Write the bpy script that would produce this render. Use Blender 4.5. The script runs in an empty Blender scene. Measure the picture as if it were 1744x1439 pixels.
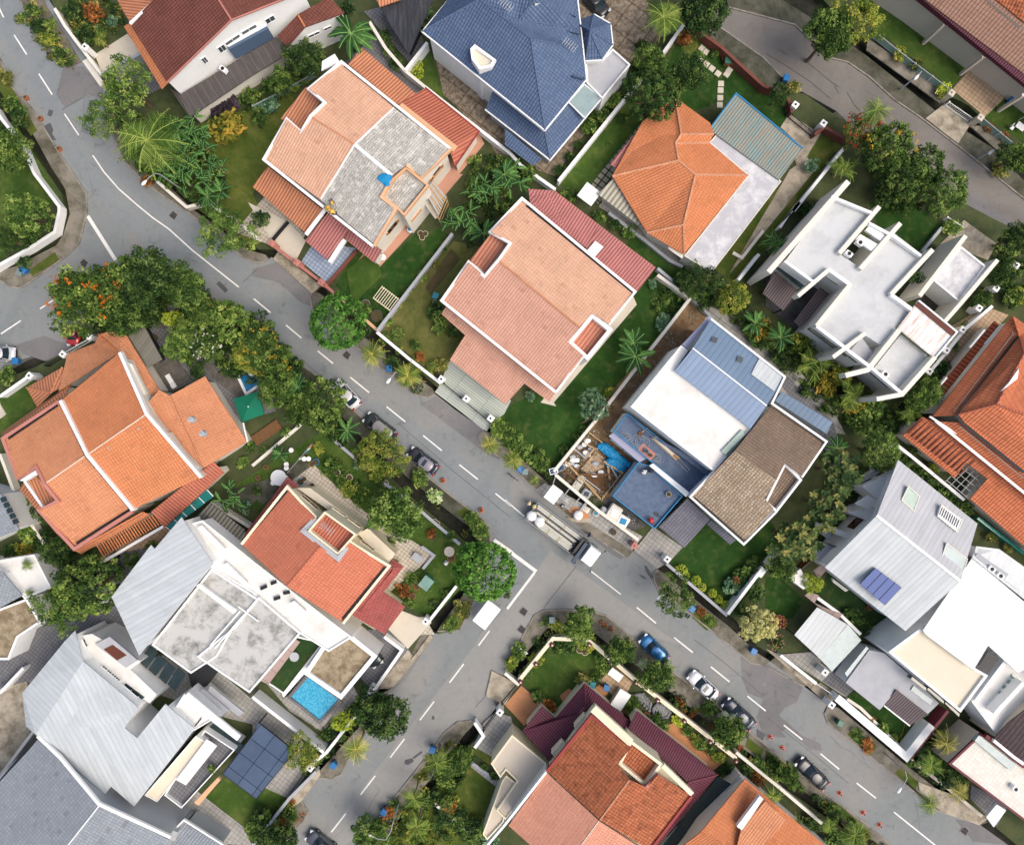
import bpy, math, random
import numpy as np
from mathutils import Vector
R = math.radians
SC = bpy.context.scene
COL = SC.collection
# ---------------------------------------------------------------- camera, sky, sun
H, F = 84.0, 1176.0            # drone height in metres, focal length in photo pixels
cam_d = bpy.data.cameras.new('camera'); cam = bpy.data.objects.new('camera', cam_d); COL.objects.link(cam)
cam.location = (0, 0, H); cam.rotation_euler = (0, 0, 0)
cam_d.sensor_width = 36; cam_d.lens = 36*F/1744; cam_d.clip_start = .5; cam_d.clip_end = 2000
SC.camera = cam
w = bpy.data.worlds.new('World'); SC.world = w; w.use_nodes = True
wn = w.node_tree.nodes; bg = wn['Background']; sky = wn.new('ShaderNodeTexSky')
sky.sky_type = 'NISHITA'; sky.sun_disc = False; sky.sun_elevation = R(57); sky.sun_rotation = R(118)
sky.air_density = 1.0; sky.dust_density = 6.0; sky.ozone_density = .6
w.node_tree.links.new(sky.outputs[0], bg.inputs[0]); bg.inputs[1].default_value = .15
sd = bpy.data.lights.new('sun', 'SUN'); sd.energy = .85; sd.angle = R(42); sd.color = (1, .97, .92)
sun = bpy.data.objects.new('sun', sd); COL.objects.link(sun); sun.rotation_euler = (R(33), 0, R(62)); sun.location = (0, 0, 60)
SC.view_settings.view_transform = 'Standard'; SC.view_settings.look = 'None'; SC.view_settings.gamma = 1
SC.view_settings.exposure = .42
# ---------------------------------------------------------------- coordinates
TO = [(x, y, 1744/440) for y in (0, 360, 720, 1079) for x in (0, 430, 860, 1304)] + [
    (925, 715, 7.927), (880, 830, 7.927), (540, 280, 7.267), (460, 740, 7.927), (1000, 1110, 7.927),
    (1560, 930, 9.478), (560, 630, 7.927), (230, 560, 7.927), (650, 880, 7.927), (1244, 540, 7.927)]
def P(s, z=None):
    """survey points 'k| x,y[,height] ...' -> [(u, v, height or None)]"""
    out = []; ox = oy = 0; sc = 1
    for t in s.split():
        if t.endswith('|'):
            if t == 's|': ox = oy = 0; sc = 1
            else: ox, oy, sc = TO[int(t[:-1])]
        else:
            v = [float(a) for a in t.split(',')]
            out.append((ox+v[0]/sc, oy+v[1]/sc, v[2] if len(v) > 2 else z))
    return out
def Wd(p, z=None):
    z = p[2] if z is None else z
    k = (H-z)/F
    return Vector(((p[0]-872)*k, -(p[1]-719.5)*k, z))
def fillz(pts, hz=None):
    kn = [p for p in pts if p[2] is not None]
    un = [p for p in pts if p[2] is None]
    if not un: return pts
    if len(kn) >= 3:
        A = np.array([[p[0], p[1], 1] for p in kn]); b = np.array([p[2] for p in kn])
        c = np.linalg.lstsq(A, b, rcond=None)[0]
        return [p if p[2] is not None else (p[0], p[1], float(c[0]*p[0]+c[1]*p[1]+c[2])) for p in pts]
    zz = kn[0][2] if kn else hz
    return [p if p[2] is not None else (p[0], p[1], zz) for p in pts]
# ---------------------------------------------------------------- object helpers
def link(o, parent=None):
    COL.objects.link(o)
    if parent is not None: o.parent = parent
    return o
def tag(o, label=None, cat=None, group=None, kind=None):
    if label: o['label'] = label
    if cat: o['category'] = cat
    if group: o['group'] = group
    if kind: o['kind'] = kind
    return o
def origin(o):
    v = Vector((0, 0, 0))
    while o is not None: v += o.location; o = o.parent
    return v
def thing(name, label, cat, loc=(0, 0, 0), group=None):
    o = bpy.data.objects.new(name, None); o.location = loc; o.empty_display_size = .3
    return tag(link(o), label, cat, group)
def autouv(me, ang=0):
    uv = me.uv_layers.new(name='UVMap').data
    ca, sa = math.cos(ang), math.sin(ang)
    vs = me.vertices
    for p in me.polygons:
        n = p.normal
        hz = math.hypot(n.x, n.y)
        if abs(n.z) > .9985: U = Vector((ca, sa, 0)); V = Vector((-sa, ca, 0))
        elif abs(n.z) < .2: U = Vector((-n.y/hz, n.x/hz, 0)); V = Vector((0, 0, 1))
        else:
            U = Vector((-n.y/hz, n.x/hz, 0)); V = n.cross(U)
        for li in p.loop_indices:
            c = vs[me.loops[li].vertex_index].co
            uv[li].uv = (c.dot(U), c.dot(V))
ANG = R(-37)
def mk(name, vs, fs, mat, parent=None, ang=None, smooth=False, link_=True):
    me = bpy.data.meshes.new(name)
    o_ = origin(parent) if parent is not None else Vector((0, 0, 0))
    me.from_pydata([tuple(Vector(v)-o_) for v in vs], [], fs)
    me.validate(); me.update()
    autouv(me, ANG if ang is None else ang)
    if smooth:
        for p in me.polygons: p.use_smooth = True
    if mat is not None: me.materials.append(mat)
    o = bpy.data.objects.new(name, me)
    return link(o, parent) if link_ else o
class MB:
    """collects simple shapes and links them as one mesh"""
    def __init__(s): s.v = []; s.f = []
    def add(s, vs, fs):
        n = len(s.v); s.v += [Vector(v) for v in vs]; s.f += [tuple(i+n for i in f) for f in fs]
    def prism(s, top, z0, cap=True, z0s=None):
        n = len(top); b = [Vector((p.x, p.y, z0 if z0s is None else z0s[i])) for i, p in enumerate(top)]
        fs = [tuple(range(n))] if cap else []
        area = sum(top[i].x*top[(i+1) % n].y-top[(i+1) % n].x*top[i].y for i in range(n))
        if area < 0:
            top = top[::-1]; b = b[::-1]
        if cap: fs.append(tuple(reversed(range(n, 2*n))))
        fs += [(i, n+i, n+(i+1) % n, (i+1) % n) for i in range(n)]
        s.add(list(top)+b, fs)
    def bar(s, a, b, w, h, up=Vector((0, 0, 1))):
        a = Vector(a); b = Vector(b); d = (b-a).normalized()
        sd_ = d.cross(up)
        if sd_.length < .01: sd_ = d.cross(Vector((1, 0, 0)))
        sd_.normalize(); u = sd_.cross(d)
        q = [sd_*w/2+u*h/2, -sd_*w/2+u*h/2, -sd_*w/2-u*h/2, sd_*w/2-u*h/2]
        s.add([a+x for x in q]+[b+x for x in q], [(0, 1, 2, 3), (7, 6, 5, 4), (0, 4, 5, 1), (1, 5, 6, 2), (2, 6, 7, 3), (3, 7, 4, 0)])
    def tube(s, path, r, n=8, cap=True):
        path = [Vector(p) for p in path]; rr = r if isinstance(r, (list, tuple)) else [r]*len(path)
        vs = []; m = len(path)
        for i, p in enumerate(path):
            d = (path[min(i+1, m-1)]-path[max(i-1, 0)]).normalized()
            a = d.cross(Vector((0, 0, 1)))
            if a.length < .05: a = d.cross(Vector((0, 1, 0)))
            a.normalize(); b = a.cross(d)
            vs += [p+(a*math.cos(t)+b*math.sin(t))*rr[i] for t in [2*math.pi*j/n for j in range(n)]]
        fs = [(i*n+j, i*n+(j+1) % n, (i+1)*n+(j+1) % n, (i+1)*n+j) for i in range(m-1) for j in range(n)]
        if cap: fs += [tuple(range(n)), tuple(range((m-1)*n, m*n))]
        s.add(vs, fs)
    def box(s, c, d, rz=0, bev=0):
        c = Vector(c); ca, sa = math.cos(rz), math.sin(rz); X = Vector((ca, sa, 0)); Y = Vector((-sa, ca, 0)); Z = Vector((0, 0, 1))
        x, y, z = d[0]/2, d[1]/2, d[2]/2; b = min(bev, x*.9, y*.9, z*.9)
        if b <= 0:
            vs = [c+X*i*x+Y*j*y+Z*k*z for k in (-1, 1) for j in (-1, 1) for i in (-1, 1)]
            s.add(vs, [(0, 2, 3, 1), (4, 5, 7, 6), (0, 1, 5, 4), (2, 6, 7, 3), (0, 4, 6, 2), (1, 3, 7, 5)]); return
        o8 = [(x-b, y), (x, y-b), (x, -y+b), (x-b, -y), (-x+b, -y), (-x, -y+b), (-x, y-b), (-x+b, y)]
        vs = []
        for zz, k in ((-z, 1), (z-b, 1), (z, 1-b/max(x, y))):
            vs += [c+X*p*k+Y*q*k+Z*zz for p, q in o8]
        fs = [tuple(range(8)), tuple(range(23, 15, -1))]
        for l in range(2): fs += [(l*8+i, (l+1)*8+i, (l+1)*8+(i+1) % 8, l*8+(i+1) % 8) for i in range(8)]
        s.add(vs, fs)
    def disc(s, c, r, h=.02, n=16, r2=None):
        r2 = r if r2 is None else r2
        c = Vector(c)
        vs = [c+Vector((r2*math.cos(t), r2*math.sin(t), 0)) for t in [2*math.pi*j/n for j in range(n)]]
        vs += [c+Vector((r*math.cos(t), r*math.sin(t), h)) for t in [2*math.pi*j/n for j in range(n)]]
        s.add(vs, [tuple(reversed(range(n))), tuple(range(n, 2*n))]+[(j, (j+1) % n, n+(j+1) % n, n+j) for j in range(n)])
    def ball(s, c, r, n=10, m=7, sq=(1, 1, 1), jit=0, rnd=None):
        c = Vector(c); vs = []
        for i in range(m+1):
            th = math.pi*i/m
            for j in range(n):
                ph = 2*math.pi*j/n; k = r*(1+(rnd.uniform(-jit, jit) if rnd and 0 < i < m else 0))
                vs.append(c+Vector((k*sq[0]*math.sin(th)*math.cos(ph), k*sq[1]*math.sin(th)*math.sin(ph), k*sq[2]*math.cos(th))))
        s.add(vs, [(i*n+j, (i+1)*n+j, (i+1)*n+(j+1) % n, i*n+(j+1) % n) for i in range(m) for j in range(n)])
    def strip(s, path, w, h, closed=False):
        """mitred wall / parapet: top edge follows path, h tall, w wide"""
        path = [Vector(p) for p in path]; n = len(path); L = []; Rr = []
        for i, p in enumerate(path):
            a = path[i-1] if (i > 0 or closed) else None
            b = path[(i+1) % n] if (i < n-1 or closed) else None
            d1 = (p-a) if a is not None else (b-p); d2 = (b-p) if b is not None else (p-a)
            d1 = Vector((d1.x, d1.y)).normalized(); d2 = Vector((d2.x, d2.y)).normalized()
            n1 = Vector((-d1.y, d1.x)); n2 = Vector((-d2.y, d2.x)); m = n1+n2
            if m.length < .2: m = n1
            m.normalize(); k = min(2.0, 1/max(.3, m.dot(n1)))
            L.append(p+Vector((m.x, m.y, 0))*w/2*k); Rr.append(p-Vector((m.x, m.y, 0))*w/2*k)
        dn = Vector((0, 0, -h)); vs = L+Rr+[q+dn for q in L]+[q+dn for q in Rr]; fs = []
        for i in range(n if closed else n-1):
            j = (i+1) % n
            fs += [(i, n+i, n+j, j), (2*n+i, i, j, 2*n+j), (n+i, 3*n+i, 3*n+j, n+j), (3*n+i, 2*n+i, 2*n+j, 3*n+j)]
        if not closed: fs += [(0, 2*n, 3*n, n), (n-1, 2*n-1, 4*n-1, 3*n-1)]
        s.add(vs, fs)
    def build(s, name, mat, parent=None, smooth=False, ang=None):
        return mk(name, s.v, s.f, mat, parent, ang, smooth)
# ---------------------------------------------------------------- materials
def lin(h, k=1.0):
    c = [int(h[i:i+2], 16)/255 for i in (0, 2, 4)]
    return tuple(min(.85, (x/12.92 if x <= .04045 else ((x+.055)/1.055)**2.4)*.82*k) for x in c)+(1,)
class NT:
    def __init__(s, name, rough=.8, spec=.3, metal=0):
        s.m = bpy.data.materials.new(name); s.m.use_nodes = True; s.t = s.m.node_tree; s.n = s.t.nodes
        s.b = s.n['Principled BSDF']; s.b.inputs['Roughness'].default_value = rough
        s.b.inputs['Specular IOR Level'].default_value = spec; s.b.inputs['Metallic'].default_value = metal
        s.tc = s.n.new('ShaderNodeTexCoord')
    def L(s, a, b): s.t.links.new(a, b); return b
    def node(s, t, **k):
        n = s.n.new(t)
        for a, v in k.items():
            if a in n.inputs: n.inputs[a].default_value = v
            else: setattr(n, a, v)
        return n
    def noise(s, scale, detail=4, rough=.6, src='Object', dist=0, sx=(1, 1, 1)):
        mp = s.node('ShaderNodeMapping'); mp.inputs['Scale'].default_value = sx
        s.L(s.tc.outputs[src], mp.inputs[0])
        n = s.node('ShaderNodeTexNoise', Scale=scale, Detail=detail, Roughness=rough, Distortion=dist)
        s.L(mp.outputs[0], n.inputs['Vector']); return n.outputs['Fac']
    def ramp(s, fac, stops):
        r = s.node('ShaderNodeValToRGB'); e = r.color_ramp.elements
        while len(e) < len(stops): e.new(.5)
        for i, (p, c) in enumerate(stops):
            e[i].position = p; e[i].color = c if len(c) == 4 else (*c, 1)
        s.L(fac, r.inputs[0]); return r.outputs[0]
    def mask(s, fac, a, b):
        m = s.node('ShaderNodeMapRange'); m.inputs[1].default_value = a; m.inputs[2].default_value = b
        s.L(fac, m.inputs[0]); return m.outputs[0]
    def mix(s, fac, a, b, mode='MIX'):
        m = s.node('ShaderNodeMix', data_type='RGBA', blend_type=mode)
        for v, i in ((fac, 0), (a, 6), (b, 7)):
            if hasattr(v, 'is_linked') or hasattr(v, 'links'): s.L(v, m.inputs[i])
            else: m.inputs[i].default_value = v
        return m.outputs[2]
    def math(s, op, a, b=0.0):
        m = s.node('ShaderNodeMath', operation=op)
        for v, i in ((a, 0), (b, 1)):
            if hasattr(v, 'links'): s.L(v, m.inputs[i])
            else: m.inputs[i].default_value = v
        return m.outputs[0]
    def bump(s, h, dist=.02, st=.6):
        b = s.node('ShaderNodeBump', Strength=st, Distance=dist); s.L(h, b.inputs['Height']); s.L(b.outputs[0], s.b.inputs['Normal'])
    def col(s, c):
        if hasattr(c, 'links'): s.L(c, s.b.inputs['Base Color'])
        else: s.b.inputs['Base Color'].default_value = c
        return s
G4 = lambda v: (v, v, v, 1)
def paint(name, h, k=1.0, rough=.7, var=.12, dirt=0.0, dirtc='4a463e', metal=0, spec=.3, sc=.6):
    n = NT(name, rough, spec, metal); c = lin(h, k)
    f = n.noise(sc, 5, .65)
    out = n.mix(f, tuple(x*(1-var) for x in c[:3])+(1,), tuple(min(.88, x*(1+var)) for x in c[:3])+(1,))
    if dirt:
        g = n.mask(n.noise(1.1, 8, .72, dist=.6), .52, .78); g = n.math('MULTIPLY', g, dirt)
        out = n.mix(g, out, lin(dirtc))
    n.col(out); return n.m
def tiles(name, h1, h2, hm, cw=.32, rh=.40, stain=0.0, stc='5a3a28', rib=1.0, mort=.035, big=.25, off=0.0, bump=.05, run=0.0, grid=.8):
    """clay tiles: columns run down the slope, courses lie across it"""
    n = NT(name, .85, .2)
    if int(h1[:2], 16) > int(h1[4:], 16)+70: h1, h2, hm = ['%02x%02x%02x' % tuple(round(int(h[i:i+2], 16)*.86+v*.14) for i, v in ((0, 226), (2, 204), (4, 184))) for h in (h1, h2, hm)]
    br = n.node('ShaderNodeTexBrick', Scale=1.0); br.offset = off; br.offset_frequency = 2; br.squash = 1
    for k_, v in (('Color1', lin(h1)), ('Color2', lin(h2)), ('Mortar', lin(hm)), ('Mortar Size', mort*.5), ('Mortar Smooth', .5), ('Bias', 0.0), ('Brick Width', cw), ('Row Height', rh)):
        br.inputs[k_].default_value = v
    n.L(n.tc.outputs['UV'], br.inputs['Vector'])
    c = n.mix(grid, lin(h1), br.outputs['Color'])
    b = n.noise(.35, 5, .6, 'UV'); c = n.mix(n.mask(b, .35, .7), c, n.mix(1.0, c, G4(1-big), 'MULTIPLY'))
    if run:
        rn = n.mask(n.noise(1.0, 5, .7, 'UV', sx=(1.6, .22, 1)), .5, .75)
        c = n.mix(n.math('MULTIPLY', rn, run), c, lin(stc))
    if stain:
        s_ = n.mask(n.noise(1.3, 9, .75, 'UV', .4), .50, .66); c = n.mix(n.math('MULTIPLY', s_, stain), c, lin(stc))
    sep = n.node('ShaderNodeSeparateXYZ'); n.L(n.tc.outputs['UV'], sep.inputs[0])
    wv = n.math('SINE', n.math('MULTIPLY', sep.outputs[0], 2*math.pi/cw))
    cb = n.node('ShaderNodeCombineXYZ'); n.L(n.math('FLOOR', n.math('DIVIDE', sep.outputs[0], cw*2)), cb.inputs[0]); n.L(n.math('FLOOR', n.math('DIVIDE', sep.outputs[1], rh)), cb.inputs[1])
    wt = n.node('ShaderNodeTexWhiteNoise', noise_dimensions='2D'); n.L(cb.outputs[0], wt.inputs['Vector']); odd = n.math('MULTIPLY', n.math('GREATER_THAN', wt.outputs['Value'], .9), n.mask(n.noise(.4, 3, .6, 'UV'), .45, .6))
    n.col(n.mix(n.math('MULTIPLY', odd, .3), c, lin(stc)))
    saw = n.math('FRACT', n.math('DIVIDE', sep.outputs[1], rh))
    n.bump(n.math('ADD', n.math('MULTIPLY', wv, .5*rib), saw), bump, .8)
    return n.m
def seam(name, h, pitch=.5, k=.62, var=.08, across=False, rough=.45, metal=.0, lw=.09, dirt=.22, bump=.04, dirtc='848a8c'):
    """standing seam / corrugated sheet metal"""
    n = NT(name, rough, .4, metal); c = lin(h)
    sep = n.node('ShaderNodeSeparateXYZ'); n.L(n.tc.outputs['UV'], sep.inputs[0])
    u = n.math('DIVIDE', sep.outputs[1 if across else 0], pitch)
    fr = n.math('FRACT', u); ln = n.math('LESS_THAN', fr, lw)
    fl = n.math('FLOOR', u); wn_ = n.node('ShaderNodeTexWhiteNoise', noise_dimensions='1D'); n.L(fl, wn_.inputs['W'])
    base = n.mix(wn_.outputs['Value'], tuple(x*(1-var) for x in c[:3])+(1,), tuple(x*(1+var*.4) for x in c[:3])+(1,))
    nz = n.noise(.5, 5, .6); base = n.mix(n.mask(nz, .3, .75), base, n.mix(1.0, base, G4(.88), 'MULTIPLY'))
    if dirt:
        g = n.mask(n.noise(1.0, 7, .7, 'UV', sx=(2.2, .35, 1)), .48, .7); base = n.mix(n.math('MULTIPLY', g, dirt), base, lin(dirtc))
    n.col(n.mix(ln, base, tuple(x*k for x in c[:3])+(1,)))
    n.bump(n.math('SUBTRACT', 1.0, n.math('ABSOLUTE', n.math('SUBTRACT', fr, .5))), bump, .5)
    return n.m
def corr(name, h, h2, pitch=.22, dirt=.0, dirtc='6b5844'):
    n = NT(name, .6, .3); sep = n.node('ShaderNodeSeparateXYZ'); n.L(n.tc.outputs['UV'], sep.inputs[0])
    s_ = n.math('SINE', n.math('MULTIPLY', sep.outputs[0], 2*math.pi/pitch))
    c = n.mix(n.mask(s_, -.8, .3), lin(h2), lin(h))
    f = n.noise(.5, 5); c = n.mix(n.mask(f, .35, .7), c, n.mix(1.0, c, G4(.8), 'MULTIPLY'))
    if dirt:
        g = n.mask(n.noise(1.0, 8, .75, 'UV', sx=(2.5, .4, 1)), .42, .62); c = n.mix(n.math('MULTIPLY', g, dirt), c, lin(dirtc))
    n.col(c); n.bump(s_, .04, .6); return n.m
def conc(name, h, hd, amt=.6, lo=.45, hi=.7, sc=.8, fine=.2, grid=0, gc='77736a', gw=.04, gx=1.2, rough=.9, off=0.0):
    n = NT(name, rough, .2); f = n.noise(sc, 9, .72, dist=.3)
    g = n.math('MULTIPLY', n.mask(f, lo, hi), amt)
    c = n.mix(g, lin(h), lin(hd))
    c = n.mix(fine, c, n.mix(n.noise(14, 3), G4(.25), G4(1.0)), 'OVERLAY')
    if grid:
        br = n.node('ShaderNodeTexBrick', Scale=1.0); br.offset = off
        for k_, v in (('Color1', G4(1)), ('Color2', G4(.86)), ('Mortar', lin(gc)), ('Mortar Size', gw/2), ('Brick Width', gx), ('Row Height', grid), ('Mortar Smooth', .1)): br.inputs[k_].default_value = v
        n.L(n.tc.outputs['UV'], br.inputs['Vector']); c = n.mix(1.0, c, br.outputs['Color'], 'MULTIPLY')
    n.col(c); n.bump(n.noise(9, 4), .02, .3); return n.m
def grass(name, h1, h2, h3):
    n = NT(name, .95, .1)
    a = n.noise(.28, 6, .7, dist=.4); b = n.noise(3.2, 5, .8); d = n.noise(26, 3, .9)
    c = n.ramp(a, [(.3, lin(h1, .82)), (.52, lin(h2, .9)), (.72, lin(h3))])
    c = n.mix(n.mask(b, .3, .75), c, n.mix(1.0, c, (.62, .68, .5, 1), 'MULTIPLY'))
    c = n.mix(n.math('MULTIPLY', n.mask(n.noise(.8, 7, .75), .52, .7), .38), c, lin('94905a'))
    c = n.mix(n.mask(d, .25, .8), n.mix(1.0, c, G4(.6), 'MULTIPLY'), c)
    n.col(c); n.bump(d, .06, .9); return n.m
def asphalt(name, h1, h2, h3, stain=.6):
    n = NT(name, .92, .15)
    a = n.noise(.09, 6, .65, dist=.6); b = n.noise(.7, 8, .75, dist=.5); d = n.noise(30, 2, .8)
    c = n.ramp(a, [(.32, lin(h1)), (.5, lin(h2)), (.7, lin(h3))])
    c = n.mix(n.math('MULTIPLY', n.mask(b, .56, .74), stain), c, lin('55555a'))
    c = n.mix(n.mask(n.noise(1.9, 7, .75), .40, .70), c, n.mix(1.0, c, G4(.9), 'MULTIPLY'))
    c = n.mix(n.mask(d, .2, .8), n.mix(1.0, c, G4(.80), 'MULTIPLY'), c)
    # fine cracks
    v = n.node('ShaderNodeTexVoronoi', feature='DISTANCE_TO_EDGE', Scale=.11)
    mp = n.node('ShaderNodeMapping'); nz = n.node('ShaderNodeTexNoise', Scale=.5, Detail=4.0)
    n.L(n.tc.outputs['Object'], nz.inputs['Vector'])
    mx = n.mix(.28, n.tc.outputs['Object'], nz.outputs['Color'], 'LINEAR_LIGHT'); n.L(mx, v.inputs['Vector'])
    ck = n.math('MULTIPLY', n.math('LESS_THAN', v.outputs['Distance'], .0028), n.mask(n.noise(.16, 2), .56, .63))
    c = n.mix(n.math('MULTIPLY', ck, .35), c, lin('3c3c3e'))
    n.col(c); n.bump(d, .01, .3); return n.m
def leaf(name, stops, rough=.8, k=1.0):
    """foliage: UV x varies by clump, UV y by leaf"""
    n = NT(name, rough, .1); sep = n.node('ShaderNodeSeparateXYZ'); n.L(n.tc.outputs['UV'], sep.inputs[0])
    f = n.math('ADD', n.math('MULTIPLY', sep.outputs[0], .62), n.math('MULTIPLY', sep.outputs[1], .38))
    m = len(stops); c = n.ramp(f, [(.1+.8*i/(m-1), tuple(min(.8, x*k) for x in lin(s_)[:3])) for i, s_ in enumerate(stops)])
    oi = n.node('ShaderNodeObjectInfo')
    c = n.mix(oi.outputs['Random'], n.mix(1.0, c, (.82, .86, .8, 1), 'MULTIPLY'), n.mix(1.0, c, (1.12, 1.08, .95, 1), 'MULTIPLY'))
    n.col(c)
    tr = n.node('ShaderNodeBsdfTranslucent'); n.L(c, tr.inputs[0]); ms = n.node('ShaderNodeMixShader'); ms.inputs[0].default_value = .22
    n.L(n.b.outputs[0], ms.inputs[1]); n.L(tr.outputs[0], ms.inputs[2]); n.L(ms.outputs[0], n.n['Material Output'].inputs[0])
    return n.m
def gloss(name, h, rough=.15, k=1.0, metal=0, coat=0):
    n = NT(name, rough, .5, metal); n.col(lin(h, k)); n.b.inputs['Coat Weight'].default_value = coat; return n.m
M = {}
# ---------------------------------------------------------------- ground, roads, plots
M['soil'] = conc('soil', '505636', '36442a', .8, .4, .6, .5, .35)
M['drain'] = conc('drain_floor', '3d3d35', '22241c', .9, .35, .6, .7, .4)
M['asphalt'] = asphalt('asphalt', '888f8f', '959998', 'a09e99')
M['asphalt_brown'] = asphalt('asphalt_brown', '7c7873', '88837d', '959089', .5); M['stain'] = paint('oil_stain', '5a5a5c', 1, .7, .15); M['asphalt_blue'] = asphalt('asphalt_blue', '878e90', '919799', '9b9f9e')
M['asphalt_warm'] = asphalt('asphalt_warm', '9b9b97', 'a2a29e', 'aaa9a4', .35)
M['asphalt_dark'] = asphalt('asphalt_dark', '787878', '868484', '949290', .8)
M['line'] = paint('road_paint', 'f2f0ea', 1, .8, .08, .45, '9a9a98')
M['verge'] = conc('verge_concrete', '8a8478', '4e4c3c', .9, .38, .62, .35, .4)
M['vergedark'] = conc('verge_mossy', '68675a', '3a3c2e', .9, .36, .6, .35, .4)
M['kerb'] = conc('kerb', '9a948a', '55524a', .8, .45, .65, .9, .2)
M['lawn'] = grass('lawn', '4a6c32', '5f7e3a', '84924e')
M['lawn_deep'] = grass('lawn_deep', '33592a', '40672f', '55763a')
M['lawn_dry'] = grass('lawn_dry', '66783e', '8a8a52', 'a59a68')
M['lawn_mix'] = grass('lawn_mix', '50702f', '76843f', '9c9454')
M['turf'] = grass('turf', '3c5a30', '44633a', '4c6a3c')
M['bed'] = conc('bed_soil', '5a4a34', '3a4224', .8, .4, .6, 1.2, .4)
M['apron'] = conc('apron_concrete', 'b5ab98', '6b6352', .8, .42, .62, .6, .3)
M['aprondk'] = conc('apron_stained', '5e5e5e', '3a3a3a', .9, .4, .65, .5, .3)
M['pave_cream'] = conc('pave_cream', 'cfc6b6', '9a9080', .4, .5, .75, .6, .15, .42, 'b0a596', .05, .42)
M['pave_beige'] = conc('pave_beige', 'd4cbba', 'a89e8c', .35, .5, .75, .5, .12)
M['pave_grey'] = conc('pave_grey', 'b0aea8', '7e7c76', .5, .45, .7, .6, .2, .5, 'b4b2ae', .04, .5)
M['pave_dark'] = conc('pave_dark', '808083', '5c5d60', .5, .45, .7, .6, .2, .4, '9a9a9c', .04, .4)
M['pave_blue'] = conc('pave_blue', 'a9b8cc', '8c9ab0', .3, .5, .75, .5, .12, .45, '8a98ae', .05, .45)
M['pave_green'] = conc('pave_green', 'bfc6bc', 'a0a89c', .3, .5, .75, .5, .12, .3, 'a4aca2', .04, 4)
M['terracotta'] = conc('terracotta_paving', 'c98f66', 'a06a44', .5, .45, .7, .7, .2)
M['tan'] = conc('tan_paving', 'c2a98c', '9c8468', .4, .45, .7, .7, .2, .5, 'a08a70', .04, .5)
M['crazy'] = conc('crazy_paving', 'a39684', '66594a', .9, .38, .6, 2.2, .3, 1.9, 'dcd9d0', .22, 1.9)
M['pink_pave'] = conc('pink_paving', 'c4957f', 'a87862', .4, .45, .7, .7, .2)
M['slabgrid'] = conc('slab_grid', 'b0ac98', '8b8874', .6, .4, .65, .8, .2, .75, '4a5a30', .16, .75)
M['earth'] = conc('bare_earth', '8b7458', '6a5034', .8, .4, .6, 1.2, .4)

def sheet(name, s, z, mat, z0=None, kind='structure', ang=None, label=None):
    pts = [Wd(p, z) for p in (P(s) if isinstance(s, str) else s)]
    mb = MB(); mb.prism(pts, z-.03 if z0 is None else z0)
    o = mb.build(name, M[mat], None, ang=ang)
    tag(o, label, kind=kind); return o
sheet('ground', 's| -3500,-3500 5200,-3500 5200,5000 -3500,5000', -1.0, 'drain', -1.3)
road_ne = ('s| -80,-200 34,0 45,30 62,60 85,95 118,115 140,106 174,146 180,200 197,242 209,272 250,315 320,362 350,385 414,438 430,446 445,447 458,441 463,438 '
  '533,494 528,506 531,524 560,552 604,587 627,612 672,643 697,666 712,674 728,677 741,671 823,735 816,741 816,748 839,770 870,793 898,821 918,838 '
  '1001,907 1069,950 1079,938 1121,970 1113,977 1115,990 1122,1005 1173,1043 1218,1079 1253,1107 1279,1129 1300,1133 1312,1126 1370,1169 1412,1200 1405,1215 1410,1230 1430,1248 1506,1306 1576,1364 '
  '1589,1377 1604,1383 1627,1378 1670,1404 1744,1468 1950,1640')
road_sw = ('1750,1640 1518,1439 1481,1407 1405,1351 1304,1268 1213,1195 1138,1137 1067,1079 1032,1048 1001,1040 961,1038 926,1039 910,1048 895,1075 880,1105 861,1137 '
  '862,1150 839,1185 845,1205 822,1235 803,1227 778,1230 755,1250 728,1288 690,1336 657,1377 637,1404 607,1439 430,1640 '
  '400,1640 500,1439 496,1420 518,1397 525,1382 513,1364 541,1324 564,1327 581,1319 591,1298 667,1172 702,1117 738,1079 783,1073 811,1018 836,930 836,920 834,907 824,884 783,856 733,816 682,770 601,698 561,655 '
  '518,625 455,577 440,560 391,527 343,496 300,470 250,462 190,500 140,560 113,587 38,612 -10,640 -200,740 -200,580 0,478 15,488 33,491 50,481 83,458 116,433 134,415 140,393 148,360 146,330 126,298 '
  '101,262 76,220 53,184 20,149 0,101 -180,-200')
sheet('road', road_ne+' '+road_sw, 0, 'asphalt', -1.1)
sheet('road', 's| 1200,-120 1208,-5 1240,12 1354,42 1387,73 1405,96 1445,106 1481,131 1523,169 1571,202 1634,250 1662,272 1744,338 1900,462 1900,530 1744,405 1700,380 1651,360 1560,290 1453,217 1425,190 1365,156 1337,136 1300,98 1208,33 1150,-120', 0, 'asphalt_brown', -1.1)
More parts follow.
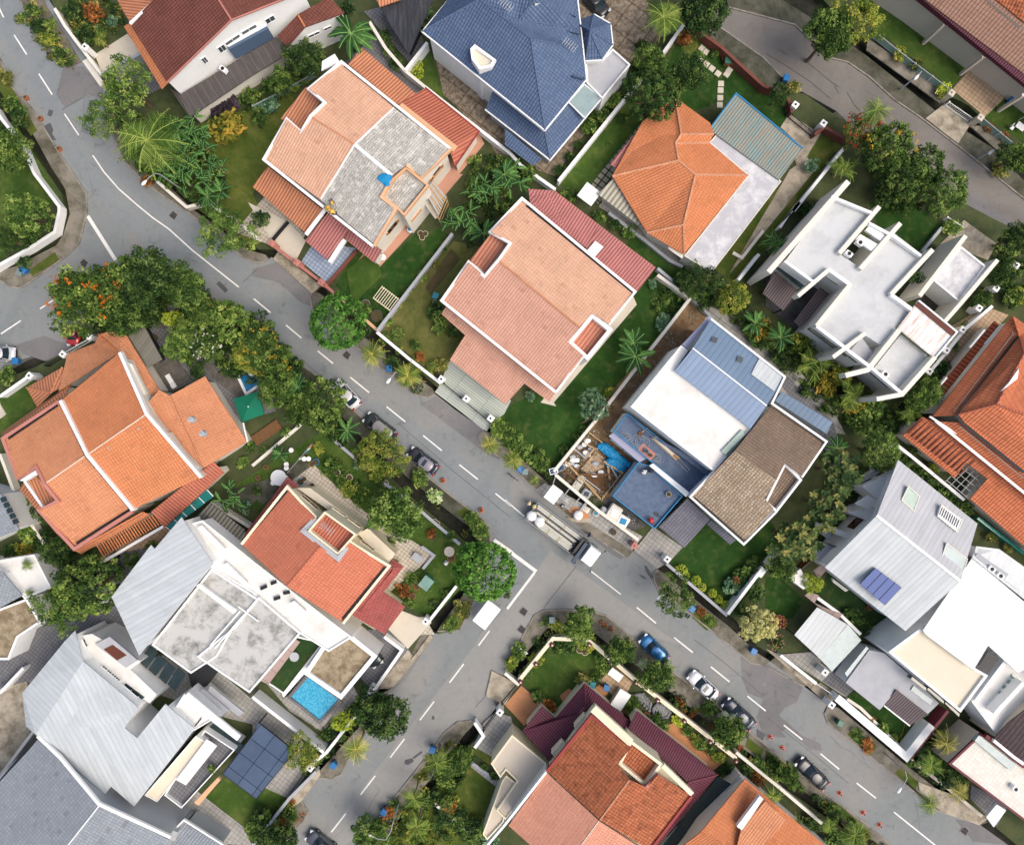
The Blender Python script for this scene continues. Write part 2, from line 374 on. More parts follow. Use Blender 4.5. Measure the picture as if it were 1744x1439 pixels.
# resurfaced strips
for s_, m_ in (('0| 200,0 330,0 600,420 720,600 660,900 800,1100 1000,1350 1240,1427 4| 1500,200 1744,420 5| 240,800 800,1260 9| 1100,0 1744,500 10| 290,870 60,1160 9| 1744,830 1620,700 1000,180 500,-150 5| 0,880 4| 1560,640 1000,240 740,0 0| 600,1270 400,1000 200,560 0,200 0,0', 'asphalt_blue'),
    ('10| 310,860 500,1000 700,1140 1100,1440 1200,1500 980,1440 830,1427 680,1290 560,1262 400,1250 260,1255 130,1427 -60,1680 -200,1600 0,1260 212,1003', 'asphalt_warm'),
    ('13| 1744,100 1700,250 1600,440 1660,480 1540,600 1430,580 1290,680 1030,1020 820,1290 620,1427 450,1427 900,830 1500,80 1540,0 1744,-200', 'asphalt_warm'),
    ('14| 1590,160 1640,130 1744,170 1800,240 1790,300 1744,340 1800,420 1790,560 1900,700 1744,690 1700,560 1744,440 1640,400 1600,300', 'asphalt_dark'),
    ('15| 0,190 250,360 210,460 130,500 90,550 250,690 370,740 380,790 300,780 140,640 0,720', 'asphalt_dark'),
    ('4| 450,900 600,840 560,990 300,1010 150,960 110,900 300,840', 'asphalt_dark'),
    ('3| 230,630 440,760 390,830 350,880 180,740', 'asphalt_dark'), ('3| 1400,1290 1744,1560 1500,1560 1320,1390', 'asphalt_dark'),
    ('0| 560,450 690,590 700,680 600,640 440,730 380,640 430,440', 'asphalt_dark'), ('5| 0,390 160,345 400,550 400,640 330,620 180,480 0,440', 'asphalt_dark'),
    ('5| 1240,1250 1744,1600 1744,1700 1600,1650 1130,1300', 'asphalt_dark'), ('13| 1100,150 1190,60 1040,300 900,420 940,360', 'asphalt_dark'),
    ('17| 930,560 1100,520 1240,620 1500,880 1410,970 1250,880 1000,660', 'asphalt_dark'), ('15| 1450,1290 1640,1427 1400,1400 1280,1250', 'asphalt_dark')):
    ip = globals().get('ip', 0)+1; z_ = .004+.0015*ip
    sheet('asphalt_patch', s_, z_, m_, -.01)
for k_, s_ in enumerate(('0| 300,850 340,830 360,880 350,900 380,950 350,945 320,900', '0| 330,740 360,750 345,790 320,780', '13| 1030,850 1080,840 1090,860 1050,885 1025,875', '13| 1080,835 1140,790 1150,800 1090,845', '10| 940,960 960,970 1000,1040 990,1060 950,1000', '10| 900,1020 930,1030 960,1055 930,1050', '14| 1700,640 1760,680 1740,720 1700,690', '5| 1480,1300 1540,1290 1560,1350 1500,1360', '4| 1480,470 1540,530 1520,550 1460,490', '13| 1210,560 1225,550 1230,575 1212,580', '5| 230,200 250,260 400,540 380,550 240,330')): sheet('road_stain', s_, .026+.0006*k_, 'stain' if k_ != 10 else 'asphalt_dark', -.01)
for s_ in ('3| 0,360 130,440 300,550 440,670', '3| 280,420 450,560 500,590', '3| 460,560 495,635', '3| 550,625 600,710 640,755', '3| 90,335 150,375', '14| 1280,40 1500,210 1744,420', '15| 0,560 260,760 560,1010', '4| 1640,480 1744,380', '5| 330,1000 600,1230 900,1480', '10| 480,970 260,1250', '9| 980,0 1360,330 1744,640', '13| 1500,500 1744,230', '0| 420,740 560,660'):
    mb = MB(); mb.strip([Wd(p, .036) for p in P(s_)], .05, .02); tag(mb.build('road_crack', M['stain']), kind='structure')
# road markings
def dash(s_, wd=.15):
    mb = MB(); pts = [Wd(p, .034) for p in P(s_)]
    mb.strip(pts, wd, .012); tag(mb.build('road_marking', M['line']), kind='structure')
for s_ in ('0| -20,30 25,120', '0| 95,238 180,370', '0| 262,500 352,640', '0| 435,770 532,915', '5| 8,590 122,684', '5| 226,768 330,855', '5| 440,942 545,1028',
    '5| 660,1120 788,1224', '5| 905,1318 1032,1420', '9| 1152,86 1278,188', '9| 1396,282 1522,382', '9| 1640,476 1744,560', '10| 0,520 130,630', '10| 890,1245 1020,1352',
    '14| 1142,25 1268,126', '14| 1390,222 1516,324', '14| 1637,420 1760,520', '15| 122,615 248,714', '15| 370,808 497,914', '15| 614,1006 744,1108', '15| 866,1202 1150,1430',
    '13| 1526,80 1600,-20', '13| 1330,330 1426,203', '13| 1130,582 1226,456', '13| 930,834 1026,708', '13| 730,1085 828,958', '13| 532,1338 630,1212', '12| 2320,1600 2420,1475',
    '4| 5,828 140,738', '4| 270,658 360,600'):
    dash(s_, .17)
dash('0| 626,1050 700,1160 800,1275 920,1380 1030,1470 4| 1140,120 1300,265 1612,512', .17)
dash('10| 580,1000 782,1157', .13)
dash('4| 592,32 780,330', .42)
dash('9| 1630,790 1744,870 10| 60,890 212,1003', .42); dash('10| 200,1010 15,1255', .3)
# blocks of plots
BL = {
 'n': 's| -20,-200 60,-60 96,22 145,88 178,145 235,255 330,350 440,425 470,425 548,485 566,510 645,572 745,660 834,728 943,812 1000,858 1040,890 1085,932 1128,958 1253,1056 1290,1100 1320,1118 1380,1162 1425,1190 1470,1225 1540,1285 1625,1352 1690,1404 1950,1620 1950,540 1744,398 1690,372 1640,345 1560,280 1445,212 1370,160 1304,150 1178,45 1165,-200',
 'w': 's| -200,-100 -40,60 0,190 50,250 105,330 112,370 95,405 60,430 0,455 -200,560',
 'sw': 's| -200,760 0,648 60,625 110,600 150,570 220,500 340,505 430,570 520,650 575,715 600,750 713,858 790,920 800,935 795,985 728,1060 700,1115 640,1180 600,1232 545,1300 430,1425 330,1640 -200,1640',
 's': 's| 884,1157 942,1087 1001,1089 1254,1286 1500,1455 1700,1640 560,1640 665,1439 735,1345 806,1262 845,1215 866,1180',
 'ne': 's| 1225,-200 1420,20 1476,70 1500,62 1610,160 1650,180 1700,230 1744,280 1950,440 1950,-200'}
for k_, s_ in BL.items(): sheet('ground', s_, .12, 'soil', -1.1)
def verge(s_, mat='verge', kerb=None):
    sheet('verge', s_, .1, mat, -1.1)
VG = ['s| 0,-60 34,0 45,30 62,60 85,95 118,115 138,106 112,62 80,12 50,-60', 's| 0,101 20,149 53,184 76,220 101,262 126,298 146,330 148,360 140,393 134,415 116,433 83,458 50,481 33,491 15,488 0,478 -100,530 -100,515 0,462 28,453 96,418 108,398 119,365 111,322 86,283 58,232 0,154 -100,0 -100,-30',
 's| 180,152 180,200 197,242 209,272 250,315 320,362 350,385 414,438 430,446 445,447 458,441 452,434 420,425 330,358 235,268 200,215',
 's| 533,494 528,506 531,524 560,552 604,587 627,612 672,643 697,666 712,674 728,677 741,671 736,661 680,625 640,590 618,572 566,520 548,502',
 's| 823,735 816,741 816,748 839,770 870,793 898,821 918,838 934,824 862,757 838,737',
 's| 918,838 1001,907 1069,950 1079,938 1030,900 960,845 938,825',
 's| 1121,970 1113,977 1115,990 1122,1005 1173,1043 1218,1079 1253,1107 1279,1129 1300,1133 1312,1126 1290,1112 1243,1068 1180,1018 1130,975',
 's| 1312,1126 1370,1169 1381,1162 1322,1118', 's| 1412,1200 1405,1215 1410,1230 1430,1248 1506,1306 1576,1364 1589,1377 1604,1383 1627,1378 1670,1404 1683,1400 1620,1362 1540,1300 1470,1240 1428,1205',
 's| 343,496 391,527 440,560 455,577 518,625 561,655 601,698 682,770 733,816 783,856 824,884 834,907 836,930 811,1018 783,1073 745,1073 795,1005 817,935 810,905 772,877 702,820 605,735 560,685 505,640 420,575 335,508 280,480 240,470 190,505 150,560 140,560 190,500 250,462 300,470',
 's| 702,1117 738,1079 726,1068 690,1105', 's| 667,1172 591,1298 581,1319 564,1327 541,1324 513,1364 503,1357 556,1300 612,1237 652,1180', 's| 513,1364 525,1382 518,1397 496,1420 500,1439 450,1500 430,1490 470,1420 503,1368',
 's| 1750,1640 1518,1439 1481,1407 1405,1351 1304,1268 1213,1195 1138,1137 1067,1079 1032,1048 1001,1040 961,1038 926,1039 910,1048 895,1075 880,1105 861,1137 868,1148 884,1125 932,1070 1005,1072 1262,1272 1500,1440 1720,1640',
 's| 839,1185 845,1205 862,1182 855,1165', 's| 803,1227 778,1230 755,1250 728,1288 690,1336 657,1377 637,1404 607,1439 430,1640 460,1640 652,1439 682,1389 733,1326 793,1248 815,1225',
 's| 1220,-100 1240,12 1354,42 1387,73 1405,96 1445,106 1481,131 1523,169 1571,202 1634,250 1662,272 1744,338 1900,462 1900,445 1744,308 1690,252 1632,215 1592,188 1478,97 1440,70 1380,30 1300,-20', 's| 1208,33 1300,98 1337,136 1365,156 1352,160 1300,155 1180,52 1160,-60 1150,-100', 's| 1425,190 1453,217 1560,290 1650,358 1640,368 1440,222 1412,196']
for i, s_ in enumerate(VG): verge(s_, 'vergedark' if i in (9, 16, 17, 18) else 'verge')
for s_ in ('s| 34,0 45,30 62,60 85,95 118,115', 's| -40,40 0,101 20,149 53,184 76,220 101,262 126,298 146,330 148,360 140,393 134,415 116,433 83,458 50,481 33,491 15,488 0,478', 's| 180,200 197,242 209,272 250,315 320,362 350,385 414,438 430,446 445,447 458,441',
  's| 533,494 528,506 531,524 560,552 604,587 627,612 672,643 697,666 712,674 728,677 741,671', 's| 823,735 816,741 816,748 839,770 870,793 898,821 918,838 1001,907 1069,950', 's| 1121,970 1113,977 1115,990 1122,1005 1173,1043 1218,1079 1253,1107 1279,1129 1300,1133 1370,1169',
  's| 1412,1200 1405,1215 1410,1230 1430,1248 1506,1306 1576,1364 1589,1377 1604,1383 1627,1378', 's| 343,496 391,527 440,560 455,577 518,625 561,655 601,698 682,770 733,816 783,856 824,884 834,907 836,930', 's| 811,1018 783,1073 745,1075',
  's| 667,1172 591,1298 581,1319 564,1327 541,1324', 's| 513,1364 525,1382 518,1397 496,1420', 's| 1518,1439 1481,1407 1405,1351 1304,1268 1213,1195 1138,1137 1067,1079 1032,1048 1001,1040 961,1038 926,1039 910,1048 895,1075 880,1105 861,1137', 's| 822,1235 803,1227 778,1230 755,1250 728,1288 690,1336 657,1377 637,1404 607,1439 520,1540',
  's| 1240,12 1354,42 1387,73 1405,96 1445,106 1481,131 1523,169 1571,202 1634,250 1662,272 1744,338 1800,382', 's| 1208,33 1300,98 1337,136 1365,156'):
    mb = MB(); mb.strip([Wd(p, .135) for p in P(s_)], .16, .3); tag(mb.build('kerb', M['kerb']), kind='structure')
# lawns and paving, laid over the plots
PV = [('lawn', '0| -300,900 100,820 400,1320 300,1427 4| 250,60 0,330 -300,300'), ('lawn_mix', 's| 330,215 440,185 505,150 480,260 430,330 462,398 430,425 335,355'), ('lawn_deep', '5| 560,500 690,260 860,370 1100,150 1260,120 1360,180 850,790'),
 ('lawn_dry', '5| 1360,200 1560,250 1290,600 1500,830 1330,1010 1160,1050 850,800'), ('lawn_deep', 's| 1118,455 1182,512 945,803 838,722 870,690 950,650 1010,590 1085,500'), ('lawn', '1| 1200,360 1310,680 1140,580 1080,480'),
 ('lawn_deep', 's| 1165,60 1178,50 1356,182 1335,240 1255,165 1180,190 1060,200'), ('lawn', 's| 1070,170 1120,190 1010,335 950,315'), ('lawn_deep', 's| 1085,392 1180,450 1165,490 1060,425'), ('lawn_mix', 's| 1405,225 1432,245 1255,490 1215,455 1340,300'),
 ('lawn_deep', 's| 1480,345 1560,350 1610,385 1575,432 1500,400'), ('lawn', 's| 385,835 560,728 600,765 790,930 800,985 735,1055 640,1000 480,900'), ('lawn', '14| 120,330 290,100 660,110 700,240 330,540'),
 ('lawn_mix', '13| 1250,900 1480,850 1720,1040 1560,1260 1250,1250'), ('lawn_mix', '13| 1490,800 1540,720 1650,840 1600,890'), ('lawn_deep', '15| 550,430 600,380 780,500 840,400 1100,540 1080,610 920,775'),
 ('lawn_deep', 's| 1140,958 1215,880 1300,860 1335,930 1247,1048'), ('turf', '11| 340,1150 430,1010 700,900 1100,1250 760,1440 600,1320'), ('lawn_deep', '11| 0,1040 100,1040 260,1200 180,1320 0,1320'),
 ('lawn', 's| 345,1362 400,1310 500,1350 430,1430 400,1412'), ('lawn', '3| 680,-60 860,-40 1400,440 1260,605 740,200'), ('lawn', '3| 1620,640 1800,760 1800,1000 1480,790'), ('lawn', 's| -30,690 50,635 75,690 0,740'),
 ('lawn_mix', 's| 640,1439 720,1360 800,1400 800,1460'), ('lawn_mix', 's| 1160,80 1185,60 1190,80 1170,100'),
 ('pave_beige', '0| 640,370 860,230 960,370 690,500'), ('pave_dark', '0| 690,520 960,400 1130,570 1000,640'), ('crazy', '1| 1230,380 1290,640 1560,900 1744,1200 1744,700 1500,300'), ('crazy', 's| 900,0 980,-60 1080,-40 1130,60 1060,120 990,200 940,255 925,255'),
 ('crazy', 's| 870,220 985,200 1005,215 945,300 915,290'), ('pave_dark', '1| 620,420 880,200 1020,480 1160,620 1000,700'), ('pave_dark', 's| 620,20 690,0 730,90 700,110'),
 ('pave_cream', 's| 400,395 455,330 520,400 490,445 462,418'), ('pave_beige', '5| -30,-60 240,70 360,200 290,340 130,200'), ('pave_blue', '5| 330,340 420,200 700,250 500,480'), ('pink_pave', '5| 700,350 860,375 1260,-60 1420,-250 1150,-250'),
 ('pink_pave', 's| 755,330 825,245 815,225 740,290'), ('pave_beige', '6| 330,1290 890,630 860,560 240,1290 345,1315'), ('pave_green', '5| 1240,1220 1330,1010 1620,1060 1744,1280 9| 1700,-60 1560,50'), ('slabgrid', '2| 560,1270 930,820 1010,880 740,1200 640,1400'),
 ('pave_grey', '2| 640,1400 740,1200 1000,1427 6| 1240,340 1190,380 700,10'), ('apron', '3| 100,860 160,770 330,880 250,1000'), ('apron', 's| 1240,470 1345,290 1375,268 1388,290 1270,435'), ('apron', 's| 1350,260 1380,230 1400,225 1360,290'),
 ('aprondk', '7| 0,380 420,470 200,800 0,640'), ('tan', '7| 1240,1060 1100,870 1480,640 1640,700 1300,1060'), ('apron', '7| 1140,260 1340,60 1560,220 1500,330 1300,250'), ('earth', '6| 1250,600 1400,700 1280,700 600,1400 500,1440 560,1400'),
 ('earth', 's| 1175,520 1210,545 1010,770 1000,745 950,800'), ('conc_wall', 's| 1205,520 1300,560 1420,700 1440,740 1410,735 1290,640 1200,545'), ('pave_dark', 's| 1320,640 1340,640 1420,720 1440,800 1400,760'),
 ('earth', '16| 160,680 640,160 950,160 1280,570 930,1020 780,1090'), ('pave_grey', '17| 260,30 380,-60 1700,660 1560,850'), ('aprondk', '16| 780,1090 930,1020 1400,1427 1200,1500'), ('pave_grey', '10| 870,865 1000,700 1200,840 1110,940 1025,985'),
 ('pave_cream', '9| 240,330 400,270 620,480 760,600 1230,890 880,1180 700,1290 1160,1310 1230,1427 900,1440 660,1300 400,600'), ('vergedark', '9| 200,285 380,250 400,290 200,440 60,560 20,500'), ('vergedark', 's| 385,835 460,815 430,860 400,860'),
 ('pave_beige', 's| 690,1110 735,1060 660,1030 655,1080'), ('pave_dark', 's| 590,1075 660,1070 700,1110 640,1180 610,1150'), ('apron', '13| 1090,150 860,370 920,370 960,350 1220,30 1200,0'), ('pave_grey', '12| 850,330 950,180 1300,100 1744,480 1744,620 1500,560'),
 ('pave_grey', '13| 0,430 500,800 380,930 240,1110 0,1000'), ('pave_grey', '13| 90,330 240,430 590,440 680,350 720,430 470,660 250,520'), ('vergedark', '12| 1744,100 1640,380 1744,470'), ('apron', '13| 440,890 260,1180 330,1130 460,950'), ('pave_grey', '12| 700,1040 1300,1040 1640,1300 1700,1427 1100,1400'),
 ('terracotta', '14| 0,480 110,350 260,480 130,620'), ('terracotta', '14| 370,420 430,370 480,400 400,480'), ('terracotta', '14| 780,470 850,480 860,580 780,520'), ('terracotta', '14| 1040,630 1150,600 1480,860 1400,930'), ('terracotta', '14| 560,400 640,340 700,400 640,460'),
 ('apron', '14| -90,250 90,340 0,480 -130,420'), ('tan', '14| 690,260 740,220 860,330 780,480 640,320'), ('pave_grey', '13| 1560,600 1640,530 1744,560 14| 60,640 13| 1620,830 1490,760'), ('pave_dark', '13| 1560,1250 1744,1040 14| 0,1200 13| 1600,1400'),
 ('pave_grey', '13| 1480,860 1744,1040 1700,1040 1680,1060 1450,880'), ('pave_grey', '15| 100,140 600,100 700,110 590,370 540,430 390,330'), ('apron', '15| 0,100 110,150 330,330 300,370'), ('apron', '15| 300,370 370,330 490,410 420,480'), ('apron', '15| 1030,1000 1300,1100 1480,1230 1440,1290 1190,1205 1040,1060'),
 ('pave_dark', '15| 1390,1020 1640,1150 1560,1300 1380,1110'), ('pave_dark', '15| 380,320 480,230 610,360 550,420'), ('tan', '3| 870,0 1000,0 1500,360 1400,440'), ('tan', '3| 1260,605 1400,440 1500,330 1700,500 1640,640 1480,790'), ('apron', '3| 1080,800 1210,700 1390,830 1300,970'),
 ('verge', '3| 690,260 1240,640 1180,700 680,340'), ('verge', '3| 1380,850 1470,850 1700,1050 1600,1050'), ('pave_beige', '4| -80,1000 0,1300 40,1370 0,1400'), ('tan', 's| 150,960 205,930 310,880 300,920 210,960'), ('pave_dark', 's| 250,560 300,640 350,700 400,720 470,700 440,590 330,520 260,520'),
 ('pave_dark', 's| -20,1110 0,1090 110,1040 130,1010 210,940 260,930 230,1060 140,1100 60,1160 -20,1180'), ('apron', 's| -100,1200 45,1160 55,1240 0,1330 -100,1400'), ('lawn', 's| 590,460 640,420 650,470 600,520'), ('bed', '5| 1340,250 1400,320 1200,560 1170,520'), ('bed', '5| 1330,1010 1270,1110 1160,1050')]
M['conc_wall'] = conc('concrete_block', 'b0aea8', '7c7a72', .7, .42, .65, .7, .25, .9, '8a8a86', .05, 1.8)
for i, (m_, s_) in enumerate(PV):
    z_ = .13+.0012*i+(.02 if not m_.startswith('lawn') else 0)
    nm = {'l': 'lawn', 't': 'paving'}.get(m_[0], 'paving')
    if m_ in ('bed', 'earth'): nm = 'soil'
    sheet('lawn' if m_.startswith('lawn') or m_ == 'turf' else nm, s_, z_, m_, .1)
for s_ in ('4| 190,400 370,275 400,330 220,440', '10| 1290,1250 1400,1300 1440,1370 1360,1400 1270,1320', '15| 550,680 600,640 750,760 710,820', '15| 870,940 920,900 1030,1000 1010,1060', '13| 1270,790 1340,700 1350,740 1280,830', '13| 1080,970 1190,870 1240,890 1130,1010', '15| 0,780 160,900 200,1000 100,960 0,870', '15| 400,1150 480,1140 700,1330 720,1400',
   '10| 1290,1240 1430,1350', '9| 1380,600 1450,560 1600,720 1500,740', '9| 1300,1330 1480,1180 1400,1390 1250,1427', '14| 0,180 80,110 100,170 20,280', '0| 0,460 60,560 250,880 210,920 0,620', '14| 1330,470 1430,520 1400,570 1300,520', '14| 1640,700 1744,780 1720,840 1620,760'):
    if len(s_.split()) > 4: sheet('lawn', s_, .112, 'lawn_mix', .1)
# ---------------------------------------------------------------- houses
for a in (('t_orange', 'e09a72', 'e8a67e', 'c27f5a'), ('t_salmon', 'dea48c', 'e4ae96', 'c8907a'), ('t_salmon2', 'e4b090', 'ebbb9c', 'cf9a7c'), ('t_deep', 'd57c4c', 'de8856', 'a85a36'),
          ('t_left', 'da8c60', 'e2986c', 'be7650'), ('t_left2', 'd98050', 'e28c5a', 'b5673c')):
    M[a[0]] = tiles(a[0], a[1], a[2], a[3], mort=.06, big=.15, stain=.16, stc='9a6a50', run=.12)
M['t_brown'] = tiles('t_brown', '7d4c42', '8a574b', '5c352e', stain=.15, mort=.07)
M['t_h13'] = tiles('t_h13', 'd07254', 'd87e60', 'b05a42', mort=.08, big=.12, stain=.15, stc='8a4a34')
M['t_old'] = tiles('t_old', 'b75f38', 'c8744c', '6e3420', .34, .40, .75, '5c3826', mort=.085, big=.3)
M['t_maroon'] = corr('t_maroon', '6f3346', '3f1a28', .30)
M['t_ribsal'] = corr('t_ribsal', 'd68e72', 'b47058', .42); M['annex'] = conc('annex_tiles', 'd6cab8', 'bfae9a', .4, .5, .75, .6, .1); M['t_red'] = tiles('t_red', 'a14a48', 'ab5652', '7c3434', mort=.06)
M['t_pink'] = corr('t_pink', 'c98680', 'a4615c', .36); M['t_rib'] = corr('t_rib', 'da946e', 'b0704f', .36); M['t_ribred'] = corr('t_ribred', 'c87860', 'a0563f', .36)
M['t_ribpink'] = corr('t_ribpink', 'c47668', '9f564c', .40)
M['t_blue'] = tiles('t_blue', '5c7090', '6a7d9a', '42526c', .34, .40, .12, '3c4e70', mort=.08, big=.15)
M['t_slate'] = tiles('t_slate', '959ca4', 'a3abb2', '7e868e', .34, .38, 0, mort=.07, big=.1)
M['t_underlay'] = tiles('t_underlay', 'bdbab0', 'd8d5cc', '928f86', .30, .26, .9, 'eeebe3', off=.5, mort=.06, big=.25, run=.6)
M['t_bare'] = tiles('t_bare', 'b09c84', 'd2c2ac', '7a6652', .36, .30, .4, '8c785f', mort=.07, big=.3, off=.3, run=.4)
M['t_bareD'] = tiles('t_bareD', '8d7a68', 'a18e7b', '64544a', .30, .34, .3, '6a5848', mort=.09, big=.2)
M['t_brick'] = tiles('t_brick', 'cf6e46', 'dc7e54', '9c4e30', .36, .55, .25, '8a4a30', mort=.09, big=.15)
M['t_brickrib'] = corr('t_brickrib', 'ba5c34', '7c3a20', .5)
M['t_choc'] = tiles('t_choc', '54484a', '5e5254', '3a3032', .5, .3, .1, mort=.06)
M['t_tan'] = tiles('t_tan', 'b48c78', 'bd9683', '98745f', .40, .42, .1, mort=.07, big=.1)
M['m_pale'] = seam('metal_pale_blue', 'd0d7d9', .55, .68); M['m_lilac'] = seam('metal_lilac', 'c3c6ca', .55, .62); M['m_white'] = seam('metal_white', 'eef2f1', .6, .84, .04)
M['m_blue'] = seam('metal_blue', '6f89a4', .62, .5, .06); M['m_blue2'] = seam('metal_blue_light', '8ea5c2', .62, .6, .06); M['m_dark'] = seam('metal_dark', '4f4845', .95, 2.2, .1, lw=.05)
M['m_black'] = seam('metal_black', '35363b', .5, .6); M['m_shed'] = seam('metal_shed', '807d70', .42, .7, .15, dirt=.4); M['c_cream'] = corr('sheet_cream', 'c9c4b0', '8e8a78', .55)
M['c_grey'] = corr('sheet_grey', '77766c', '4c4b44', .45); M['c_brown'] = corr('sheet_brown', '75686a', '4f4546', .3); M['c_greytile'] = tiles('t_grey', '7c7c86', '868690', '5c5c66', .34, .4, .1)
M['rusty'] = corr('sheet_rusty', '90a8a4', '6c8482', .33, .9, 'a08e78')
M['white'] = paint('white_render', 'edeeec', 1.15, .7, .06, .22, 'b8b6ae'); M['offwhite'] = paint('offwhite_render', 'e4dfd2', 1.1, .75, .06, .2, 'a8a294')
M['cream'] = paint('cream_render', 'ebe1c4', 1.1, .75, .06, .15, 'b0a482'); M['peach'] = paint('peach_render', 'e2b48c', 1, .75, .06, .15, 'b08a6a'); M['pinkish'] = paint('pink_trim', 'c48478', 1, .75, .08, .2, '9a6458')
M['redtrim'] = paint('red_trim', '9c4440', 1, .75, .08, .2, '7a3430'); M['greyw'] = paint('grey_render', 'b2b6ba', 1, .75, .06, .2, '8a8c8e'); M['beige'] = paint('beige_render', 'd8cdbb', 1, .75, .06, .2, 'a49a88')
M['maroon'] = paint('maroon_paint', '6a2c38', 1, .6, .1); M['brickred'] = paint('red_brick_wall', '7c4a3e', 1, .85, .2, .4, '5c3a30'); M['dark'] = paint('dark_metal', '2a2b2e', 1, .5, .1); M['gutter'] = paint('gutter_black', '1f1f21', 1, .6, .1)
M['roofgrey'] = conc('flat_roof_grey', 'cfd2d2', 'a2a5a6', .75, .45, .75, .25, .1, rough=.7); M['roofwhite'] = conc('flat_roof_white', 'eeede8', 'c4beb0', .6, .48, .75, .4, .08); M['roofcream'] = conc('flat_roof_cream', 'e6dcc6', 'cfc4ac', .4, .5, .75, .4, .1)
M['rooftile'] = conc('terrace_tiles', 'efebe0', 'd8d2c4', .3, .5, .75, .6, .1, .45, 'f2efe6', .03, .45)
M['stained'] = conc('stained_concrete', 'c2c2be', '5c5d56', .8, .47, .66, .5, .25); M['stained2'] = conc('stained_concrete_pale', 'bcbcc0', 'e6e6e4', .8, .45, .62, .5, .3); M['mossroof'] = conc('mossy_slab', 'a89a80', '6c5c44', .8, .4, .6, .9, .3)
M['deckblue'] = conc('blue_screed', '586880', '707e92', .8, .4, .65, 1.6, .25); M['tealpaint'] = paint('blue_trim', '2f86b8', 1, .6, .1)
M['lilac'] = paint('lilac_render', 'a6a8c0', 1, .7, .05); M['slabgrey'] = conc('slab_grey', 'b6b8bc', '989a9e', .5, .45, .7, .6, .15); M['wooddark'] = conc('dark_boards', '5f5a52', '3c3934', .7, .4, .65, .9, .3, .14, '4a4a4a', .03, 3.0, off=.4)
M['deckwood'] = conc('grey_boards', '77736c', '4f4a44', .7, .4, .65, .9, .3, .14, '555555', .03, 3.0, off=.4); M['pinkdeck'] = conc('pink_deck', 'ae9a94', '96827c', .4, .45, .7, .6, .15, 1.5, '85726c', .04, 1.6)
M['rustpanel'] = seam('rust_streaked_panel', 'f0eeea', 1.1, .9, .03, dirt=.85, dirtc='c07a42'); M['rust'] = paint('rust_brown', '6a3c30', 1, .7, .2)
def glassm(name, h, rough=.08, alpha=1.0, k=1.0):
    n = NT(name, rough, .6); f = n.noise(.7, 3); c = lin(h, k)
    n.col(n.mix(f, tuple(x*.6 for x in c[:3])+(1,), tuple(min(.85, x*1.4) for x in c[:3])+(1,))); n.b.inputs['Alpha'].default_value = alpha; return n.m
M['glass'] = glassm('window_glass', '39474f'); M['glassgreen'] = glassm('green_glass', '8fb3a6', .1, .8); M['glassteal'] = glassm('teal_glass', '1f7a72', .15, .92); M['glasspale'] = glassm('pale_glass', '9fb4b6', .3, .9); M['glassdark'] = glassm('dark_glass', '2a3a3c', .06)
M['curtain'] = glassm('curtained_glass', 'b9b2a4', .3); M['brownglass'] = glassm('brown_window', '6a3a24', .2)
WALLS = {}
def inset(poly, d):
    n = len(poly); area = sum(poly[i].x*poly[(i+1) % n].y-poly[(i+1) % n].x*poly[i].y for i in range(n)); sg = 1 if area > 0 else -1
    out = []
    for i, p in enumerate(poly):
        a = poly[i-1]; b = poly[(i+1) % n]
        d1 = Vector((p.x-a.x, p.y-a.y)); d2 = Vector((b.x-p.x, b.y-p.y))
        if d1.length < 1e-4 or d2.length < 1e-4: out.append(p.copy()); continue
        d1.normalize(); d2.normalize(); n1 = Vector((-d1.y, d1.x))*sg; n2 = Vector((-d2.y, d2.x))*sg; m = n1+n2
        if m.length < .2: m = n1
        m.normalize(); k = min(2.0, 1/max(.35, m.dot(n1)))
        out.append(Vector((p.x+m.x*d*k, p.y+m.y*d*k, p.z)))
    return out
def regwalls(root, poly):
    n = len(poly); c = sum((Vector((p.x, p.y)) for p in poly), Vector((0, 0)))/n
    area = sum(poly[i].x*poly[(i+1) % n].y-poly[(i+1) % n].x*poly[i].y for i in range(n)); sg = 1 if area > 0 else -1
    for i in range(n):
        a = Vector((poly[i].x, poly[i].y)); b = Vector((poly[(i+1) % n].x, poly[(i+1) % n].y)); d = b-a
        if d.length < .5: continue
        d.normalize(); WALLS.setdefault(root.name, []).append((a, b, d, Vector((d.y, -d.x))*sg))
def house(name, label, cat, at, group=None):
    p = Wd(P('s| '+at)[0], 0); return thing(name, label, cat, (p.x, p.y, .12), group)
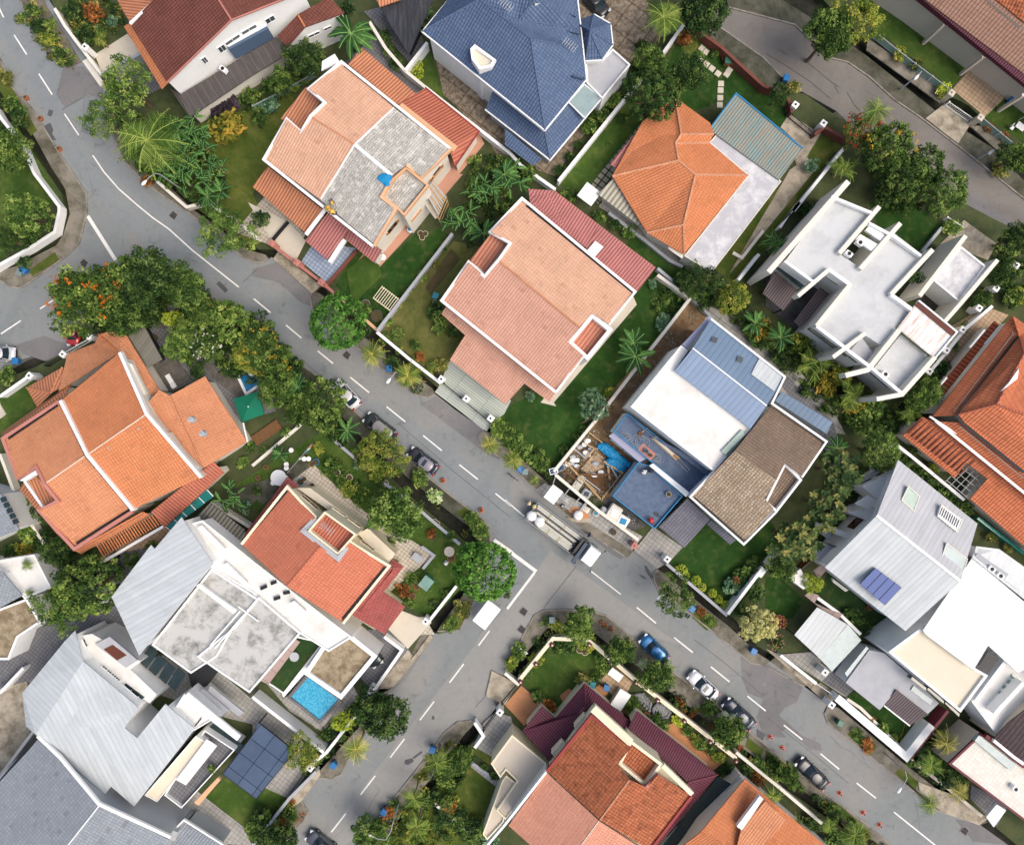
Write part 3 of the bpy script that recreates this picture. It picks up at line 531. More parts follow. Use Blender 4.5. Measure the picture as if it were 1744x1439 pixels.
def roof(root, faces, mat, wall=None, ins=.3, z0=.12, thick=.14, name='roof', ridge=None, par=None, rw=.22):
    V = []; key = {}; FS = []
    for f in faces:
        pts = fillz(P(f)); idx = []
        for p in pts:
            k = (round(p[0]), round(p[1]))
            hit = None
            for kk in key:
                if abs(kk[0]-k[0]) <= 1 and abs(kk[1]-k[1]) <= 1: hit = key[kk]
            if hit is None: hit = len(V); key[k] = hit; V.append(Wd(p))
            if not idx or idx[-1] != hit: idx.append(hit)
        if idx[0] == idx[-1]: idx.pop()
        a = sum(V[idx[i]].x*V[idx[(i+1) % len(idx)]].y-V[idx[(i+1) % len(idx)]].x*V[idx[i]].y for i in range(len(idx)))
        if a < 0: idx.reverse()
        FS.append(tuple(idx))
    cnt = {}
    for f in FS:
        for i in range(len(f)): e = (f[i], f[(i+1) % len(f)]); cnt[e] = 1
    bd = [e for e in cnt if (e[1], e[0]) not in cnt]; n = len(V)
    vs = V+[v+Vector((0, 0, -thick)) for v in V]
    fs = list(FS)+[tuple(reversed([i+n for i in f])) for f in FS]+[(a, a+n, b+n, b) for a, b in bd]
    o = mk(name, vs, fs, M[mat], root)
    if ridge:
        mb = MB(); seen = set()
        for a, b in cnt:
            if (b, a) in cnt and (b, a) not in seen:
                seen.add((a, b)); mb.tube([V[a]+Vector((0, 0, .0)), V[b]+Vector((0, 0, .0))], rw/2, 6)
        if mb.v: mb.build('ridge_cap', M[ridge], root, ang=0)
    nx = dict(bd)
    if wall and len(nx) == len(bd):
        loops = []; todo = set(nx)
        while todo:
            s_ = next(iter(todo)); lp = []
            while s_ in todo: todo.discard(s_); lp.append(s_); s_ = nx[s_]
            loops.append(lp)
        mb = MB()
        for lp in loops:
            q = inset([V[i]+Vector((0, 0, -thick-.02)) for i in lp], ins)
            mb.prism(q, z0, cap=False); regwalls(root, q)
        if mb.v: mb.build('wall', M[wall], root)
    return o
def par(root, s_, mat, w_=.35, h=.6, closed=False, name='parapet', z=None):
    mb = MB(); mb.strip([Wd(p) for p in fillz(P(s_, z))], w_, h, closed); return mb.build(name, M[mat], root)
def flat(root, s_, z, rmat, wmat, ph=.35, pw=.3, z0=.12, pmat=None, rname='roof', wins=True, thick=.2):
    q = [Wd(p, z+ph) for p in P(s_)]
    if wmat:
        iq = inset(q, .04); mb = MB(); mb.prism([Vector((p.x, p.y, z-thick-.01)) for p in iq], z0); mb.build('wall', M[wmat], root); regwalls(root, iq)
    mb = MB(); mb.prism([Vector((p.x, p.y, z)) for p in inset(q, .06 if ph else 0)], z-thick); o = mb.build(rname, M[rmat], root)
    if ph:
        mb = MB(); mb.strip(inset(q, pw/2), pw, ph+.12, True); mb.build('parapet', M[pmat or wmat or 'white'], root)
    return o
def slab(root, s_, mat, z=None, thick=.12, name='canopy', ang=None):
    pts = [Wd(p) for p in fillz(P(s_, z))]; mb = MB()
    mb.prism(pts, 0, z0s=[p.z-thick for p in pts]); return mb.build(name, M[mat], root, ang=ang)
def posts(root, s_, mat, z, w_=.15, z0=.12, name='post'):
    for p in P(s_, z):
        c = Wd(p); mb = MB(); mb.box((c.x, c.y, (z+z0)/2), (w_, w_, z-z0-.13)); mb.build(name, M[mat], root)
def win(root, s_, h=1.2, pane='glass', frame='white', n=2, z=4.5, fw=.07, name='window'):
    a, b = [Wd(p) for p in P(s_, z)]
    best = None
    for (p, q, d, nr) in WALLS.get(root.name, []):
        m = Vector(((a.x+b.x)/2, (a.y+b.y)/2)); t = (m-p).dot(d)
        if -1 < t < (q-p).length+1:
            ds = abs((m-p).dot(nr)); al = abs(Vector((b.x-a.x, b.y-a.y)).normalized().dot(d))
            sc = ds+(1-al)*6+(3 if nr.dot(-m) < 0 else 0)
            if best is None or sc < best[0]: best = (sc, p, d, nr)
    if best is None: return
    _, p, d, nr = best
    t0 = sorted(((Vector((a.x, a.y))-p).dot(d), (Vector((b.x, b.y))-p).dot(d)))
    d3 = Vector((d.x, d.y, 0)); n3 = Vector((nr.x, nr.y, 0)); o3 = Vector((p.x, p.y, 0))
    c = o3+d3*(t0[0]+t0[1])/2+Vector((0, 0, z-h/2)); W_ = t0[1]-t0[0]; rz = math.atan2(d.y, d.x)
    mb = MB()
    for sx in (-1, 1): mb.box(c+d3*sx*(W_/2)+n3*.05, (fw, .10, h+fw), rz)
    for k in range(1, n): mb.box(c+d3*(-W_/2+W_*k/n)+n3*.045, (fw*.7, .08, h-fw), rz)
    for sz in (-1, 1): mb.box(c+Vector((0, 0, sz*h/2))+n3*.055, (W_-fw, .11, fw), rz)
    f = mb.build(name, M[frame], root)
    mb = MB(); mb.box(c+n3*.02, (W_-fw, .05, h-fw), rz); mb.build('pane', M[pane], f)
def gut(root, s_, w_=.22): return par(root, s_, 'gutter', w_, .06, name='gutter')
def acunit(at, z, label, rz=0, group='air conditioning units on the roofs'):
    c = Wd(P(at)[0], z+.6); o = thing('air_conditioner', label, 'air conditioner', (c.x, c.y, z), group); o.rotation_euler.z = 0
    b = Vector((c.x, c.y, z)); mb = MB(); mb.box(b+Vector((0, 0, .32)), (.85, .55, .6), rz, .04); mb.build('casing', M['white'], o)
    mb = MB(); mb.disc(b+Vector((0, 0, .625)), .22, .02, 14); mb.build('grille', M['gutter'], o)
# -- house with brown tiled roof and white gable, top left
h = house('house', 'white gabled house with a brown tiled roof, top left corner of the photo', 'house', '350,90')
roof(h, ['0| 1125,555,6.3 1560,135,8.8 1305,-270,8.8 875,160,6.3', '0| 1560,135,8.8 2050,-60,7 1800,-460,7 1305,-270,8.8'], 't_brown', 'white', .12, ridge='pinkish')
roof(h, ['0| 835,180,5.6 875,158,6.1 1135,556,6.1 1090,602,5.6'], 't_left2', name='eave_roof'); par(h, '0| 1125,558,6.45 1560,135,8.95 2050,-60,7.15', 'pinkish', .12, .2, name='verge_trim'); par(h, '0| 1050,0,7.1 875,160,6.5', 'white', .3, .3)
roof(h, ['0| 1140,590,3.4 1215,640,3.4 1| 160,250,3.4 260,350,2.9 0,510,2.9 0| 1280,795,2.9'], 'm_dark', 'offwhite', .4, name='lean_to_roof')
roof(h, ['1| 165,245,4.2 305,100,5.4 355,185,5.4 235,320,4.2', '1| 305,100,5.4 520,-20,5.4 620,90,4.8 355,185,5.4'], 't_brown', 'white', .15, name='side_roof', ridge='t_left2')
roof(h, ['0| 790,0,4.5 770,-80,4.5 1060,-60,5.6 1035,0,5.6 875,150,5.4 835,90,4.6'], 't_rib', 'offwhite', .3, name='rear_roof')
mb = MB(); mb.prism([Wd(p, 5.5) for p in P('0| 1525,305 1744,190 1790,160 1810,195 1545,338')], 3.5); mb.build('bay_window', paint('slate_blue', '566a84', 1, .5, .08), h)
slab(h, '0| 1520,300 1744,180 1795,152 1800,175 1540,318', 'white', 5.62, .1, 'bay_roof')
for s_ in ('0| 1505,275 1600,215', '0| 1615,200 1715,150', '0| 1380,440 1410,425', '0| 1490,365 1535,340'): win(h, s_, 1.1, z=6.2)
win(h, '1| 60,100 120,70', .9, z=6); win(h, '1| 385,265 455,225', .5, z=3.6); win(h, '1| 485,205 530,180', .5, z=3.6)
acunit('s| 379,117', 3.4, 'white air conditioner on the dark lean-to roof below the white gable', R(-35))
# -- black shed top centre
h = house('shed', 'black sheet metal shed roof between two houses at the top edge', 'shed', '670,40')
roof(h, ['1| 860,45,3.2 1140,-60,3.4 1230,-20,3.2 1055,370,2.8 900,130,3'], 'm_black', 'dark', .6); roof(h, ['1| 810,-60,4 1010,-60,4 1000,0,3.8 860,48,3.6'], 't_rib', 'brickred', .4, name='tiled_roof')
# -- half renovated house
h = house('house', 'house with peach tiles on half its roof and bare grey underlay on the rest', 'house', '600,280')
roof(h, ['1| 600,425,6.4 955,728,6.4 690,975,8 390,785,8 485,690 380,600', '1| 390,785,8 690,975,8 460,1350,6.4 80,1075,6.4 230,805 325,885'], 't_salmon2', ridge='t_orange', name='tiled_roof')
roof(h, ['1| 955,728,6.4 1335,1010,6.4 1140,1190 1040,1115 940,1185,8 690,975,8', '1| 690,975,8 940,1185,8 18| 910,195 790,400 975,540 695,1000,6.4 1| 460,1350,6.4'], 't_underlay', name='stripped_roof')
mb = MB(); q = [Wd(p, 6.1) for p in P('1| 600,430 1330,1012 18| 690,995 1| 85,1070 225,810 325,875 385,785 470,690 385,605')]; q = inset(q, .25); mb.prism(q, .12); mb.build('wall', M['offwhite'], h); regwalls(h, q)
par(h, '1| 1335,1005,6.6 600,418,6.6 378,600,7.2 487,690,7.8 390,785,8.2 325,890,7.5 230,803,7.2 75,1077,6.6 18| 690,1010,6.6', 'white', .3, .55)
par(h, '18| 700,1010,6.65 980,545,7.5 795,405,7.8 910,195,8.1', 'peach', .3, .4); par(h, '1| 1040,1112,7.8 1140,1195,7 1340,1005,6.65', 'peach', .3, .4)
gut(h, '1| 620,445,6.55 1330,1000,6.55'); gut(h, '1| 90,1085,6.55 18| 690,990,6.55')
par(h, '1| 955,728,6.5 690,975,8.1 460,1345,6.5', 'white', .15, .1, name='ridge_cap'); par(h, '1| 690,975,8.1 940,1185,8.1', 'white', .35, .12, name='ridge_cap')
flat(h, '18| 1100,25 1385,255 1075,640 985,545 795,400 915,190', 6.9, 't_underlay', 'offwhite', .5, .22, pmat='peach', rname='tower_roof'); gut(h, '18| 1350,270,7.2 1090,600,7.2', .3)
roof(h, ['1| 740,325,3.6 1110,640,3.6 985,712,4.3 645,435,4.3'], 't_rib', 'offwhite', .3, name='side_roof'); roof(h, ['1| 1170,595,3.3 1530,885,3.3 1365,1120,3.5 1330,1000,4.3 990,700,4.3'], 't_ribred', 'offwhite', .3, name='side_roof')
slab(h, '1| 1010,695 1385,990 1355,1025 985,720', 'peach', 4.7, .15, 'ledge'); par(h, '1| 1165,590,3.4 1530,885,3.4 1365,1125,3.6', 'redtrim', .15, .2)
roof(h, ['1| 105,1125,4.3 490,1430,4.3 5| 372,160,3.3 1| 0,1262,3.3'], 't_rib', 'offwhite', .4, name='porch_roof')
roof(h, ['5| 355,200,3.1 510,10,4 655,120,4 505,328,3.1'], 't_pink', 'beige', .6, name='porch_roof'); par(h, '5| 620,190,3.6 520,345,3.4', 'white', .5, .4, name='beam')
roof(h, ['5| 655,110,4 875,262,3.9 820,348,3.2 620,182,3.2'], 't_pink', 'offwhite', .3, name='porch_roof'); slab(h, '5| 480,-20 495,0 370,165 350,150', 'white', 4.45, .2, 'beam')
roof(h, ['1| 190,802,5.2 362,588,5.6 468,680,5.6 322,872,5.2'], 't_rib', name='side_roof'); slab(h, '1| 470,415 555,365 590,420 465,480', 'white', 5.0, .2, 'ledge')
for s_, hh in (('18| 905,870 1040,710', .8), ('18| 980,960 1100,800', .8), ('18| 1120,660 1240,520', .5), ('18| 1425,215 1600,30', .9), ('18| 1540,225 1640,120', .5)): win(h, s_, hh, 'brownglass', 'peach', 2, 4.2)
# -- blue tiled house
h = house('house', 'large house with dark blue tiled hip roofs and an octagonal turret', 'house', '880,90')
roof(h, ['1| 1145,215,6.2 2| 270,880,6.2 175,265,8.8 0,130,8.8 1| 1530,0,8.8', '2| 175,265,8.8 270,880,6.2 550,535,6.2 525,335,6.5', '2| 175,265,8.8 525,335,6.5 505,195,6.5 90,140,8.3 0,130,8.8', '2| 90,140,8.3 505,195,6.5 485,-60,6.5 215,-20,9.3', '2| 0,130,8.8 90,140,8.3 215,-20,9.3 100,-200,9.3 1| 1530,0,8.8', '1| 1530,0,8.8 1145,215,6.2 1330,-20,6.2 1500,-250,6.2 2| 100,-200,9.3'], 't_blue', 'white', .5, ridge='t_blue')
par(h, '1| 1340,-20,6.25 1145,215,6.25 2| 270,882,6.25 552,537,6.25 515,200,6.55 485,-60,6.55', 'white', .14, .22, name='gutter')
oc = P('2| 600,98 715,165 728,305 655,403 545,410 517,300 512,215 462,150'); sx = ['s| %.1f,%.1f,5.7 %.1f,%.1f,5.7 1005,52,7.6' % (oc[i][0], oc[i][1], oc[(i+1) % 8][0], oc[(i+1) % 8][1]) for i in range(8)]
roof(h, sx, 't_blue', 'white', .3, ridge='t_blue', name='turret_roof'); par(h, '2| 600,95,5.75 715,162,5.75 730,305,5.75 657,406,5.75 545,413,5.75', 'white', .12, .2, name='gutter')
flat(h, '2| 545,410 655,403 728,330 848,437 657,668 552,560', 4.3, 'slabgrey', 'white', .35, .16, rname='terrace'); slab(h, '2| 535,570 655,665 540,800 430,690', 'glasspale', 4.3, .06); par(h, '2| 535,570 655,665 540,800 430,690', 'white', .12, .15, True, 'frame', 4.35)
roof(h, ['1| 1625,610,4.1 2| 270,895,4.1 305,1078,3 1| 1575,740,3', '2| 270,895,4.1 430,690,4.1 535,800,3.4 305,1078,3'], 't_blue', 'greyw', .4, name='skirt_roof', ridge='t_blue'); par(h, '1| 1570,740,3.05 2| 305,1082,3.05 540,800,3.45', 'white', .14, .2, name='gutter')
mb = MB(); q = [Wd(p, 7.4) for p in P('1| 1470,330 1500,300 1645,405 1615,455 1530,470 1478,400')]; mb.prism(q, .12); mb.build('bay', M['white'], h)
flat(h, '1| 1470,330 1500,300 1645,405 1615,455 1530,470 1478,400', 7.45, 'roofcream', None, .4, .3, rname='bay_roof')
roof(h, ['1| 1530,520,5.5 1660,400,6.5 1744,500,7 1700,560,6.4'], 't_blue', name='bay_side_roof'); slab(h, '2| 0,870 250,1075 190,1120 0,980', 't_blue', 2.8, .1, 'carport_roof')
for s_ in ('2| 405,85 480,105', '2| 425,205 500,225', '2| 455,510 540,530'): par(h, s_.replace(' ', ' ', 1), 't_blue', .2, .3, name='dormer_rib', z=7.0)
# -- orange hip bungalow
h = house('bungalow', 'single storey bungalow with bright orange hipped roof beside a rusty green tin roof', 'house', '1170,310')
roof(h, ['2| 1150,660,3.5 1385,830,3.5 1410,907,3.9 1190,907,4.6', '2| 1410,907,3.9 1380,965,3.7 1150,968,4.5 1190,907,4.6', '2| 1150,968,4.5 1380,965,3.7 1640,1185,3.5 1285,1180,4.55 1170,1085,4.7', '2| 1285,1180,4.55 1640,1185,3.5 6| 1210,290,3.5 1205,90,4.55', '6| 1205,90,4.55 1210,290,3.5 1110,235 960,145,3.5',
  '2| 1170,1085,4.7 1285,1180,4.55 6| 1205,90,4.55 960,145,3.5 2| 725,1190,3.5', '2| 1150,660,3.5 1190,907,4.6 1150,968,4.5 1170,1085,4.7 725,1190,3.5 930,820,3.5'], 't_deep', 'offwhite', .5, ridge='t_orange', rw=.3)
slab(h, '2| 880,900 925,925 755,1140 710,1110', 't_pink', 3.0, .08, 'side_canopy'); roof(h, ['2| 735,1205,3.1 6| 1040,20,3.1 950,130,2.7 2| 625,1310,2.7'], 'c_cream', 'offwhite', .5, name='lean_to_roof')
flat(h, 's| 1223,226 1331,309 1249,417 1212,465 1165,436 1274,299 1208,243', 3.15, 'stained2', 'offwhite', .06, .12, rname='flat_roof')
roof(h, ['s| 1254,160,3.9 1367,253,3.9 1327,307,3.4 1207,220,3.4'], 'rusty', 'brickred', .3, name='tin_roof'); par(h, 's| 1207,222,3.5 1254,159,4 1368,253,4', 'tealpaint', .14, .15, name='gutter'); slab(h, '6| 1115,225 1215,290 1195,320 1100,250', 'offwhite', 3.0, .1, 'ledge')
# -- salmon house in the middle
h = house('house', 'house with wide salmon pink tiled roof amid the upper block', 'house', '920,510')
roof(h, ['s| 889,340,6.4 1083,496,6.4 1037,552 1009,534 987,557,8.2 849,443,8.2 868,414 836,395'], 't_salmon2', name='roof')
roof(h, ['s| 849,443,8.2 987,557,8.2 968,583 994,606 947,666,6.4 754,511,6.4 798,447 825,470'], 't_salmon', name='roof')
mb = MB(); mb.tube([Wd((849, 443, 8.22)), Wd((987, 557, 8.22))], .14, 6); mb.build('ridge_cap', M['t_orange'], h)
q = inset([Wd(p, 6.1) for p in P('s| 889,340 1083,496 1038,551 1048,560 999,612 990,604 947,666 754,511 798,447 836,395')], .22); mb = MB(); mb.prism(q, .12); mb.build('wall', M['white'], h); regwalls(h, q)
par(h, 's| 1083,498,6.65 889,338,6.65 835,395,7.3 869,414,7.9 849,443,8.35 825,471,7.7 798,446,7.3 752,512,6.65 947,668,6.65', 'white', .3, .5); par(h, 's| 1083,496,6.65 1037,553,7.6', 'white', .25, .5); par(h, 's| 994,606,7.4 947,668,6.65', 'white', .25, .5)
gut(h, 's| 897,350,6.6 1078,498,6.6', .25); gut(h, 's| 758,516,6.6 943,664,6.6', .25)
flat(h, '6| 590,685 728,800 558,1008 425,885', 6.4, 't_ribsal', 'white', 1.0, .42, rname='tower_roof')
roof(h, ['5| 1610,150,6.5 1718,222,6.5 1570,412,6.2 1468,333,6.2'], 't_ribsal', name='side_roof')
roof(h, ['s| 900,322,3.4 938,345? 1022,384'.replace('938,345? ', '945,325,3.4 ')+',3.4 997,421,4.2 903,350,4.2'], 't_pink', 'offwhite', .3, name='rear_roof'); roof(h, ['6| 640,95,3.5 1020,380,3.5 890,545,4.3 570,290,4.3 545,240,4.3'], 't_pink', 'offwhite', .3, name='rear_roof')
slab(h, '6| 610,200 665,240 610,305 555,265', 'white', 4.5, .1, 'ledge'); roof(h, ['s| 761,520,4.2 752,535,3.9 792,571,3.9 766,613,3.2 861,689,3.2 893,653,3.9 936,685,3.9 947,668,4.2'], 't_salmon', 'offwhite', .5, name='porch_roof')
for s_ in ('6| 840,610 740,740', '6| 520,1060 400,1190', '6| 640,960 600,1010', '6| 880,560 850,600'): win(h, s_, 1.2, z=5.0)
# -- house under construction
h = house('house', 'house being rebuilt, white flat roof between a blue grey metal roof and bare brown battens', 'house', '1220,720')
flat(h, 's| 1160,588 1172,597 1149,632 1280,729 1216,803 1074,693', 7.0, 'roofwhite', 'white', .12, .2, rname='flat_roof')
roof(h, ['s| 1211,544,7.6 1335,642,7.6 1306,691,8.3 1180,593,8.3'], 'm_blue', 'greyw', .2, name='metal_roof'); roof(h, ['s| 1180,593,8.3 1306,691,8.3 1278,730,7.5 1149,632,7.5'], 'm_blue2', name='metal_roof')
par(h, 's| 1180,593,8.4 1306,691,8.4', 'white', .14, .12, name='ridge_cap'); slab(h, '25| 390,560,7.75 700,810,7.72 590,1000,8.1 280,770,8.1', 'm_pale', None, .02, 'roof_patch')
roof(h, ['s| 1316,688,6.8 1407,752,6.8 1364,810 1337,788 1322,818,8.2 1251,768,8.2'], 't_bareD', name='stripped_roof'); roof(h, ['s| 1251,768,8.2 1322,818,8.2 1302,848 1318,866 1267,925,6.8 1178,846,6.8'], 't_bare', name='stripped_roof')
q = inset([Wd(p, 6.5) for p in P('s| 1316,688 1407,752 1365,812 1323,870 1267,925 1178,846 1251,768')], .2); mb = MB(); mb.prism(q, .12); mb.build('wall', M['white'], h); regwalls(h, q)
par(h, 's| 1211,543,7.8 1337,642,7.9 1315,687,8 1408,752,7.1 1366,813,7.1', 'white', .22, .35); par(h, 's| 1323,871,7.1 1267,927,7.1 1176,846,7.1 1216,803,7.2', 'white', .22, .35); gut(h, 's| 1320,692,7 1402,752,7'); gut(h, 's| 1183,848,7 1266,920,7')
flat(h, '11| 130,265 248,385 75,607 -5,535', 6.65, 't_bareD', 'white', .6, .25, rname='tower_roof'); slab(h, '10| 1600,45 1625,80 1505,230 1460,190', 'glassgreen', 7.25, .08, 'skylight')
for i, s_ in enumerate(('6| 1408,845 1440,858 1425,893 1390,880', '6| 1580,975 1612,988 1597,1028 1563,1012')):
    o = slab(h, s_, 'white', 8.1, .25, 'skylight'); slab(o, s_.replace('6|', '6|'), 'glass', 8.15, .02, 'pane')
flat(h, 's| 1045,735 1068,703 1205,808 1176,841', 3.5, 'deckblue', 'white', .3, .12, pmat='tealpaint', rname='terrace'); flat(h, 's| 1087,787 1043,845 1115,901 1163,845 1107,793', 3.2, 'deckblue', 'greyw', .3, .12, pmat='tealpaint', rname='terrace')
slab(h, '10| 975,290 1000,275 1245,470 1225,500', 'white', 4.1, .9, 'beam'); slab(h, '10| 700,90 735,65 955,240 910,268', 'lilac', 3.3, .2, 'ledge'); slab(h, '10| 945,240 1010,275 960,300 900,262', 'dark', 3.1, .2, 'ledge')
slab(h, '10| 900,0 1005,95 1190,190 1410,340 1365,360 1190,225 1000,100 870,-10', 'deckblue', 4.4, .2, 'ledge')
roof(h, ['10| 1230,510,3.6 1385,650,3.6 1210,843,3 1040,702,3'], 'c_greytile', 'greyw', .6, name='porch_roof'); roof(h, ['10| 1390,655,3.5 1560,790,3.5 1520,822,3 1362,682,3'], 'c_greytile', name='porch_roof')
roof(h, ['s| 1332,667,5.2 1418,719,5.2 1408,739,4.8 1320,683,4.8'], 'm_blue', 'greyw', .2, name='side_roof'); slab(h, '6| 1385,700 1400,722 1230,930 1195,900', 'lilac', 6.9, .3, 'ledge')
# -- white modern house
h = house('house', 'white cubic house with flat grey roofs and tall fin walls, right of centre', 'house', '1480,480')
mr = '7| 130,340 445,-90 720,5 500,285 640,385 870,150 1065,300 850,560 985,660 780,905 660,830 560,930 345,770 575,500 430,395 325,480'
flat(h, mr, 6.5, 'roofgrey', 'white', 0, .3); 
for s_, w_, hh in (('3| 560,1225 7| 20,412', .6, 6.6), ('3| 770,1395 7| 500,283', .5, 1.3), ('7| 912,80 640,388', .5, 6.4), ('7| 1130,258 848,562', .5, 1.5), ('7| 848,562 990,664', .4, 1.0), ('7| 435,388 220,572', .45, 1.5), ('7| 430,395 575,497', .4, 1.5), ('7| 575,490 345,775', .5, 1.5), ('7| 675,822 455,985', .45, 6.2),
   ('7| 905,800 690,1070 540,1108', .55, 1.6), ('7| 130,335 335,485', .3, .7), ('7| 345,775 560,938', .35, .7), ('7| 560,940 705,1048', .35, .7), ('7| 715,1055 920,1228', .35, .7), ('7| 1145,985 922,1235 750,1268', .5, 6.2), ('7| 700,80 860,165 1050,300', .3, .6), ('7| 445,-100 715,10', .3, .5)):
    fz = globals().get('fz', 7.17)+.005; par(h, s_, 'offwhite' if w_ > .42 else 'white', w_, hh, z=fz, name='fin_wall' if hh > 1.2 else 'parapet')
for s_ in ('7| 240,805 345,770 560,935 455,975', '7| 455,975 560,940 700,1045 560,1100', '7| 560,1100 700,1050 918,1225 750,1262'):
    pass
flat(h, '7| 915,830 1090,972 905,1200 735,1055', 5.9, 'roofgrey', 'white', .0, .3, rname='terrace'); flat(h, '7| 650,850 730,965 690,1030 575,940', 6.0, 'slabgrey', 'white', 0, rname='terrace')
slab(h, '7| 1035,600,7.4 1292,812,7.4 1140,992,6.9 893,787,6.9', 'rustpanel', None, .25, 'sloping_panel'); slab(h, '7| 1035,605,7.5 1285,815,7.5 1255,840,7.44 1005,632,7.44', 'rust', None, .05, 'rust_strip'); par(h, '7| 1035,602,7.6 1294,814,7.6 1142,994,7.1', 'white', .18, .4)
flat(h, '7| 1320,235 1490,370 1310,615 1130,465', 4.0, 'stained2', 'white', .25, .2, rname='pavilion_roof'); par(h, '7| 1352,165 1040,572', 'offwhite', .5, 4.6, z=5.2, name='fin_wall'); par(h, '7| 1568,328 1310,632 1210,745', 'offwhite', .45, 4.4, z=4.8, name='fin_wall')
slab(h, '7| 1115,490 1285,620 1205,725 1035,595', 'wooddark', .6, .3, 'deck'); slab(h, '7| 60,405 225,542 120,672 -20,555', 'c_brown', 3.3, .1, 'pergola_roof'); slab(h, '7| 370,510 432,560 240,788 192,745', 'c_brown', 3.1, .1, 'canopy'); slab(h, '7| 125,362 292,500 262,540 68,385', 'glassdark', 4.2, .1, 'glass_canopy')
posts(h, '7| 70,415 20,520 120,660', 'dark', 3.1); par(h, '7| 690,110 800,190', 'white', .8, .4, z=6.9, name='stair_head'); slab(h, '7| 640,155 760,225 715,270 610,190', 'white', 7.0, .35, 'stair_head')
for s_, z_ in (('7| 300,815 470,950', 5.6), ('7| 640,1100 830,1225', 5.6), ('7| 520,985 555,1005', 5.8), ('7| 570,1020 620,1055', 5.8), ('7| 400,450 495,520', 6.2)): win(h, s_, 1.6, 'curtain', 'dark', 2, z_)
for k_, s_ in enumerate(('7| 565,285', '7| 640,210')): acunit(s_, 6.5, ['white air conditioner at the end of a fin wall on the cubic house roof', 'white air conditioner beside the stair head of the cubic white house'][k_], R(-37))
acunit('7| 810,1100', 5.9, 'white air conditioner on the lowest grey terrace of the cubic white house', R(-37))
# -- brick orange house right edge
h = house('house', 'sprawling house with brick orange stepped roofs at the right edge of the photo', 'house', '1690,720')
roof(h, ['7| 1545,740,3.1 1600,785,3.6 1225,1280,3.6 1165,1195,3.1'], 't_brickrib', 'offwhite', .4, name='skirt_roof')
roof(h, ['7| 1665,705,5 1705,835,6.2 1290,1378,6.2 1125,1385,5', '11| 1160,-10,5 1744,462,5 2100,750,5 2100,620,6.2 1744,335,6.2 1330,0,6.2'], 't_brick', 'offwhite', .4, name='roof', ridge='t_ribred')
roof(h, ['7| 1300,1370,6.4 1712,845,6.4 1745,960,8.4 1480,1330? '.replace('1480,1330? ', '1560,1300,8.4'), '7| 1300,1370,6.4 1560,1300,8.4 11| 2100,75,8.4 2100,610,6.4 1744,322,6.4 1345,0,6.4', '7| 1560,1300,8.4 1745,960,8.4 2200,1100,6.5 2400,1500,6.5 11| 2100,75,8.4', '7| 1745,960,8.4 1712,845,6.4 1668,705,5.6 1790,790,5.6 2250,1100,6.5'], 't_brick', 'offwhite', .4, name='upper_roof', ridge='t_ribred')
roof(h, ['11| 1160,5,4.2 1744,485,4.2 2100,780,4.2 2100,1110,3.1 1744,830,3.1 1380,512,3.1 1500,378,3.7 1355,268,3.7 1280,372,3 925,85,3 1060,-40,4'], 't_brick', 'offwhite', .4, name='lower_roof')
par(h, '11| 1150,-12,5.1 1744,470,5.1 2000,680,5.1', 'white', .3, .15, name='gutter'); gut(h, '7| 1705,845,6.4 1290,1380,6.4 11| 1330,5,6.4 1744,335,6.4', .3); slab(h, '7| 1710,1060 1640,1160 1590,1215 1700,1130', 'white', 8.6, .2, 'ledge'); par(h, '7| 1110,1385,5.2 1290,1500,5.2', 'white', .2, .2)
for i in range(14):
    a = P('11| %d,%d %d,%d' % (960+i*27, 75+i*21, 1060+i*27, -25+i*21)); mb = MB(); mb.bar(Wd(a[0], 3.35), Wd(a[1], 3.95), .14, .12); mb.build('slat', M['brickred'], h)
for i in range(6):
    for q_ in (('11| %d,%d %d,%d' % (1210+i*36, 400+i*24, 1345+i*33, 270+i*24)),): mb = MB(); a = P(q_); mb.bar(Wd(a[0], 2.7), Wd(a[1], 2.7), .06, .06); mb.build('lattice_bar', M['greyw'], h)
for i in range(5): mb = MB(); a = P('11| %d,%d %d,%d' % (1345-i*30, 270+i*30, 1500-i*34, 380+i*32)); mb.bar(Wd(a[0], 2.76), Wd(a[1], 2.76), .06, .06); mb.build('lattice_bar', M['greyw'], h)
for s_ in ('7| 1380,920 1480,800', '7| 1485,900 1590,775', '7| 1150,1210 1225,1120'): par(h, s_, 'white', .18, .3, z=3.9, name='trim')
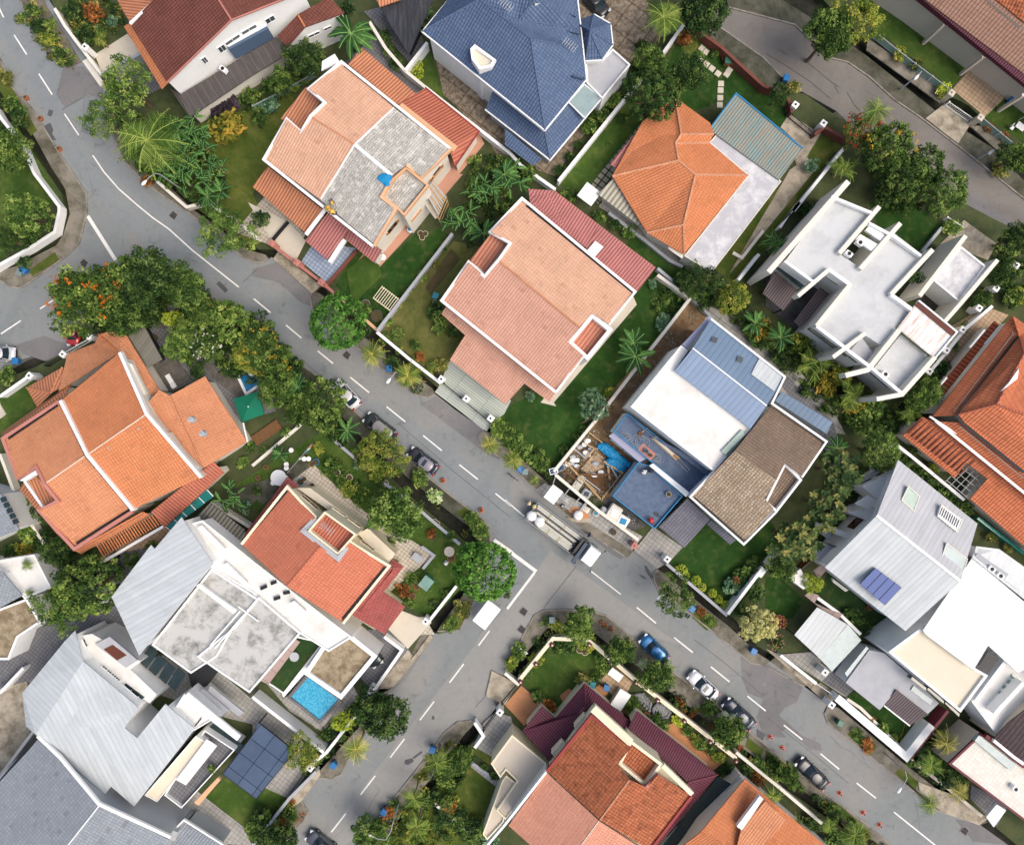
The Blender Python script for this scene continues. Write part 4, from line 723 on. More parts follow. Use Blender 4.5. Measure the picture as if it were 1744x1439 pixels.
# -- pale blue metal roof house with solar panel
h = house('house', 'house with pale blue grey metal roof carrying a blue solar panel and skylights', 'house', '1520,920')
roof(h, ['11| 895,250,7 1430,680,7 1315,1068,8.6 750,625,8.6'], 'm_lilac', name='roof'); roof(h, ['11| 750,625,8.6 1315,1068,8.6 945,1405,6.6 400,975,6.6'], 'm_pale', name='roof')
q = inset([Wd(p, 6.3) for p in P('11| 895,270 1425,690 1300,1060 945,1400 410,975 750,640')], .35); mb = MB(); mb.prism(q, .12); mb.build('wall', M['white'], h); regwalls(h, q); par(h, '11| 750,625,8.68 1315,1068,8.68', 'white', .3, .08, name='ridge_cap')
for s_, z_, m_ in (('11| 965,430 1040,495 1002,597 920,522', 7.9, 'glassgreen'), ('11| 1190,555 1328,657 1296,738 1163,630', 7.8, 'white'), ('11| 1225,812 1363,920 1320,1052 1178,942', 8.3, 'glasspale')):
    o = slab(h, s_, m_, z_, .35, 'skylight'); par(o, s_, 'offwhite', .1, .1, True, 'frame', z_+.05)
    if m_ == 'white':
        for i in range(9): a = P('11| %d,%d %d,%d' % (1195+i*14, 570+i*10.5, 1175+i*14, 622+i*10.5), z_+.06); mb = MB(); mb.bar(Wd(a[0]), Wd(a[1]), .05, .05); mb.build('louvre', M['dark'], o)
o = slab(h, '11| 740,978 918,1110 805,1232 637,1085', 'dark', 7.75, .1, 'solar_panel'); M['pv'] = gloss('solar_cells', '2f5098', .5)
for i in range(4):
    u0 = i/4+.012; u1 = (i+1)/4-.012; A, B, C_, D = P('11| 740,978 918,1110 805,1232 637,1085')
    L_ = lambda a, b, t: (a[0]+(b[0]-a[0])*t, a[1]+(b[1]-a[1])*t, 7.8); mb = MB(); mb.prism([Wd(L_(A, B, u0)), Wd(L_(A, B, u1)), Wd(L_(D, C_, u1)), Wd(L_(D, C_, u0))], 7.76); mb.build('cell_row', M['pv'], o)
flat(h, '11| 650,430 860,325 830,400 760,520', 4.6, 'roofwhite', 'white', .0, rname='bay_roof'); flat(h, '11| 555,605 760,565 700,665', 4.6, 'roofwhite', 'white', 0, rname='bay_roof'); flat(h, '11| 440,700 600,760 590,800 440,735', 4.4, 'roofwhite', 'white', 0, rname='bay_roof')
flat(h, '11| 325,905 420,820 525,850 415,950', 3.3, 'slabgrey', 'white', 0, rname='bay_roof'); flat(h, '11| 150,1045 235,985 310,1095 255,1125', 3.0, 'roofwhite', 'white', 0, rname='bay_roof'); slab(h, '11| 600,545 690,490 750,520 700,590', 'roofwhite', 5.0, .2, 'bay_roof')
slab(h, '11| 375,750 440,700 440,800', 'slabgrey', 3.0, .2, 'canopy'); slab(h, '11| 640,400 760,300 800,310 640,440', 'slabgrey', 3.4, .2, 'canopy'); slab(h, '11| 320,1000 390,940 430,975 360,1050', 'pinkdeck', 2.4, .2, 'ledge'); slab(h, '11| 265,1165 300,1140 360,1165 330,1215 430,1260 520,1290 480,1340 430,1300', 'pinkdeck', 2.2, .25, 'wall_cap')
slab(h, '11| 450,1050 560,1130 540,1140 455,1075', 'offwhite', 2.6, .3, 'bench')
for s_, m_ in (('11| 670,470 740,430', 'brownglass'), ('11| 770,390 840,350', 'brownglass'), ('11| 560,680 680,660', 'brownglass'), ('11| 450,800 560,830', 'brownglass'), ('11| 240,980 370,930', 'brownglass')): win(h, s_, 1.5, m_, 'dark', 2, 3.6)
slab(h, 's| 1392,1034 1443,1063 1396,1121 1353,1081', 'm_pale', 3.0, .08, 'canopy'); slab(h, 's| 1444,1063 1467,1090 1417,1143 1396,1121', 'glasspale', 2.9, .06, 'canopy'); posts(h, 's| 1354,1081 1394,1119 1416,1141 1441,1064', 'dark', 2.9, .1)
# -- white metal roof house right edge
h = house('house', 'house with white ribbed metal roof and cream terrace at the lower right edge', 'house', '1650,1110')
roof(h, ['s| 1656,950,7.8 1744,1024,7.8 1830,1095,7.8 1830,1200,7 1744,1140,7 1734,1146,7 1683,1099,7 1658,1141,6.8 1576,1080,6.8 1572,1073,6.9'], 'm_white', 'white', .4); roof(h, ['s| 1663,930,6.8 1702,935,6.6 1744,965,6.6 1850,1046,6.6 1850,1115,8 1744,1020,8 1656,950,8'], 'm_white', 'white', .4, name='rear_roof')
for i, s_ in enumerate(('21| 1230,370', '21| 1370,480')): acunit(s_, 7.4, ['left one of the twin fan units sunk in the white ribbed roof', 'right one of the twin fan units sunk in the white ribbed roof'][i], R(-37))
slab(h, '21| 935,180 1000,110 1240,280 1500,450 1400,560 1150,380', 'greyw', 7.75, .1, 'plant_well')
flat(h, 's| 1513,1110 1578,1062 1662,1138 1683,1150 1636,1213', 5.9, 'roofcream', 'white', .3, .3, rname='terrace'); flat(h, '15| 700,110 800,130 1000,300 1170,470 1090,545 885,380 770,515 540,330', 3.2, 'slabgrey', 'white', .0, rname='lower_terrace')
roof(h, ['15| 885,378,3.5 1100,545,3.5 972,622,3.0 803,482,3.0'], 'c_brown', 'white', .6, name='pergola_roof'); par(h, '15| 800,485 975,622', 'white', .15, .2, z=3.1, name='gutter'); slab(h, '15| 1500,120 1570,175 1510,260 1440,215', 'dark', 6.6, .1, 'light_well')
flat(h, 's| 1655,1195 1700,1115 1760,1150 1900,1250 1820,1330 1700,1255', 4.6, 'roofwhite', 'white', .0, rname='wing_roof'); par(h, '15| 1640,160 1420,455', 'white', .4, 2.5, z=6.4, name='fin_wall'); par(h, '15| 1744,330 1550,540', 'white', .45, 2.2, z=6.0, name='fin_wall')
for i in range(4): slab(h, '15| %d,%d %d,%d %d,%d %d,%d' % (1655-i*29, 290+i*37, 1670-i*29, 272+i*37, 1712-i*29, 300+i*37, 1697-i*29, 318+i*37), 'glassgreen', 4.75, .06, 'window_slot')
for s_ in ('15| 980,305 1080,385 1085,365 990,290', '15| 1090,375 1200,470 1205,455 1100,360', '15| 1210,470 1305,560 1310,540 1215,455'): slab(h, s_, 'glassdark', 5.2, .8, 'window')
slab(h, '15| 535,265 680,85 695,100 550,290', 'glasspale', 3.5, .1, 'skylight'); slab(h, '15| 980,380 1000,350 1130,450 1110,480', 'glasspale', 3.35, .08, 'skylight')
# -- cream terrace roof bottom right
h = house('house', 'low house with cream tiled terrace roof and maroon trim in the lower right corner', 'house', '1700,1330')
flat(h, '15| 1455,670 1800,930 2000,1100 2000,1450 1744,1262 1235,878', 4.0, 'rooftile', 'beige', .12, .25, pmat='maroon', rname='terrace_roof'); slab(h, '15| 1440,685 1695,885 1655,925 1412,722', 'glasspale', 4.5, .5, 'glass_screen'); roof(h, ['15| 2000,330,6.5 2000,1100,5 1744,880,5 1540,710,5 1640,600,5.5 1744,520,6'], 't_choc', 'beige', .3, name='shingle_roof')
par(h, '15| 1490,690 1744,900', 'maroon', .4, .4, z=4.8, name='trim'); par(h, '15| 1540,720 1680,835 1744,880', 'white', .35, .4, z=5.1, name='trim'); slab(h, '15| 1560,1150 1625,1190 1540,1305 1490,1235', 'white', 2.9, .3, 'gate_roof'); acunit('15| 1690,1050', 4.0, 'long grey roof ventilator on the cream tiled terrace', R(-40))
# -- terracotta and maroon house bottom centre
h = house('house', 'house with moss stained terracotta roof above maroon skirt roofs, bottom centre', 'house', '1050,1290')
roof(h, ['14| 585,560,6.6 845,775 760,880 840,985,8.4 640,1255,8.4 290,930,6.6', '14| 840,985,8.4 955,1035 1035,950 1260,1095,6.6 980,1460,6.6 640,1255,8.4'], 't_old', ridge='t_orange')
q = inset([Wd(p, 6.2) for p in P('14| 600,500 850,725 1060,885 1265,1090 985,1480 640,1400 290,930')], .2); mb = MB(); mb.prism(q, .12); mb.build('wall', M['cream'], h); regwalls(h, q)
par(h, '14| 595,505,6.9 850,735,7.4', 'cream', .9, .7); par(h, '14| 1065,890,7.3 1265,1085,6.8', 'cream', .5, .7); par(h, '14| 845,775,7.4 585,555,6.8 285,930,6.8', 'redtrim', .3, .4); par(h, '14| 1262,1097,6.85 975,1470,6.85', 'redtrim', .3, .4); par(h, '14| 955,1038,7.9 1040,950,7.5', 'pinkish', .3, .4)
flat(h, '14| 848,715 1068,880 952,1040 765,880', 6.4, 't_old', 'cream', .8, .32, rname='tower_roof')
roof(h, ['14| 540,335,3.6 545,525,4.4 300,862,4.4 118,655,3.2 250,490,3.2 340,572,3.2', '14| 540,335,3.6 848,592,3.3 822,690,4.2 600,500,4.6 545,525,4.4'], 't_maroon', 'cream', .4, name='skirt_roof', ridge='maroon')
roof(h, ['14| 892,520,3.3 1437,950,3.3 1235,1003,4.4 835,635,4.4', '14| 1437,950,3.3 1020,1450,3.3 960,1450,4.4 1235,1003,4.4'], 't_maroon', 'cream', .4, name='skirt_roof', ridge='maroon')
for s_ in ('14| 535,545 560,560 490,650 465,625', '14| 385,725 410,745 340,835 312,805', '14| 690,590 720,575 700,625 670,610'): flat(h, s_, 5.2, 'roofcream', 'cream', .1, .1, rname='bay_roof')
M['t_sal2'] = tiles('t_sal2', 'dc947a', 'e4a084', 'c07e68', mort=.07, big=.12, stain=.12, stc='9a6450')
h = house('house', 'salmon tiled half of the twin house joined to the terracotta one, bottom edge', 'house', '960,1400')
roof(h, ['14| 283,938,6.62 634,1262,8.42 380,1610,8.42 25,1295,6.62', '14| 634,1262,8.42 965,1475,6.62 700,1830,6.62 380,1610,8.42'], 't_sal2', 'offwhite', .25, ridge='offwhite', rw=.1)
par(h, '14| 278,935,7.2 0,1290,7.2 -120,1430,7.2', 'white', .25, .6)
flat(h, 's| 872,1251 934,1302 862,1397 845,1380 880,1330 862,1312 852,1325 836,1300', 3.3, 'annex', 'cream', .2, .2, rname='terrace'); flat(h, 's| 855,1330 862,1320 884,1337 862,1372 858,1400 830,1430 822,1420', 3.0, 'annex', 'cream', .25, .15, rname='terrace')
# -- orange house bottom right
h = house('house', 'bright orange tiled house cut by the bottom edge, right of the maroon roofs', 'house', '1300,1410')
roof(h, ['s| 1269,1326,4.6 1440,1468,4.6 1400,1530,6 1220,1500,6'.replace('1220,1500,6', '1195,1415,6'), 's| 1269,1326,4.6 1195,1415,6 1140,1470,4.6 1165,1439,4.6'.replace('s| 1269,1326,4.6 1195,1415,6 ', 's| 1195,1415,6 1400,1530,6 ')], 't_deep', 'offwhite', .4)
slab(h, '14| 1440,965 1540,1020 1140,1480 1040,1440', 'glassdark', 2.8, .1, 'glazed_roof'); slab(h, '14| 1720,1095 1744,1115 1600,1325 1565,1300', 'white', 6.4, .5, 'parapet'); slab(h, '14| 1590,950 1615,985 1180,1500 1130,1500', 'slabgrey', 3.2, .2, 'ledge'); slab(h, '14| 1600,1300 1760,1130 1900,1260 1500,1700', 't_left', 6.3, .2, 'upper_roof')
# -- orange house left of junction
h = house('house', 'cream walled house with coral red tiled roof and patio garden, left of the junction', 'house', '540,940')
roof(h, ['s| 489,832,6.2 536,881 518,904 545,931,7.8 489,998,7.8 411,926,6.2', 's| 545,931,7.8 576,950 594,924 660,964,6.2 584,1060,6.2 489,998,7.8'], 't_h13', ridge='t_h13')
q = inset([Wd(p, 5.9) for p in P('s| 489,832 545,880 600,918 660,964 584,1058 489,995 411,926')], .15); mb = MB(); mb.prism(q, .12); mb.build('wall', M['cream'], h); regwalls(h, q)
par(h, 's| 411,927,6.5 489,829,6.5 538,882,7', 'cream', .3, .5); par(h, 's| 594,922,7 663,964,6.5 584,1062,6.5', 'cream', .3, .5); gut(h, 's| 414,924,6.4 489,836,6.4'); gut(h, 's| 656,966,6.4 583,1054,6.4'); par(h, 's| 538,882,7.1 516,904,7.6 576,952,7.6 596,924,7.1', 'greyw', .5, .2, name='flashing')
flat(h, '9| 487,597 702,752 577,892 372,730', 6.5, 't_ribred', 'cream', .9, .2, rname='tower_roof')
slab(h, 's| 489,812 508,826 425,928 405,925', 't_red', 3.2, .12, 'side_canopy'); roof(h, ['s| 668,952,3.4 687,965,3.4 653,1008,3.4 690,1033,3.2 655,1080,3.2 598,1046,4.2 662,968,4.2'], 't_red', 'cream', .5, name='porch_roof')
for s_, z_ in (('9| 345,470 455,560', 4.2), ('9| 525,590 610,645', 4.2), ('9| 630,665 710,730', 4.2), ('9| 740,780 825,850', 4.2), ('9| 780,735 870,820', 2.8)): win(h, s_, 1.0, 'brownglass', 'cream', 2, z_)
flat(h, '9| 300,440 390,440 690,665 670,700', 3.4, 'roofcream', 'cream', 0, rname='ledge'); flat(h, '9| 710,750 780,710 965,885 915,950', 3.3, 'roofcream', 'cream', .0, rname='ledge')
# -- grey concrete house with pool
h = house('house', 'modern house with mould stained concrete flat roofs and a pale metal wing, beside a pool', 'house', '400,1060')
roof(h, ['s| 309,881,7.8 363,960,7.8 237,1116,6.6 190,1016,6.6 257,928 263,935'], 'm_pale', 'white', .3, name='metal_roof')
flat(h, 's| 322,892 345,886 440,962 560,1055 600,1085 560,1110 505,1075 430,1010 360,968', 5.6, 'roofwhite', 'white', .2, .2, rname='flat_roof'); flat(h, 's| 360,968 440,1020 398,1068 370,1118 325,1147 258,1098', 5.9, 'stained', 'white', .2, .2, rname='flat_roof'); flat(h, 's| 440,1016 512,1078 425,1180 335,1118 400,1066', 6.0, 'stained', 'white', .22, .2, rname='flat_roof')
slab(h, '8| 1325,1100 1345,1085 1600,1265 1575,1290', 'white', 6.5, .5, 'beam')
for s_, z_ in (('8| 1500,960 1530,945 1670,1080 1650,1105', 6.3), ('8| 1330,710 1360,690 1520,850 1500,880', 6.3), ('9| 250,1220 280,1200 360,1270 330,1290', 6.2)): slab(h, s_, 'white', z_, .4, 'roof_hatch')
for s_ in ('8| 1610,1240 1744,1340', '8| 1620,1270 1420,1500', '8| 1650,1290 1450,1520'): mb = MB(); a = P(s_, 6.3); mb.tube([Wd(a[0]), Wd(a[1])], .09, 6); mb.build('pipe', M['white'], h)
slab(h, '8| 1280,680 1420,540 1650,720 1660,760 1640,890 1350,660', 'c_grey', 3.4, .15, 'side_roof')
for s_ in ('9| 50,1110 95,1090', '9| 120,1075 160,1060', '9| 140,1180 185,1165', '9| 205,1140 250,1130'): slab(h, s_+' %d,%d %d,%d' % (float(s_.split()[2].split(',')[0])+5, float(s_.split()[2].split(',')[1])+22, float(s_.split()[1].split(',')[0])+5, float(s_.split()[1].split(',')[1])+22), 'dark', 5.9, .05, 'roof_vent')
flat(h, '13| 225,0 480,60 210,408 95,330', 3.4, 'turf', 'white', .15, .15, rname='roof_lawn'); slab(h, '13| 215,5 322,55 108,342 15,300', 'pinkdeck', 3.75, .15, 'deck'); flat(h, '13| 570,-70 845,150 600,445 345,270', 4.2, 'mossroof', 'white', .35, .5, rname='carport_roof')
o = slab(h, '13| 480,60 560,0 350,270 210,430 200,410', 'white', 3.0, .3, 'wall_cap')
for s_ in ('12| 940,190 1010,80', '12| 1000,240 1070,140', '12| 1070,295 1130,190', '12| 1130,340 1200,230'): slab(h, s_+' %s %s' % (','.join(str(float(v)+d_) for v, d_ in zip(s_.split()[2].split(','), (55, 45))), ','.join(str(float(v)+d_) for v, d_ in zip(s_.split()[1].split(','), (50, 45)))), 'glassdark', 3.2, .1, 'glass_roof')
slab(h, '12| 1230,410 1300,390 1270,270 1350,170 1470,260 1400,350 1280,420', 'dark', 2.0, .1, 'canopy')
# -- pale blue metal house bottom left
h = house('house', 'white house with wide pale blue ribbed metal roof, lower left', 'house', '190,1230')
roof(h, ['12| 505,-20,6.2 560,185,7.1 240,680,7 150,400,6.2 430,60,6.2', '12| 150,400,6.2 240,680,7 175,622,6.2', '12| 560,185,7.1 935,500,7 840,635 925,705 1115,475 1315,642,6.4 905,1165,6 750,1030 710,1082 240,680,7'], 'm_pale', 'white', .3)
flat(h, '12| 520,20 620,0 950,185 880,240 1060,410 1010,470 560,150', 5.0, 'roofwhite', 'white', 0, rname='side_roof'); slab(h, '12| 640,70 740,20 930,180 850,230', 'slabgrey', 5.3, .3, 'bay_roof')
flat(h, '12| 1245,403 1445,575 1310,655 1165,525', 5.3, 'roofwhite', 'white', .15, .15, rname='side_roof'); slab(h, '12| 1270,395 1625,690 1600,722 1440,600 1245,425', 'white', 5.8, .3, 'beam')
flat(h, '12| 1380,650 1585,785 1225,1178 1108,1090 1340,720', 3.2, 'pave_dark', 'white', .5, .12, rname='terrace'); slab(h, '12| 1395,712 1465,757 1255,1022 1188,985', 'white', 4.6, .12, 'awning'); flat(h, '12| 1320,690 1390,730 1060,1135 975,1090', 4.2, 'roofcream', 'white', .1, .1, rname='side_roof')
slab(h, '12| 1370,370 1545,515 1490,560 1300,420', 'slabgrey', 3.2, .25, 'canopy'); slab(h, '12| 1420,350 1645,530 1610,560 1400,390', 'slabgrey', 2.9, .2, 'canopy'); slab(h, '12| 1440,600 1700,800 1650,850 1400,640', 'glassdark', 2.6, .1, 'glass_canopy')
for s_ in ('12| 660,250 690,275', '12| 695,275 720,300', '12| 725,300 750,325', '12| 755,320 780,345', '12| 800,380 900,460', '12| 1205,545 1270,495', '12| 1325,635 1385,590', '12| 550,40 600,80'): win(h, s_, .8, 'glassdark', 'white', 2, 5.4)
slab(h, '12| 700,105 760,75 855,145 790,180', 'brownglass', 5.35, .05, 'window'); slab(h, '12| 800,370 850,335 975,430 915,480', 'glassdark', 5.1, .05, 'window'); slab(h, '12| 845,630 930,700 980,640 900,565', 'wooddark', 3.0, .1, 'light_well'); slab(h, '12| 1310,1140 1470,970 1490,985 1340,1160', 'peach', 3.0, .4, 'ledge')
o = slab(h, 's| 434,1246 440,1229 503,1279 436,1361 377,1317', 'dark', 3.1, .12, 'canopy'); M['slatepanel'] = conc('slate_panels', '56667e', '47566e', .6, .4, .65, .5, .15, 2.1, '38445a', .07, 2.1); slab(o, 's| 434,1247 440,1231 501,1279 436,1359 379,1317', 'slatepanel', 3.14, .03, 'panel')
posts(h, 's| 440,1232 500,1278 436,1358', 'dark', 3.0, .12)
# -- slate roof house corner
h = house('house', 'house with big slate grey tiled roof filling the bottom left corner', 'house', '90,1370')
roof(h, ['12| 250,695,6.8 400,835 670,1158,8.4 440,1450,8.4 -100,2100,8.4 -500,1500,6.8', '12| 670,1158,8.4 1140,1390,6.8 900,1900,6.8 -100,2100,8.4 440,1450,8.4'], 't_slate', 'greyw', .4, ridge='white', rw=.14); par(h, '12| 250,690,6.95 400,832,7.4 665,1150,8.5 1150,1375,6.95', 'white', .35, .3)
roof(h, ['12| 1240,1268,3.7 1510,1440,3.7 1380,1650,3.1 1130,1400,3.1'], 't_slate', 'greyw', .4, name='porch_roof'); par(h, '12| 1150,1350,3.8 1240,1258,3.8 1560,1460,3.8', 'white', .2, .3); gut(h, '12| 250,700,6.85 -100,1120,6.85', .4)
flat(h, '12| 380,860 500,910 670,1120 1200,1340 1180,1400 660,1180', 4.5, 'slabgrey', 'greyw', .0, rname='ledge'); slab(h, '12| 710,1080 760,1040 900,1170 780,1140', 'slabgrey', 4.4, .2, 'ledge')
# -- big orange house left
h = house('house', 'big house with burnt orange stepped roofs split by white ridge walls, left side', 'house', '180,740')
roof(h, ['s| 202,602,6.8 248,706,8.3 149,774,8.3 103,683,6.8', 's| 149,774,8.3 248,706,8.3 341,813,6.6 224,868,6.6'], 't_left2', 'offwhite', .3, ridge='offwhite', rw=.1)
roof(h, ['s| 101,686,6.2 144,777,7.5 73,826,7.5 60,798 30,813 7,748,6.2', 's| 144,777,7.5 222,870,6.1 126,932,6.1 68,870 97,852 73,826,7.5'], 't_left', 'offwhite', .25, ridge='offwhite', rw=.1)
par(h, 's| 102,682,7.3 148,775,8.6 226,869,7', 'white', .35, .9); par(h, 's| 203,600,7 249,705,8.5 342,813,6.8', 'white', .35, .6); par(h, 's| 225,871,6.5 126,935,6.5 66,870,6.9 98,853,7.4 76,826,7.7 61,795,7.3 29,814,6.8 4,747,6.4 100,684,6.4', 'pinkish', .35, .45); gut(h, 's| 14,747,6.4 98,690,6.4'); gut(h, 's| 130,925,6.3 220,868,6.3')
slab(h, '8| 130,390 240,320 250,345 165,395', 'white', 6.5, .6, 'ledge'); roof(h, ['8| 170,392,4.8 240,350,4.8 372,520,5.2 285,562,5.2'], 't_rib', name='side_roof'); par(h, '8| 165,395 285,565', 'white', .3, .4, z=5.2)
roof(h, ['4| 665,832,3.2 822,785,3.2 1075,1205,3.6 1000,1260,4.4 800,958,4.4', '4| 455,962,3.2 640,890,3.2 665,832,3.2 800,958,4.4 395,1215,4.4'], 't_left', 'offwhite', .4, name='skirt_roof', ridge='t_left2')
roof(h, ['4| 178,1190,3 420,1052,3 345,1225,4.3', '4| 420,1052,3 480,1150,3.6 345,1225,4.3', '4| 178,1190,3 345,1225,4.3 250,1322,3'], 't_rib', name='pyramid_roof', ridge='t_left'); posts(h, '4| 190,1195 415,1062', 'white', 3.0, .25)
roof(h, ['4| 250,1322,3 480,1160,3.8 4| 410,1300,4.4 8| 20,100,4.4 8,65,3'], 't_rib', 'offwhite', .3, name='skirt_roof'); slab(h, '4| 835,1010,6.6 890,1030,6.2 985,1225,5.6 960,1250,5.6', 'offwhite', None, .5, 'gable_wall')
roof(h, ['s| 271,664,5.2 289,674,4.8 346,797,4.8 328,783,5.2 250,703,5.4 248,690,5.4'], 't_left', 'offwhite', .2, name='barrel_roof'); roof(h, ['s| 289,674,4.6 349,641,3.3 421,752,3.3 346,797,4.6'], 't_left', 'offwhite', .4, name='wing_roof'); slab(h, '8| 1110,70 1140,65 1240,200 1350,310 1290,330', 'offwhite', 6.0, .8, 'gable_wall')
roof(h, ['8| 1020,600,4.2 1440,262,4.2 1512,335,3.3 1110,705,3.3'], 't_ribred', 'offwhite', .5, name='porch_roof'); par(h, '8| 1640,0,3.5 1670,130,3.4', 'white', .12, .2)
for i in range(24):
    a = P('8| %d,%d %d,%d' % (640+i*17.5, 800-i*8+i*0, 700+i*17, 900-i*9.4)); mb = MB(); mb.bar(Wd(a[0], 3.5), Wd(a[1], 3.3), .16, .1); mb.build('slat', M['t_left2'], h)
roof(h, ['8| 500,860,4.6 960,600,4.6 1010,620,3.9 545,885,3.9'], 't_left2', 'offwhite', .3, name='skirt_roof'); par(h, '8| 680,945 1100,700', 'white', .3, .5, z=3.3, name='beam')
roof(h, ['8| 130,450,3.2 165,395,4 490,830,4 430,805,3.2'], 't_rib', name='skirt_roof'); slab(h, '8| 1118,702 1400,450 1450,492 1145,722', 'glassteal', 2.9, .06, 'canopy')
for i in range(6): a = P('8| %d,%d %d,%d' % (1118+i*56, 702-i*50, 1148+i*58, 725-i*46)); mb = MB(); mb.bar(Wd(a[0], 2.98), Wd(a[1], 2.98), .08, .06); mb.build('canopy_bar', M['white'], h)
for s_ in ('8| 940,40', '8| 735,170', '4| 1285,1405', '4| 1360,1500'):
    c = Wd(P(s_, 8.0)[0]); mb = MB(); mb.disc(c-Vector((0, 0, .6)), .32, .6, 12, .4); mb.disc(c, .12, .2, 10); mb.build('roof_vent', M['greyw'], h)
h = house('shed', 'corrugated grey brown shed roof beside the wooden deck of the big orange house', 'shed', '240,585'); roof(h, ['4| 820,770,2.9 935,705,2.9 1095,1000,2.9 1000,1052,2.9'], 'm_shed', 'dark', .6)
# -- left edge houses
h = house('house', 'small grey tiled house at the left edge above the tree', 'house', '10,900'); roof(h, ['8| -300,380,4.5 0,470,4.5 130,720,4.5 0,770,4.5 -300,900,6'], 't_slate', 'white', .3)
for i in range(5): slab(h, '8| %d,%d %d,%d %d,%d %d,%d' % (0+i*20, 510+i*37, 35+i*20, 495+i*37, 50+i*20, 525+i*37, 12+i*20, 540+i*37), 'glassdark', 4.62, .05, 'window')
h = house('house', 'white house with palm plants on its roof terrace, left edge', 'house', '35,985'); flat(h, '8| -200,960 230,888 345,1110 165,1190 60,1060', 3.4, 'roofwhite', 'white', .15, .2, rname='terrace'); roof(h, ['8| -300,900,5 20,1010,5 150,1165,4.4 -20,1260,4.4 -300,1300,5.5'], 't_slate', 'white', .3); flat(h, '8| -200,1330 180,1185 275,1345 120,1450 60,1600 -200,1600', 3.3, 'mossroof', 'white', .25, .25, rname='flat_roof')
# -- top right house
h = house('house', 'long tan tiled house with maroon eave in the top right corner', 'house', '1700,40')
roof(h, ['s| 1573,-2,5.2 1744,126,5.2 1900,245,5.2 1900,90,7.5 1744,38,7.5 1697,0,7.5 1600,-80,7.5 1500,-55,5.2'], 't_tan', 'beige', .5); roof(h, ['s| 1490,-60,4.6 1558,-2,4.6 1744,148,4.6 1900,272,4.6 1900,246,5.15 1744,128,5.15 1571,0,5.15 1500,-55,5.15'], 't_maroon', name='eave_roof')
roof(h, ['s| 1697,0,7.6 1744,38,7.6 1900,90,7.6 1900,-60,9 1700,-100,9'], 't_old', name='rear_roof'); posts(h, '3| 1210,160 1475,380 1744,640', 'beige', 4.4, .35)
# ---------------------------------------------------------------- plants
LM = {'green': ['22331a', '3a5229', '587236', '8c9c54'], 'dark': ['18291a', '293f22', '415a2e', '6a7c44'], 'bright': ['2c4220', '4a6630', '6e8844', 'a0ac60'], 'yellow': ['3c4e20', '5e7430', '868e3e', 'b0aa52'],
      'lime': ['5c7226', '8a9e34', 'b0bc46', 'd4d468'], 'blue': ['2c4634', '456450', '6a8a6c', '92a888'], 'croton': ['36421e', '5c6428', '8a7e32', 'b08e42'], 'purple': ['1f1c24', '2f2a34', '433a48', '5a4a5c'], 'olive': ['38401e', '585e2e', '7e8044', 'aea264'],
      'pale': ['8a8a58', 'aeaa70', 'ccc68c', 'e2dca8'], 'big': ['1b2c1a', '32462a', '4e6038', '86804e'], 'rust': ['42301e', '6a4426', '965e34', 'b88450'], 'palm': ['26381a', '3e5826', '5e7a36', '98a456'], 'dome': ['26431e', '3c642a', '568438', '7aa24e'], 'palmy': ['374e20', '56722e', '7c8e40', 'bcae5e'], 'ban': ['1c3622', '2c4e2c', '446a38', '7c9e5c'], 'stripe': ['5a7a40', '8aa468', 'b8c898', 'dde4c4']}
for k_, v in LM.items(): M['L_'+k_] = leaf('leaves_'+k_, v, k=1.5)
for k_, c_ in (('orange', 'd07a2c'), ('yellow', 'bfa03c'), ('red', 'c0453c'), ('white', 'f0ece4'), ('pink', 'd88a90')): M['F_'+k_] = leaf('petals_'+k_, [c_, c_, c_])
M['bark'] = paint('bark', '6a5a48', 1, .9, .3); M['palmbark'] = paint('palm_bark', '8a7c68', 1, .9, .25)
def rawmesh(name, V, Fn, UV, mat=None):
    """V (n,3); Fn corners per face; UV per vertex"""
    n = len(V); nf = n//Fn; me = bpy.data.meshes.new(name); me.vertices.add(n); me.vertices.foreach_set('co', V.astype('f').ravel())
    me.loops.add(n); me.loops.foreach_set('vertex_index', np.arange(n, dtype='i')); me.polygons.add(nf)
    me.polygons.foreach_set('loop_start', np.arange(0, n, Fn, dtype='i'))
    uv = me.uv_layers.new(name='UVMap'); uv.data.foreach_set('uv', UV.astype('f').ravel()); me.update(); me.validate()
    return me
def cloud(seed, cen, cr, nl, s, asp=.55, up=.5, flat_=1.0):
    g = np.random.default_rng(seed); N = len(cen); cen = np.array(cen)
    c = np.repeat(cen, nl, 0); d = g.normal(size=(N*nl, 3)); d /= np.linalg.norm(d, axis=1)[:, None]
    rad = cr*(g.uniform(.25, 1, (N*nl, 1))**.5)*np.repeat(g.uniform(.7, 1.25, (N, 1)), nl, 0); p = c+d*rad*np.array([1, 1, flat_])
    nrm = d*.6+np.array([0, 0, up])+g.normal(size=d.shape)*.45; nrm /= np.linalg.norm(nrm, axis=1)[:, None]
    t = np.cross(nrm, g.normal(size=d.shape)); t /= np.linalg.norm(t, axis=1)[:, None]; b = np.cross(nrm, t)
    L = s*g.uniform(.7, 1.35, (N*nl, 1))
    q = np.stack([p-t*L, p-b*L*asp+nrm*L*.12, p+t*L, p+b*L*asp+nrm*L*.12], 1).reshape(-1, 3)
    cu = np.repeat(np.repeat(g.uniform(0, 1, N), nl), 4); lu = np.repeat(g.uniform(0, 1, N*nl), 4)
    return q, np.stack([cu, lu], 1)
